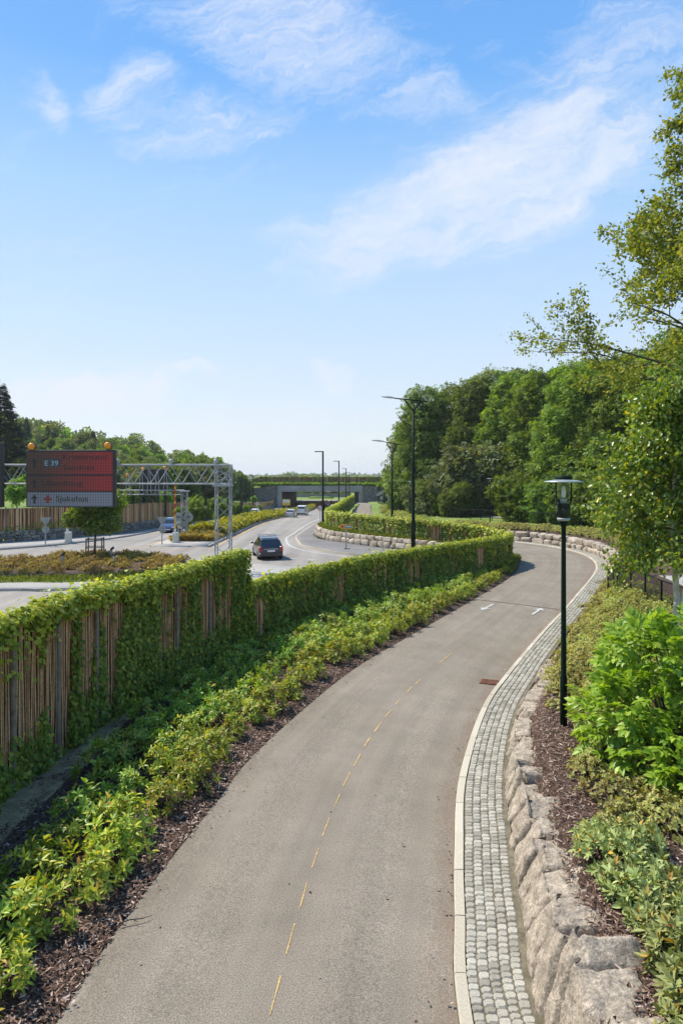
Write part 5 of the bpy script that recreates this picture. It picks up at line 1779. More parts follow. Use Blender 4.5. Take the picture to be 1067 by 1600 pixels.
railing('mesh_fence', 'black chain-link fence behind the azaleas, partly hidden by the birch', [(11.2, 16.5), (11.15, 23.6), (11.6, 27), (12.05, 31)], 1.12, 1.85, .065, .05, True)
railing('mesh_fence', 'black chain-link fence turning away from the path towards the wood', [(12.12, 31.1), (14.4, 35.5), (17.2, 40.6), (21, 47)], 1.12, 2.4, .09, .05, True)
railing('railing', 'long black mesh railing between the lawn and the shrubs of the bend', [(33, 55), (27, 61), (21.5, 67.5), (17.5, 78), (14.5, 90), (12.2, 102), (10.4, 122), (9.0, 145), (8.5, 165)], 1.2, 2.9, .22, 0, False, .04, 60)

# paved footway behind the railing
fp = crom([(40, 50), (34, 57), (27, 66), (22.5, 76), (18.5, 90), (15.0, 104), (12.8, 125), (12, 160), (15, 190)], 1.0)
L2 = Line(fp); q_ = np.linspace(0, L2.L, 160); p_, t_, n_ = L2.at(q_)
wv = np.linspace(-.1, 2.6, 5)
g = p_[:, None] + n_[:, None] * wv[None, :, None]
z = np.maximum.accumulate(terrain(g[..., 0].ravel(), g[..., 1].ravel()).reshape(g.shape[:2]), axis=0) * 0 + terrain(g[..., 0].ravel(), g[..., 1].ravel()).reshape(g.shape[:2]) + .09
structure('footway', up_grid('footway', np.concatenate([g, z[..., None]], -1), M['paving_light']))
# pale paved yard beyond the chain-link fence
yx, yy_ = np.meshgrid(np.linspace(13.3, 24, 14), np.linspace(17, 33, 20))
structure('yard_paving', up_grid('yard_paving', np.stack([yx + (yy_ - 17) * .12, yy_, terrain(yx.ravel() + (yy_.ravel() - 17) * .12, yy_.ravel()).reshape(yx.shape) + .07], -1), M['paving_light']))

# =================================================================== THE GREEN BRIDGE
br = thing('green_bridge', 'concrete underpass portal of the planted bridge across the motorway', 'bridge', (0, 0, 0))
b = MB(); b.bevbox(-18.5, -17.3, 197.6, 199.4, -3.4, 1.75, .03); b.obj('jamb', M['concrete'], br)
b = MB(); b.bevbox(4.95, 6.1, 197.6, 199.4, -3.4, 1.75, .03); b.obj('jamb', M['concrete'], br)
b = MB(); b.bevbox(-18.5, 6.1, 197.5, 199.4, 1.75, 3.45, .04); b.obj('lintel', M['concrete'], br)
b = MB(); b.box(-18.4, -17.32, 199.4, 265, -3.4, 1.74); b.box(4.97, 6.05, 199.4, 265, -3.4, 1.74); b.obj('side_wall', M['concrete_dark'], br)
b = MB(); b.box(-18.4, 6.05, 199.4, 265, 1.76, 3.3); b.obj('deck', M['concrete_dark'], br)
b = MB(); b.box(-24, 12, 200.2, 264, 3.28, 3.62); b.obj('planted_deck', M['grass'], br)
M['rubble'] = mat_ground('rubble', [(.3, (.1, .095, .085)), (.5, (.17, .16, .145)), (.7, (.26, .24, .22))], scale=1.6, fine=3.5, fine_amt=.5, bump=.9, dist=.3)
M['rock'] = mat_ground('rock', [(.3, (.2, .175, .15)), (.7, (.34, .3, .26))], scale=1.1, fine=2.0, fine_amt=.5, bump=1.0, dist=.4)
b = MB()
for (xa, xb, za, zb_, ) in ((-30, -18.52, 2.2, 3.5),):
    v = [(xa, 198.6, -3.4), (xb, 198.0, -3.4), (xb, 198.0, zb_), (xa, 198.6, za), (xa, 199.6, -3.4), (xb, 199.6, -3.4), (xb, 199.6, zb_), (xa, 199.6, za)]
    b.add(v, [(0, 1, 2, 3), (7, 6, 5, 4), (3, 2, 6, 7), (0, 3, 7, 4), (1, 5, 6, 2)])
b.obj('wing_wall', M['rubble'], br)
b = MB()
v = [(6.12, 198.0, -3.4), (10.5, 198.2, -3.4), (10.5, 198.4, 3.3), (6.12, 198.0, 3.5), (6.12, 199.6, -3.4), (10.5, 199.6, -3.4), (10.5, 199.6, 3.3), (6.12, 199.6, 3.5)]
b.add(v, [(0, 1, 2, 3), (7, 6, 5, 4), (3, 2, 6, 7), (0, 3, 7, 4), (1, 5, 6, 2)])
b.obj('wing_wall', M['rubble'], br)
b = MB()
for k in range(110):
    x = rng.uniform(10.6, 23); u = rng.uniform(0, 1)
    top = np.interp(x, [10.5, 23], [3.1, .6])
    stone(b, (x, 198.6 - 1.6 * (1 - u) + rng.normal(0, .1), -1.6 + (top + 1.6) * u), rng.uniform(-.3, .3), rng.uniform(.55, .95), .6, rng.uniform(.4, .65), 2, 5, .12)
b.obj('rock_slope', M['granite'], br)
M['tunnel_lamp'] = mat_flat('tunnel_lamp', (.8, .4, .05))
M['tunnel_lamp'].node_tree.nodes['Principled BSDF'].inputs['Emission Color'].default_value = (1, .5, .12, 1)
M['tunnel_lamp'].node_tree.nodes['Principled BSDF'].inputs['Emission Strength'].default_value = 2.5
b = MB()
for k in range(9):
    b.box(-4.4, -3.6, 203 + k * 6, 205.2 + k * 6, 1.62, 1.74)
b.obj('tunnel_lamp', M['tunnel_lamp'], br)
# fence on the bridge
pts = [(-36, 205), (-29, 201.5), (-24.5, 200.6), (-10, 200.4), (5, 200.4), (11.5, 200.8), (16, 203), (23, 209)]
WB = Line(resample(np.array(pts, float), .4))
zb5 = lambda s: np.interp(WB.at(np.asarray(s, float))[0][..., 0], [-36, -29, -24, 11, 16, 23], [1.0, 2.8, 4.25, 4.25, 2.9, .6])
zt5 = lambda s: zb5(s) + 1.95
f5 = thing('willow_fence', 'brown willow fence with ivy along the top of the planted bridge', 'fence')
for a in np.arange(0, WB.L - .1, 4.0):
    willow('willow_panel', WB, a, min(a + 4.0, WB.L), zb5, zt5, f5, spacing=.22, rad=.11, both=False)
ivy('ivy_cover', WB, zb5, lambda s: zt5(s), [(1, 40)], f5, 41, (.2, .34), top=9, base_cover=.35, thr=.62, lush=lambda s: .35 * ((s < 13) | (s > WB.L - 15)))
n = 4200
x = rng.uniform(-26, 12.5, n)
me = scatter('edge_planting', *SPRAY, np.c_[x, rng.uniform(198.2, 200.2, n), 3.5 + rng.uniform(0, .45, n)], np.c_[rng.normal(0, .6, (n, 2)) - (0, .3), rng.uniform(-.2, 1, n)], np.c_[rng.normal(0, .4, (n, 2)), np.ones(n)], rng.uniform(.5, .9, n), M['wood_leaf_light'])
part('edge_planting', me, br)

# =================================================================== VEHICLES
def paint(name, col):
    return mat_flat(name, col, rough=.3, coat=.8, var=.04, scale=2)


PAINT = {'black': paint('car_black', (.014, .014, .016)), 'silver': paint('car_silver', (.42, .43, .44)), 'white': paint('car_white', (.72, .72, .72)), 'blue': paint('car_blue', (.03, .055, .12))}

SHAPES = {
    # y/L, width, underside, belt, roof half-width ratio, roof
    'mpv': [(-.5, .86, .34, .62, .80, .66), (-.49, .94, .30, .80, .84, .84), (-.475, .97, .27, .92, .84, 1.0), (-.455, .99, .22, 1.0, .80, 1.16), (-.41, 1.0, .2, 1.02, .76, 1.50), (-.34, 1.0, .18, 1.02, .74, 1.60), (-.1, 1.0, .18, 1.0, .74, 1.64),
            (.08, 1.0, .18, .98, .73, 1.60), (.17, 1.0, .18, .97, .72, 1.46), (.31, .99, .18, .95, .74, 1.02), (.40, .97, .2, .86, .8, .90), (.465, .92, .24, .72, .8, .78), (.5, .8, .3, .55, .76, .6)],
    'hatch': [(-.5, .86, .34, .62, .80, .66), (-.49, .94, .28, .78, .84, .82), (-.47, .97, .24, .88, .84, .96), (-.44, .99, .22, .93, .8, 1.08), (-.36, 1.0, .18, .95, .74, 1.36), (-.25, 1.0, .18, .95, .72, 1.44), (-.05, 1.0, .18, .93, .72, 1.47),
              (.08, 1.0, .18, .92, .71, 1.42), (.14, 1.0, .18, .91, .71, 1.32), (.28, .99, .18, .89, .74, .95), (.39, .97, .2, .8, .8, .84), (.465, .92, .24, .68, .8, .73), (.5, .8, .3, .52, .76, .57)],
    'van': [(-.5, .92, .36, .9, .86, .95), (-.495, .96, .3, 1.0, .88, 1.2), (-.48, .99, .26, 1.05, .87, 1.75), (-.45, 1.0, .22, 1.06, .86, 1.86), (-.2, 1.0, .2, 1.06, .85, 1.9), (.1, 1.0, .2, 1.05, .84, 1.88),
            (.2, 1.0, .2, 1.03, .82, 1.76), (.33, .99, .2, 1.0, .8, 1.14), (.42, .96, .22, .9, .82, .95), (.48, .9, .26, .72, .8, .78), (.5, .82, .3, .6, .78, .65)]}


def car(name, label, cat, loc, rotz, L_, W, H, shape, colour, rack=False, tail=True):
    st = SHAPES[shape]; kz = H / max(s[5] for s in st)
    t = thing(name, label, cat, loc, rotz)
    ys_ = [s[0] * L_ for s in st]
    hw = [s[1] * W / 2 for s in st]

    def ring(i):
        y = ys_[i]; w = hw[i]; zb_, zl, wr, zt_ = st[i][2] * kz, st[i][3] * kz, st[i][4] * W / 2, st[i][5] * kz
        half = [(w * .9, zb_), (w, zb_ + .12), (w * 1.005, zb_ + (zl - zb_) * .6), (w * .965, zl), (min(wr, w * .95), max(zl + .01, zt_ - .07)), (min(wr, w * .95) - .1, zt_)]
        return [(x, y, z) for x, z in half] + [(-x, y, z) for x, z in half[::-1]]
    V = []; F = []
    for i in range(len(st)):
        V += ring(i)
    n = 12
    for i in range(len(st) - 1):
        for k in range(n):
            F.append((i * n + k, i * n + (k + 1) % n, (i + 1) * n + (k + 1) % n, (i + 1) * n + k))
    F += [tuple(range(n)), tuple(range((len(st) - 1) * n + n - 1, (len(st) - 1) * n - 1, -1))]
    b = MB().add(V, F)
    body = b.obj('body', PAINT[colour], t, False)

    def at_y(y, k):
        c = np.array([V[i * n + k] for i in range(len(st))])
        return np.array([np.interp(y, ys_, c[:, 0]), y, np.interp(y, ys_, c[:, 2])])
    # side windows
    roofy = [s[0] for s in st if s[5] > .83 * max(q[5] for q in st)]
    y0, y1 = roofy[0] * L_, roofy[-1] * L_ + .12
    cutsy = np.linspace(y0 + .05, y1 + .25, 4)
    if shape == 'van':
        cutsy = np.array([y1 - .75, y1 + .3])
    for sg_ in (1, -1):
        for a, c in zip(cutsy[:-1], cutsy[1:]):
            q = []
            for (y, f) in ((a + .04, .1), (c - .04, .1), (c - .04, .9), (a + .04, .9)):
                p0, p1 = at_y(y, 3), at_y(y, 4)
                p = p0 + (p1 - p0) * f
                p[0] = (p[0] + .012) * sg_
                q.append(p)
            MB().add(q, [(0, 1, 2, 3) if sg_ > 0 else (3, 2, 1, 0)]).obj('window', M['glass'], t)

    def end_glass(i0, i1, f0, f1, name):
        """pane across the body between two stations"""
        q = []
        for (i, k) in ((i0, f0), (i1, f1)):
            pass
        a0 = np.array(V[i0 * n + 5]); a1 = np.array(V[i1 * n + 5])
        q0 = a0 + (a1 - a0) * f0; q1 = a0 + (a1 - a0) * f1
        nrm = norm(np.array([0, -(a1 - a0)[2], (a1 - a0)[1]]))
        if nrm[2] < 0: nrm = -nrm
        pts_ = []
        for p, wk in ((q0, .0), (q1, .0)):
            p = p + nrm * .015
            pts_.append((abs(p[0]) + .05, p[1], p[2])); pts_.append((-abs(p[0]) - .05, p[1], p[2]))
        MB().add(pts_, [(0, 1, 3, 2)]).obj(name, M['glass'], t)
    ir = next(i for i, s in enumerate(st) if s[5] > .88 * max(q[5] for q in st))
    ig = ir - 1 if shape != 'van' else ir - 1
    end_glass(max(ig - 1, 0) if shape != 'van' else ig, ir, .15 if shape != 'van' else .2, .93, 'rear_window')
    fr_ = [i for i, s in enumerate(st) if s[5] > .84 * max(q[5] for q in st)][-1]
    end_glass(fr_ + 1, fr_, .08, .95, 'windscreen')
    # wheels
    r_ = .31 * (H / 1.5) ** .3
    for sy in (-.31, .31):
        for sx in (-1, 1):
            wv_ = thing('wheel', None, None, (sx * (W / 2 - .085), sy * L_, r_)); wv_.parent = t
            Mx = Matrix.Rotation(R(90), 4, 'Y')
            b = MB(); b.lathe([(r_ * .62, -.1), (r_ * .95, -.1), (r_, -.06), (r_, .06), (r_ * .95, .1), (r_ * .62, .1)], 20, (0, 0, 0), Mx); b.obj('tyre', M['tyre'], wv_, True)
            b = MB(); b.lathe([(0, -.085), (r_ * .3, -.09), (r_ * .63, -.075), (r_ * .63, .075), (r_ * .3, .09), (0, .085)], 14, (0, 0, 0), Mx); b.obj('rim', M['alloy'], wv_)
            b = MB(); Mz = Matrix.Translation((sx * (W / 2 + .004), sy * L_, r_)) @ Mx
            b.lathe([(r_ * 1.0, 0), (r_ * 1.16, 0), (r_ * 1.16, .003), (r_ * 1.0, .003)], 20, (0, 0, 0), Mz); b.obj('wheel_arch', M['plastic'], t)
    yr = -L_ / 2; yf = L_ / 2
    for sx in (-1, 1):
        zt0, zt1 = (.66 * kz, 1.0 * kz) if shape != 'van' else (.75 * kz, 1.25 * kz)
        xo = W / 2 - (.02 if shape != 'van' else .03)
        b = MB(); b.bevbox(min(sx * xo, sx * (xo - .2)), max(sx * xo, sx * (xo - .2)), yr + .0, yr + .2, zt0, zt1, .03); b.obj('tail_light', M['tail'], t)
        b = MB(); xo = W / 2 - .12
        b.bevbox(min(sx * xo, sx * (xo - .34)), max(sx * xo, sx * (xo - .34)), yf - .22, yf - .035, .56 * kz, .72 * kz, .03); b.obj('headlight', M['head'], t)
        b = MB(); b.bevbox(min(sx * W / 2, sx * (W / 2 + .2)), max(sx * W / 2, sx * (W / 2 + .2)), y1 + .15, y1 + .25, .96 * kz, 1.1 * kz, .03); b.obj('mirror', PAINT[colour], t)
    b = MB(); b.bevbox(-W * .47, W * .47, yr - .03, yr + .1, .28, .52 * kz, .03); b.obj('rear_bumper', M['plastic'] if shape == 'van' else PAINT[colour], t)
    b = MB(); b.bevbox(-W * .3, W * .3, yf - .06, yf + .015, .3, .5 * kz, .03); b.obj('grille', M['plastic'], t)
    for (yy_2, zz_) in ((yr - .045, .68 * kz), (yf + .02, .42 * kz)):
        b = MB(); b.box(-.26, .26, yy_2, yy_2 + .012, zz_ - .055, zz_ + .055); b.obj('number_plate', M['plate'], t)
    if colour == 'black':
        b = MB(); b.box(-W * .3, W * .3, yr - .034, yr + .0, .80 * kz, .835 * kz); b.obj('trim_strip', M['alloy'], t)
    if rack:
        b = MB()
        for sx in (-1, 1):
            b.tube([(sx * W * .34, -L_ * .36, H - .02), (sx * W * .34, -L_ * .3, H + .05), (sx * W * .34, L_ * .02, H + .05), (sx * W * .34, L_ * .07, H - .03)], .018, 6)
        for y in (-L_ * .28, -L_ * .02):
            b.tube([(-W * .42, y, H + .075), (W * .42, y, H + .075)], .02, 6)
        b.obj('roof_rack', M['alloy'], t)
    return t


zr0 = lambda y: float(zr(y)) + .025
car('car', 'black people carrier with a roof rack driving away past the ivy fence', 'car', (-5.2, 47.8, zr0(48)), R(14), 4.0, 1.66, 1.5, 'mpv', 'black', True)
car('car', 'silver hatchback driving away behind the white van', 'car', (PXM(454.5, 0, 121)[0], 122, zr0(122)), R(-4), 4.1, 1.72, 1.46, 'hatch', 'silver')
car('van', 'white van driving away ahead of the silver hatchback', 'van', (PXM(472.5, 0, 136)[0], 137, zr0(137)), R(-4), 4.5, 1.85, 2.05, 'van', 'white')
car('car', 'white hatchback approaching beside the dry stone wall', 'car', (PXM(397.5, 0, 130)[0], 131, zr0(131)), R(178), 4.1, 1.75, 1.42, 'hatch', 'white')
car('car', 'dark blue people carrier approaching beside the boom barrier', 'car', (PXM(264, 0, 71)[0], 72, zr0(72)), R(184), 4.2, 1.7, 1.52, 'mpv', 'blue')
car('car', 'white hatchback at the mouth of the underpass', 'car', (PXM(521.5, 0, 186)[0], 187, zr0(187)), R(-4), 4.1, 1.75, 1.45, 'hatch', 'white')
car('van', 'dark van entering the underpass beside a white hatchback', 'van', (PXM(513, 0, 200)[0], 201, zr0(201)), R(-4), 4.6, 1.8, 2.1, 'van', 'black')
# =================================================================== TREES
def crown_mesh(name, lobes, n, size, mat, seed, tmpl=SPRAY, droop=0.0, inner=.25):
    """foliage over a set of overlapping lobes (x, y, z, rx, ry, rz)"""
    r = np.random.default_rng(seed)
    Lb = np.array(lobes, float)
    area = (Lb[:, 3] * Lb[:, 5]) ** 1.0
    idx = r.choice(len(Lb), n, p=area / area.sum())
    d = norm(r.normal(size=(n, 3)))
    rad = np.where(r.random(n) < inner, r.uniform(.35, .8, n), r.uniform(.8, 1.1, n))
    # ragged surface
    rad *= 1 + .38 * (vnoise(d[:, 0] * 3 + idx * 7.1, d[:, 2] * 3 + d[:, 1] * 2.3, seed) - .5) * 2
    P = Lb[idx, :3] + d * rad[:, None] * Lb[idx, 3:]
    keep = np.ones(n, bool)
    for k in range(len(Lb)):
        e = (((P - Lb[k, :3]) / Lb[k, 3:]) ** 2).sum(1)
        keep &= ~((e < .42) & (idx != k))
    if n > 2000:      # clefts and holes in the canopy
        ht = P[:, 2].max()
        cl_ = vnoise(np.arctan2(P[:, 1], P[:, 0]) * 1.9 + 9, P[:, 2] / ht * 9 + seed, seed + 5) * .6 + vnoise(P[:, 0] * .9 + 40, P[:, 2] * .9 + P[:, 1] * .7, seed + 6) * .4
        keep &= (cl_ > .33) | (r.random(n) < .12)
    P, d = P[keep], d[keep]
    m = len(P)
    ax = d * (.8, .8, .5) + r.normal(0, .55, (m, 3)) + (0, 0, -droop)
    nr = d * .7 + r.normal(0, .45, (m, 3)) + (0, 0, .65)
    return scatter(name, *tmpl, P, ax, nr, r.uniform(*size, m), mat)


def lobes_for(h, w, seed, base=.12, n=20, top_heavy=.55):
    """lobes packed on an egg-shaped crown of height h and width w"""
    r = np.random.default_rng(seed)
    out = [(0, 0, h * .55, w * .27, w * .27, h * .3)]
    for i in range(n):
        f = (i + .5) / n
        z = h * (base + (1 - base) * f * .93)
        env = math.sin(math.pi * min(1, max(.03, (f * (1 - top_heavy) / .5 if f < .5 else .5 + (f - .5) * 1.0) * .92 + .12))) ** .7
        a = i * 2.4 + r.uniform(-.5, .5)
        q = w * .5 * env * r.uniform(.4, .95)
        s = w * r.uniform(.11, .24)
        out.append((q * math.cos(a), q * math.sin(a), z, s * 1.05, s * 1.05, s * r.uniform(.75, 1.15)))
    return out


def trunk_mesh(name, h, r0, seed, mat, limbs=7, lean=.04, start=.3, spread=.3, mid=.55):
    r = np.random.default_rng(seed)
    b = MB()
    pts = []
    lx, ly = r.normal(0, lean, 2)
    for k in range(7):
        f = k / 6
        pts.append((lx * h * f + .02 * h * math.sin(f * 5 + seed) * .4, ly * h * f, h * .85 * f - .3 * (k == 0)))
    b.tube(pts, [r0 * (1.25 if k == 0 else 1 - .13 * k) for k in range(7)], 8)
    for i in range(limbs):
        f = start + (.8 - start) * i / limbs
        a = i * 2.4 + r.uniform(-.4, .4)
        p0 = Vector((lx * h * f, ly * h * f, h * .85 * f))
        L_ = h * spread * r.uniform(.7, 1.1)
        p1 = p0 + Vector((math.cos(a) * L_ * .5, math.sin(a) * L_ * .5, L_ * .35)); p2 = p0 + Vector((math.cos(a) * L_, math.sin(a) * L_, L_ * .8))
        b.tube([p0, p1, p2], [r0 * .45, r0 * .3, r0 * .12], 5, False)
    return b.mesh(name, mat)


def make_tree(name, label, group, crown, trunk):
    t = thing(name, label, 'tree', group=group)
    part('crown', crown, t); part('trunk', trunk, t)
    return t


# ------- the wood on the right
GW = 'trees of the wood behind the black railing'
wood = []
for i, (mt, h, w, lab) in enumerate([('wood_leaf', 19, 11.5, 'tall dark green broadleaf tree in the wood behind the black railing'), ('wood_leaf', 20, 10, 'tall dark green broadleaf tree in the wood behind the black railing'),
                                     ('wood_leaf_light', 18, 9, 'fresh green broadleaf tree in the wood behind the black railing'), ('wood_leaf_light', 20, 10.5, 'fresh green broadleaf tree in the wood behind the black railing'),
                                     ('wood_leaf_grey', 17, 9.5, 'grey-green willow-like tree in the wood behind the black railing')]):
    wood.append(make_tree('broadleaf_tree', lab, GW, crown_mesh('crown', lobes_for(h, w, 300 + i, .05, 26), 17000, (.36, .68), M[mt], 300 + i, droop=.25), trunk_mesh('trunk', h, .32, 300 + i, M['bark'])))
KW_ = Kinds(wood)


def put_tree(K, px, D, top, i, label=None, base_w=None, ref=19.0, group=None):
    x = PXM(px, 0, D)[0]; z0_ = gz(x, D)
    ht = CAM_H - (top - HZ) * D / FPX - z0_
    sc_ = ht / ref
    sw = sc_ if base_w is None else base_w
    return K.put((x, D, z0_ - .1), rng.uniform(0, 6.3), sc_, label, group, i)


REFH = [19, 20, 18, 20, 17]
big = put_tree(KW_, 668, 108, 600, 0, 'largest rounded dark tree, at the end of the wood nearest the underpass', ref=19.4, group=None)
big.scale = (big.scale[0] * 1.02, big.scale[1] * 1.02, big.scale[2] * .96)
for (px, D, top, i) in [(648, 120, 645, 4), (705, 122, 606, 1), (740, 104, 598, 1), (770, 116, 585, 4), (800, 100, 583, 2), (838, 92, 580, 3), (872, 96, 574, 2), (905, 82, 570, 3), (940, 88, 566, 1),
                        (975, 78, 560, 3), (1012, 82, 552, 2), (1045, 72, 545, 3), (1080, 76, 535, 1), (1120, 70, 515, 3), (1165, 66, 470, 2), (1215, 62, 450, 3), (1270, 60, 440, 0), (820, 118, 590, 0), (905, 112, 578, 0), (990, 105, 565, 0), (1070, 100, 530, 0), (1150, 92, 500, 1), (1240, 85, 480, 0)]:
    put_tree(KW_, px, D, top, i, ref=REFH[i] * .97)
# lower trees and bushes at the edge of the wood
GE = 'bushes along the edge of the wood'
bush = []
for i, mt in enumerate(['wood_leaf_light', 'wood_leaf_grey', 'wood_leaf']):
    lb = [(0, 0, 2.2, 2.0, 2.0, 2.2)] + [(2.1 * math.cos(a * 1.3 + i) * rng.uniform(.6, 1), 2.1 * math.sin(a * 1.3 + i) * rng.uniform(.6, 1), rng.uniform(.6, 3.6), rng.uniform(.9, 1.4), rng.uniform(.9, 1.4), rng.uniform(.8, 1.3)) for a in range(9)]
    bush.append(make_tree('woodland_bush', 'leafy bush filling the shaded edge of the wood above the lawn', GE, crown_mesh('crown', lb, 7000, (.24, .48), M[mt], 330 + i), trunk_mesh('trunk', 4, .1, 330 + i, M['bark'], 5, .05, .15)))
KB_ = Kinds(bush)
put_tree(KB_, 812, 77, 738, 0, 'large bright green rounded bush behind the railing, near the small bend lamp', ref=4.9)
put_tree(KB_, 737, 96, 690, 1, 'tall silvery bush between two dark trees of the wood', ref=4.9)
for (px, D, top, i) in [(640, 112, 740, 2), (668, 100, 745, 1), (696, 98, 735, 2), (718, 92, 752, 2), (850, 74, 752, 0), (880, 72, 735, 2), (912, 69, 742, 0), (948, 66, 735, 2), (985, 63, 740, 0), (1025, 60, 730, 2), (1065, 58, 725, 0), (1110, 56, 720, 1),
                        (690, 110, 700, 2), (760, 100, 690, 2), (850, 90, 690, 2), (930, 80, 690, 0), (1000, 74, 680, 2), (1060, 68, 670, 0)]:
    put_tree(KB_, px, D, top, i, ref=4.9)

# ------- the wooded hill on the left
GHill = 'trees covering the wooded hill'
hill = []
for i, (mt, h, w, lab) in enumerate([('wood_leaf', 11, 8.5, 'dark round-headed tree on the wooded hill beyond the meadow'), ('wood_leaf_light', 10, 8, 'light green round-headed tree on the wooded hill beyond the meadow'), ('wood_leaf', 12, 7.5, 'dark round-headed tree on the wooded hill beyond the meadow'),
                                     ('wood_leaf_grey', 9.5, 8, 'grey-green tree on the wooded hill beyond the meadow')]):
    hill.append(make_tree('broadleaf_tree', lab, GHill, crown_mesh('crown', lobes_for(h, w, 350 + i, .02, 18), 5200, (.5, .95), M[mt], 350 + i, inner=.15), trunk_mesh('trunk', h, .22, 350 + i, M['bark'], 4)))
KHill = Kinds(hill)
pine = []
for i in range(2):
    r = np.random.default_rng(380 + i)
    n = 2600
    f = r.uniform(0, 1, n) ** .8
    tier = np.floor(f * 15) / 15 + r.normal(0, .028, n)
    a = r.uniform(0, 6.283, n)
    gap = .75 + .5 * vnoise(a * 1.6, tier * 40, 5 + i)
    rr = (1 - tier * .93) * 3.6 * gap * np.sqrt(r.uniform(.04, 1, n))
    P = np.c_[rr * np.cos(a), rr * np.sin(a), 1.5 + tier * 15 - rr * .18 + r.normal(0, .12, n)]
    me = scatter('crown', *SPRAY, P, np.c_[np.cos(a), np.sin(a), r.uniform(-.5, .1, n)], np.c_[r.normal(0, .4, (n, 2)), np.ones(n)], r.uniform(.6, 1.1, n) * (1.1 - .75 * tier), M['conifer'])
    pine.append(make_tree('conifer', 'dark conifer poking above the ridge of the wooded hill', 'conifers on the ridge', me, trunk_mesh('trunk', 17, .25, 380 + i, M['bark'], 2, .01)))
KP = Kinds(pine)
o = put_tree(KP, 2, 118, 596, 0, 'tallest dark spruce at the very edge of the view', ref=16.6)
o.scale = (o.scale[0] * 1.5, o.scale[1] * 1.5, o.scale[2])
put_tree(KP, -60, 122, 640, 1, 'second dark spruce beside the tallest one', ref=16.6)
for (px, D, top) in [(42, 190, 650), (146, 195, 671)]:
    put_tree(KP, px, D, top, 1, ref=16.6)
for k in range(150):
    if k < 40:
        px = rng.uniform(-60, 300); D = rng.uniform(112, 128)
    elif k < 90:
        px = rng.uniform(-60, 335); D = rng.uniform(130, 170)
    else:
        px = rng.uniform(-60, 356); D = rng.uniform(170, 225)
    ridge = np.interp(px, [-60, 20, 50, 120, 180, 250, 300, 345, 372], [640, 648, 658, 665, 678, 692, 702, 717, 742])
    f = np.interp(D, [112, 128, 170, 225], [.42, .52, .72, 1.0])
    top = HZ + 6 - (HZ + 6 - ridge) * f * rng.uniform(.88, 1.04)
    x = PXM(px, 0, D)[0]
    if gz(x, D) > CAM_H - (top - HZ) * D / FPX - 3.5:
        top = HZ - (gz(x, D) + 6.5 - CAM_H) * FPX / D
    i = rng.integers(4)
    put_tree(KHill, px, D, top, i, ref=[11, 10, 12, 9.5][i] * 1.02)
for px in (338, 343, 349, 354, 359, 364, 369, 374, 379, 386):
    put_tree(KHill, px, rng.uniform(185, 222), np.interp(px, [335, 350, 372, 388], [711, 721, 739, 748]) + rng.uniform(-3, 4), rng.integers(4), ref=11)
# young planting on the meadow
GY_ = 'young trees on the meadow'
yt = []
for i in range(2):
    lb = [(0, 0, 2.2, .8, .8, 1.3)] + [(.7 * math.cos(a * 2), .7 * math.sin(a * 2), rng.uniform(1.0, 3.2), .55, .55, .6) for a in range(7)]
    yt.append(make_tree('young_tree', 'young light green tree on the meadow behind the far willow fence', GY_, crown_mesh('crown', lb, 1000, (.25, .5), M['wood_leaf_light'], 390 + i), trunk_mesh('trunk', 3, .05, 390 + i, M['bark'], 4)))
KY_ = Kinds(yt)
for (px, D, h) in [(27, 75, 3.6), (200, 90, 3), (262, 88, 3.2), (300, 95, 3.6), (306, 84, 3.4), (318, 100, 3.2), (336, 105, 3.6), (352, 110, 3.2), (362, 118, 2.6), (372, 122, 2.6), (383, 130, 2.2), (390, 140, 2.2), (344, 96, 2.8), (405, 155, 2.2), (398, 165, 2.4), (286, 78, 2.6)]:
    x = PXM(px, 0, D)[0]
    KY_.put((x, D, gz(x, D) - .1), rng.uniform(0, 6), h / 3.5)
cl = []
lb = [(0, 0, .35 + .42 * k, .3 - .02 * k, .3 - .02 * k, .4) for k in range(8)]
cl.append(make_tree('columnar_tree', 'slim dark columnar tree on the meadow behind the far willow fence', 'slim dark trees on the meadow', crown_mesh('crown', lb, 900, (.18, .32), M['conifer'], 396), trunk_mesh('trunk', 3, .04, 396, M['bark'], 1)))
KC = Kinds(cl)
for (px, D, top) in [(208, 85, 756), (247, 80, 760), (258, 82, 762), (322, 92, 757), (377, 118, 742), (380, 150, 744), (384, 150, 745), (357, 105, 752)]:
    x, zt_ = PXM(px, top, D)
    o = KC.put((x, D, gz(x, D) - .1), 0, 1.0); k = max(.6, (zt_ - gz(x, D)) / 3.8); o.scale = (min(k, .5), min(k, .5), k)
for (px, D, h) in [(600, 165, 3.2), (603, 158, 3.2)]:
    x = PXM(px, 0, D)[0]
    KC.put((x, D, gz(x, D) - .1), 0, h / 3.8, 'slim dark columnar tree before the rock slope of the bridge', 'slim dark trees by the bridge')

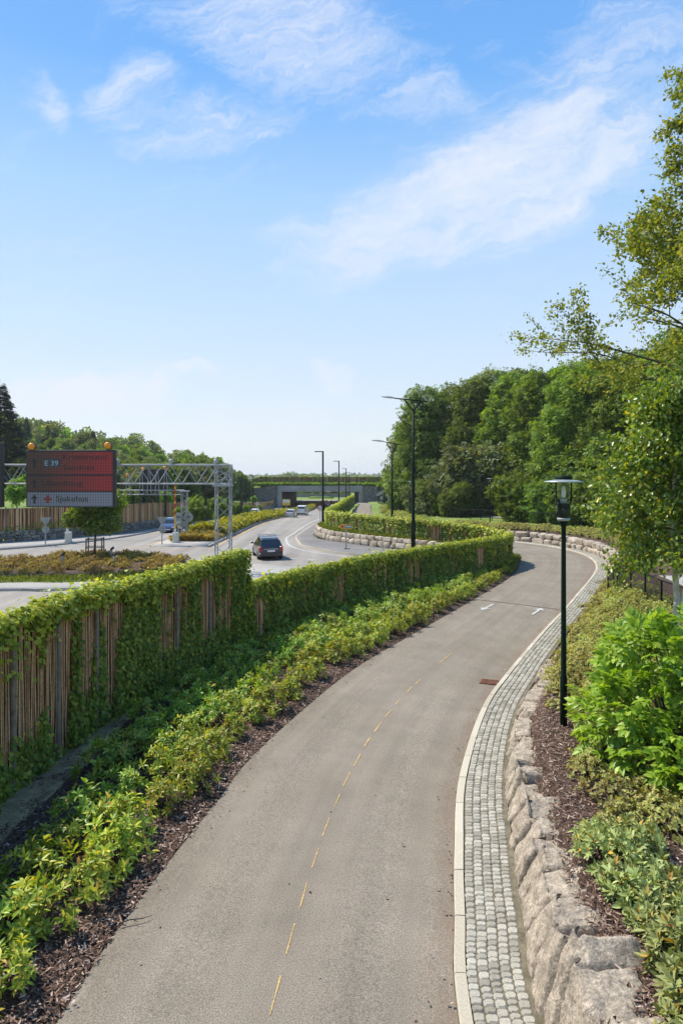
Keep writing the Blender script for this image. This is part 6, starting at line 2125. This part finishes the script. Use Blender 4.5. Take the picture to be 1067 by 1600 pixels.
# ------- the young lime on the junction island, tied to a timber frame
x, y = PXM(149, 0, 46.6)[0], 46.6
lb = [(0, 0, 3.2, 1.2, 1.2, 1.1)] + [(1.15 * math.cos(a * 1.9), 1.15 * math.sin(a * 1.9), rng.uniform(2.2, 4.6), .75, .75, .6) for a in range(10)] + [(-1.5, 0, 2.6, .6, .6, .4), (1.3, -.4, 2.3, .7, .7, .5), (0, 0, 5, .6, .6, .8)]
it = thing('island_tree', 'small round-headed tree on the junction island below the big road sign', 'tree', (x, y, .12))
part('crown', crown_mesh('crown', lb, 3600, (.2, .36), M['wood_leaf'], 401, inner=.3), it)
part('trunk', trunk_mesh('trunk', 4.6, .09, 401, M['bark'], 7, .005, .45, .25), it)
ts = thing('tree_stake_frame', 'square timber frame holding the trunk of the island tree', 'tree support', (x, y, .12), R(12))
for sx in (-1, 1):
    for sy in (-1, 1):
        b = MB(); b.tube([(sx * .52, sy * .52, 0), (sx * .5, sy * .5, 1.35)], .045, 8); b.obj('stake', M['timber'], ts)
b = MB()
for z in (.72, 1.28):
    for (a, c) in (((-1, -1), (1, -1)), ((1, -1), (1, 1)), ((1, 1), (-1, 1)), ((-1, 1), (-1, -1))):
        b.tube([(a[0] * .53, a[1] * .53, z), (c[0] * .53, c[1] * .53, z)], .03, 6)
b.obj('cross_rail', M['timber'], ts)

# ------- branching trees close by
class Grow:
    def __init__(self, seed):
        self.b = MB(); self.r = np.random.default_rng(seed); self.tips = []; self.nodes = 0

    def limb(self, p, d, L_, rad, depth, grav=0.0, wander=.18, kids=5, spread=.7, shrink=.62, first=.25, nodes=7, flat=0.0):
        r = self.r
        p = np.array(p, float); d = norm(np.array(d, float))
        pts = [p.copy()]; dirs = [d.copy()]
        for k in range(nodes):
            d = norm(d + r.normal(0, wander, 3) + (0, 0, grav))
            p = p + d * L_ / nodes
            pts.append(p.copy()); dirs.append(d.copy())
        rads = [max(.006, rad * (1 - .8 * k / nodes)) for k in range(nodes + 1)]
        self.b.tube([Vector(q) for q in pts], rads, 6 if rad > .03 else 4, False)
        if depth == 0:
            for k in range(2, nodes + 1):
                self.tips.append((pts[k], dirs[k]))
            return
        for i in range(kids):
            f = first + (1 - first) * (i + r.uniform(.1, .9)) / kids
            k = min(nodes - 1, int(f * nodes)); u = f * nodes - k
            q = pts[k] + (pts[k + 1] - pts[k]) * u
            side = norm(np.cross(dirs[k], r.normal(size=3)))
            side[2] *= 1 - flat
            nd = norm(dirs[k] * (1 - spread * .6) + side * spread)
            self.limb(q, nd, L_ * shrink * r.uniform(.7, 1.15) * (1.1 - .45 * f), rads[k] * .62, depth - 1, grav, wander, max(3, kids - 1), spread, shrink, first * .7, max(4, nodes - 1), flat)
        self.tips.append((pts[-1], dirs[-1]))

    def leaves(self, name, per, size, rad, mat, droop=.2, tmpl=LEAF, keepf=None):
        r = self.r
        P = np.array([t[0] for t in self.tips]); D_ = np.array([t[1] for t in self.tips])
        P = np.repeat(P, per, 0); D_ = np.repeat(D_, per, 0)
        P = P + r.normal(0, rad, P.shape)
        ax = D_ * .5 + r.normal(0, .6, P.shape) + (0, 0, -droop)
        nr = r.normal(0, .6, P.shape) + (0, 0, .8)
        if keepf is not None:
            k = keepf(P); P, ax, nr = P[k], ax[k], nr[k]
        return scatter(name, *tmpl, P, ax, nr, r.uniform(*size, len(P)), mat)


# the big tree whose branches hang into the picture
bx, by = 16.6, 22.5
gr_ = Grow(51)
z0_ = gz(bx, by)
trk = [(bx, by, z0_ - .3), (bx + .1, by, 4.0), (bx - .15, by + .1, 8.0), (bx - .2, by, 12.0), (bx - .35, by + .1, 16), (bx - .4, by, 19)]
gr_.b.tube(trk, [.42, .34, .27, .2, .12, .04], 12)
# the long low bough
low = [(bx - .1, by, 7.6), (14.6, by - .3, 8.6), (12.8, by - .5, 8.85), (11.4, by - .4, 8.75), (9.9, by - .3, 8.75), (8.5, by - .2, 9.2)]
gr_.b.tube(low, [.17, .13, .1, .075, .05, .02], 8, False)
for (p, d, L_, ra) in [((11.3, by - .4, 8.8), (-.85, .1, .42), 4.2, .045), ((12.4, by - .5, 8.85), (-.62, -.2, .55), 4.6, .05), ((9.9, by - .3, 8.8), (-.8, .2, .45), 3.4, .032), ((12.2, by - .5, 8.85), (-.9, .35, .25), 3.8, .035), ((8.6, by - .2, 9.1), (-.8, -.3, .5), 2.2, .022),
                       ((10.6, by - .4, 8.75), (-.8, -.4, -.18), 2.8, .025), ((13.2, by - .4, 8.8), (-.5, .3, .8), 3.2, .045)]:
    gr_.limb(p, d, L_ * 1.18, ra, 1, .015, .13, 11, .6, .4, .25, 8, .3)
ntip = len(gr_.tips)
for k, z in enumerate(np.linspace(7.9, 18.2, 42)):
    a = math.pi + (k * 2.4) % 3.6 - 1.8
    f = (z - 7.9) / 10.3
    L_ = np.interp(f, [0, .25, .6, 1], [5.6, 6.5, 6.2, 3.6]) * gr_.r.uniform(.85, 1.1)
    gr_.limb((bx - .2, by, z), (math.cos(a), math.sin(a) * .9, .38 + .3 * f), L_, .09 * (1 - .5 * f), 2, .0, .14, 7, .6, .46, .22, 7, .2)
bt = thing('overhanging_tree', 'tall light-leaved tree at the edge of the view, its low bough reaching over the lamp', 'tree')
part('branch', gr_.b.mesh('branch', M['bark']), bt)
alltips = gr_.tips
gr_.tips = alltips[ntip:]
part('crown', gr_.leaves('crown', 12, (.1, .18), .14, M['beech_leaf'], .15), bt)
gr_.tips = alltips[:ntip]
part('bough_foliage', gr_.leaves('bough_foliage', 9, (.08, .15), .10, M['beech_leaf'], .15), bt)
print('TREE tips', len(gr_.tips))

# the birch by the chain-link fence
bx, by = 9.05, 18.6
z0_ = gz(bx, by) + .05
g2_ = Grow(61)
g2_.b.tube([(bx, by, z0_ - .2), (bx + .08, by, 2.2), (bx - .05, by + .05, 4.2), (bx + .1, by, 6.4), (bx + .1, by, 8.3)], [.1, .085, .065, .04, .012], 10)
g2_.b.tube([(bx + .05, by, 1.5), (bx + .35, by - .1, 3.0), (bx + .75, by, 5.2), (bx + .9, by, 7.2)], [.06, .05, .035, .012], 8)
birch_stem = g2_.b.mesh('trunk', M['birch_bark']); g2_.b = MB()
nb = 64
for k in range(nb):
    f = (k + .5) / nb
    z = 3.15 + 4.9 * f
    a = k * 2.4
    L_ = np.interp(f, [0, .2, .55, 1], [1.55, 2.05, 1.75, .6]) * g2_.r.uniform(.6, 1.25)
    g2_.limb((bx, by, z), (math.cos(a), math.sin(a), .45), L_, .03 * (1 - .5 * f), 1, -.1, .12, 7, .65, .42, .2, 7)
bi = thing('birch', 'slender white-stemmed birch with glossy leaves beside the chain-link fence', 'tree')
part('trunk', birch_stem, bi)
part('branch', g2_.b.mesh('branch', M['bark']), bi)
part('crown', g2_.leaves('crown', 11, (.09, .165), .17, M['birch_leaf'], .55), bi)
print('BIRCH tips', len(g2_.tips))

# the big bright bush beside the lamp, and a lower neighbour
def elder(name, label, loc, lobes, n, size, seed):
    r = np.random.default_rng(seed)
    Lb = np.array(lobes, float)
    ar = Lb[:, 3] * Lb[:, 5]
    idx = r.choice(len(Lb), n, p=ar / ar.sum())
    d = norm(r.normal(size=(n, 3)) + (0, 0, .25))
    rad = np.where(r.random(n) < .2, r.uniform(.5, .85, n), r.uniform(.85, 1.12, n))
    P = Lb[idx, :3] + d * rad[:, None] * Lb[idx, 3:]
    keep = P[:, 2] > .05
    for k in range(len(Lb)):
        keep &= ~(((((P - Lb[k, :3]) / Lb[k, 3:]) ** 2).sum(1) < .5) & (idx != k))
    P, d = P[keep], d[keep]
    ax = d + r.normal(0, .35, P.shape) + (0, 0, -.05)
    nr = d * .5 + r.normal(0, .3, P.shape) + (0, 0, .9)
    t = thing(name, label, 'shrub', loc)
    part('foliage', scatter('foliage', *PINNATE, P, ax, nr, r.uniform(*size, len(P)), M['elder']), t)
    b = MB()
    for k in range(0, len(P), 14):
        q = Vector(P[k]); b0 = Vector((q.x * .12, q.y * .12, 0))
        b.tube([b0, b0.lerp(q, .5) + Vector((0, 0, .2)), q], [.02, .013, .006], 5, False)
    b.obj('stem', M['bark'], t)
    return t


ex, ey = 5.65, 11.3
elder('elder_bush', 'big bright green pinnate-leaved bush crowding the nearest park lamp', (ex, ey, .66),
      [(0, 0, .95, 1.25, 1.1, 1.05), (-.85, .1, .75, .7, .7, .7), (-1.0, -.2, .45, .55, .5, .5), (.9, .2, 1.25, .9, .9, .9), (.1, .9, 1.3, .9, .9, .75), (-.35, .3, 1.55, .75, .7, .55), (.6, -.5, 1.2, .9, .75, .85), (1.6, .1, 1.1, .9, .9, 1.1), (-.2, -.8, .6, .8, .6, .6), (-.75, -.75, .35, .5, .45, .42), (1.3, 1.3, 1.55, .9, .9, .6), (.35, 1.7, 1.3, .55, .6, .45), (-.2, -1.35, .4, .75, .6, .5), (.5, -1.2, .75, .85, .7, .75), (1.2, -1.0, 1.0, .8, .8, .8), (-.75, -.2, 1.1, .6, .5, .5), (.2, -1.75, .35, .7, .5, .45), (-.45, .2, 1.85, .6, .6, .5), (.4, .2, 2.0, .7, .7, .5)], 3900, (.24, .4), 71)
elder('elder_bush', 'lower bright green bush at the edge of the view below the big one', (6.0, 9.2, .7), [(0, 0, .45, .6, .55, .5), (-.5, -.1, .3, .4, .35, .35), (.5, .2, .6, .6, .6, .6)], 420, (.22, .34), 73)

# ------- distance: a low wooded skyline
def hill_ridge(name, D, x0, x1, hfun, dep, seed):
    xs_ = np.linspace(x0, x1, 160); vs = np.linspace(-1, 1, 9)
    Z = np.array([[-6 + (hfun(x) + 6) * math.exp(-(v * 1.6) ** 2) for v in vs] for x in xs_])
    A = np.stack([np.repeat(xs_[:, None], 9, 1), np.repeat(D + vs[None] * dep, 160, 0), Z], -1)
    return structure(name, up_grid(name, A, M['far_hill']))


M['far_hill'] = mat_ground('far_hill', [(.3, (.03, .05, .02)), (.7, (.06, .085, .03))], scale=.01, fine=.08, fine_amt=.4, bump=.5, dist=5)
hf1 = lambda x: 4 + 8 * float(vnoise(x * .004, 0, 3)) + np.interp(x, [-3000, -900, -200, 300, 900], [30, 14, 2, 6, 26])
hill_ridge('hills', 1500, -3000, 3000, hf1, 260, 3)
hf2 = lambda x: 12 + 16 * float(vnoise(x * .0016, 5, 8)) + np.interp(x, [-6000, -400, 200, 700, 3000], [30, 6, 4, 30, 70])
hill_ridge('hills', 3000, -6000, 6000, hf2, 500, 4)
n = 5200
x = rng.uniform(-900, 700, n)
v = rng.uniform(-1.0, .25, n)
z = np.array([-6 + (hf1(a) + 6) * math.exp(-(b_ * 1.6) ** 2) for a, b_ in zip(x, v)])
me = scatter('distant_wood', *SPRAY, np.c_[x, 1500 + v * 260, z + rng.uniform(-2, 2.5, n) * (.4 + 1.2 * vnoise(x * .03, v, 9))], rng.normal(size=(n, 3)) + (0, 0, .3), rng.normal(size=(n, 3)) + (0, -1, .5), rng.uniform(4, 9, n), M['wood_leaf'])
tag(link('distant_wood', me), 'low dark wooded skyline far beyond the planted bridge', None, None, 'stuff')
lb = [(rng.uniform(-26, 26), rng.uniform(-8, 8), rng.uniform(6, 15), 10, 10, rng.uniform(5, 8)) for _ in range(9)]
xk = PXM(469, 0, 900)[0]
tg = thing('tree_clump', 'distant square clump of trees on the skyline above the underpass', 'tree', (xk, 900, -3.5))
part('crown', crown_mesh('crown', lb, 1500, (3, 6), M['wood_leaf'], 500), tg)
tg.scale = (.85, .85, .72)
# fields and a low barrier seen through the underpass
strip('far_verge', [(-14.5, 300), (-12, 420)], [(-4, 300), (-2, 420)], .3, M['grass'], zf=lambda y: np.zeros(np.shape(y)) - 3.0)
b = MB(); b.bevbox(-34, 24, 318, 319, -3.6, -1.6, .05); tag(link('roadside_wall', b.mesh('roadside_wall', M['stone_grey'])), 'grey stone wall across the far end of the underpass', 'stone wall')
hd = thing('far_hedge', 'green hedge across the far end of the underpass view', 'hedge')
n = 2600
part('foliage', scatter('foliage', *SPRAY, np.c_[rng.uniform(-45, 30, n), rng.uniform(338, 346, n), -3 + rng.uniform(0, 5, n)], rng.normal(size=(n, 3)), rng.normal(size=(n, 3)) + (0, -.5, .8), rng.uniform(1, 2, n), M['wood_leaf_light']), hd)
# =================================================================== SKY, SUN, CAMERA
SUN_AZ, SUN_EL = -62.0, 54.0        # degrees clockwise from the view direction; height
w = bpy.data.worlds.new('World'); scene.world = w; w.use_nodes = True
N, L = w.node_tree.nodes, w.node_tree.links
bg = N['Background']
sky = N.new('ShaderNodeTexSky'); sky.sky_type = 'NISHITA'; sky.sun_disc = False
sky.sun_elevation = R(SUN_EL); sky.sun_rotation = R(SUN_AZ)
sky.air_density = 1.0; sky.dust_density = .6; sky.ozone_density = 2.2; sky.altitude = 0


def math_(op, a, b=None, c=None):
    n = N.new('ShaderNodeMath'); n.operation = op
    for i, v in enumerate((a, b, c)):
        if v is None: continue
        if isinstance(v, (int, float)): n.inputs[i].default_value = v
        else: L.new(v, n.inputs[i])
    return n.outputs[0]


def sstep(x, lo, hi):
    n = N.new('ShaderNodeMapRange'); n.interpolation_type = 'SMOOTHSTEP'
    n.inputs['From Min'].default_value = lo; n.inputs['From Max'].default_value = hi
    L.new(x, n.inputs['Value'])
    return n.outputs['Result']


tc = N.new('ShaderNodeTexCoord'); sp_ = N.new('ShaderNodeSeparateXYZ'); L.new(tc.outputs['Generated'], sp_.inputs[0])
yy = math_('MAXIMUM', sp_.outputs['Y'], .02)
U0 = math_('DIVIDE', sp_.outputs['X'], yy); V0 = math_('DIVIDE', sp_.outputs['Z'], yy)
# wind-drawn wisps: the cloud field is warped by two scales of turbulence
def warp_noise(sc, seed):
    cb = N.new('ShaderNodeCombineXYZ'); L.new(U0, cb.inputs[0]); L.new(V0, cb.inputs[1]); cb.inputs[2].default_value = seed
    n = N.new('ShaderNodeTexNoise'); n.inputs['Scale'].default_value = sc; n.inputs['Detail'].default_value = 5; n.inputs['Roughness'].default_value = .62
    L.new(cb.outputs[0], n.inputs['Vector'])
    return math_('SUBTRACT', n.outputs['Fac'], .5)
U = math_('ADD', U0, math_('MULTIPLY', warp_noise(7.0, 1.7), .16)); V = math_('ADD', V0, math_('MULTIPLY', warp_noise(8.0, 5.2), .11))


def noise(su, sv, ang, scale, detail=8, rough=.6, dist=.6, seed=0.0):
    ca, sa = math.cos(ang), math.sin(ang)
    a = math_('ADD', math_('MULTIPLY', U, ca), math_('MULTIPLY', V, sa)); b = math_('SUBTRACT', math_('MULTIPLY', V, ca), math_('MULTIPLY', U, sa))
    cb = N.new('ShaderNodeCombineXYZ'); L.new(math_('MULTIPLY', a, su), cb.inputs[0]); L.new(math_('MULTIPLY', b, sv), cb.inputs[1]); cb.inputs[2].default_value = seed
    n = N.new('ShaderNodeTexNoise'); n.inputs['Scale'].default_value = scale; n.inputs['Detail'].default_value = detail; n.inputs['Roughness'].default_value = rough; n.inputs['Distortion'].default_value = dist
    L.new(cb.outputs[0], n.inputs['Vector'])
    return n.outputs['Fac']


def patch(cu, cv, ru, rv, ang):
    """soft elliptical region of the sky where a bank of cirrus hangs"""
    ca, sa = math.cos(ang), math.sin(ang)
    u = math_('SUBTRACT', U, cu); v = math_('SUBTRACT', V, cv)
    a = math_('DIVIDE', math_('ADD', math_('MULTIPLY', u, ca), math_('MULTIPLY', v, sa)), ru)
    b = math_('DIVIDE', math_('SUBTRACT', math_('MULTIPLY', v, ca), math_('MULTIPLY', u, sa)), rv)
    d = math_('ADD', math_('MULTIPLY', a, a), math_('MULTIPLY', b, b))
    return sstep(math_('SUBTRACT', 1.0, d), 0.0, 1.0)


uv = lambda px, py: ((px - CX) / FPX, (HZ - py) / FPX)
banks = None
for (px, py, rx, ry, ang, amt) in [(760, 285, 430, 130, .42, .8), (560, 360, 200, 60, .15, .6), (430, 40, 290, 140, -.25, .56), (620, 120, 200, 90, -.4, .36), (210, 150, 95, 75, .6, .52), (70, 145, 80, 50, -.5, .46), (330, 190, 190, 60, .1, .46), (900, 120, 260, 90, .6, .3), (980, 70, 190, 150, .5, .42), (560, 130, 150, 90, -.6, .3), (110, 615, 230, 55, .05, .85), (520, 600, 75, 24, -.5, .6), (300, 582, 80, 16, -.08, .7), (350, 665, 460, 60, .05, .45)]:
    u, v = uv(px, py)
    p = math_('MULTIPLY', patch(u, v, rx / FPX, ry / FPX, ang), amt)
    banks = p if banks is None else math_('MAXIMUM', banks, p)
n1 = noise(1.0, 2.1, .38, 3.2, 9, .62, .9, 3.3)
n2 = noise(1.0, 5.0, .32, 11.0, 9, .68, .7, 8.0)
n3 = noise(1.0, 2.4, .1, 30.0, 6, .7, .4, 2.0)
nn_ = math_('ADD', math_('ADD', math_('MULTIPLY', n1, .5), math_('MULTIPLY', n2, .36)), math_('MULTIPLY', n3, .14))
cov = math_('ADD', banks, math_('MULTIPLY', math_('SUBTRACT', nn_, .5), 2.6))
cloud = sstep(cov, .04, 1.1)
mx = N.new('ShaderNodeMix'); mx.data_type = 'RGBA'
L.new(math_('MULTIPLY', cloud, .88), mx.inputs[0])
# summer haze: pale at the horizon, clear blue higher up
mh = N.new('ShaderNodeMix'); mh.data_type = 'RGBA'; mh.inputs[0].default_value = .85
hr = N.new('ShaderNodeValToRGB'); el_ = hr.color_ramp.elements
stops_ = [(0.0, (4.1, 4.3, 4.4)), (.05, (4.1, 4.35, 4.5)), (.22, (3.05, 3.9, 5.0)), (.38, (2.1, 3.35, 5.0)), (.51, (.9, 2.35, 4.9)), (.75, (.55, 1.7, 4.2))]
while len(el_) < len(stops_): el_.new(.5)
for e_, (p_e, c_e) in zip(el_, stops_):
    e_.position = p_e; e_.color = (*c_e, 1)
L.new(sp_.outputs['Z'], hr.inputs['Fac'])
sat = N.new('ShaderNodeHueSaturation'); sat.inputs['Saturation'].default_value = SKY_SAT if 'SKY_SAT' in globals() else 1.1
sat.inputs['Value'].default_value = .9; sat.inputs['Hue'].default_value = .492
L.new(sky.outputs[0], sat.inputs['Color'])
L.new(sat.outputs[0], mh.inputs[6]); L.new(hr.outputs['Color'], mh.inputs[7])
L.new(mh.outputs[2], mx.inputs[6]); mx.inputs[7].default_value = (4.25, 4.45, 4.9, 1)
L.new(mx.outputs[2], bg.inputs['Color'])
bg.inputs['Strength'].default_value = .13

sd = bpy.data.lights.new('sun', 'SUN'); sd.energy = 4.4; sd.angle = R(.5); sd.color = (1, .935, .82)
so_ = bpy.data.objects.new('sun', sd); COL.objects.link(so_)
az, el = R(SUN_AZ), R(SUN_EL)
to = Vector((math.sin(az) * math.cos(el), math.cos(az) * math.cos(el), math.sin(el)))
so_.rotation_euler = (-to).to_track_quat('-Z', 'Y').to_euler()
so_.location = to * 60

cd = bpy.data.cameras.new('camera'); cam = bpy.data.objects.new('camera', cd); COL.objects.link(cam)
cam.location = (0, 0, CAM_H); cam.rotation_euler = (R(90), 0, 0)
cd.sensor_fit = 'VERTICAL'; cd.sensor_height = 36; cd.lens = 24
cd.shift_y = -(800 - HZ) / 1600
cd.clip_start = .1; cd.clip_end = 12000
scene.camera = cam
scene.view_settings.view_transform = 'Standard'; scene.view_settings.look = 'None'
scene.view_settings.exposure = .65; scene.view_settings.gamma = 1
scene.cycles.max_bounces = 8; scene.cycles.transparent_max_bounces = 12
scene.cycles.use_denoising = True

# summer air: one closed box of thin haze round the place
hb = MB().box(-5150, 5150, -230, 5400, -9, 95)
hz_o = link('haze', hb.mesh('haze'))
tag(hz_o, 'thin summer haze in the air', None, None, 'stuff')
hm = bpy.data.materials.new('haze'); hm.use_nodes = True
hn = hm.node_tree.nodes; hn.remove(hn['Principled BSDF'])
pv = hn.new('ShaderNodeVolumePrincipled'); pv.inputs['Color'].default_value = (.86, .92, 1, 1); pv.inputs['Density'].default_value = .00017; pv.inputs['Anisotropy'].default_value = .2
hm.node_tree.links.new(pv.outputs[0], hn['Material Output'].inputs['Volume'])
hz_o.data.materials.append(hm)
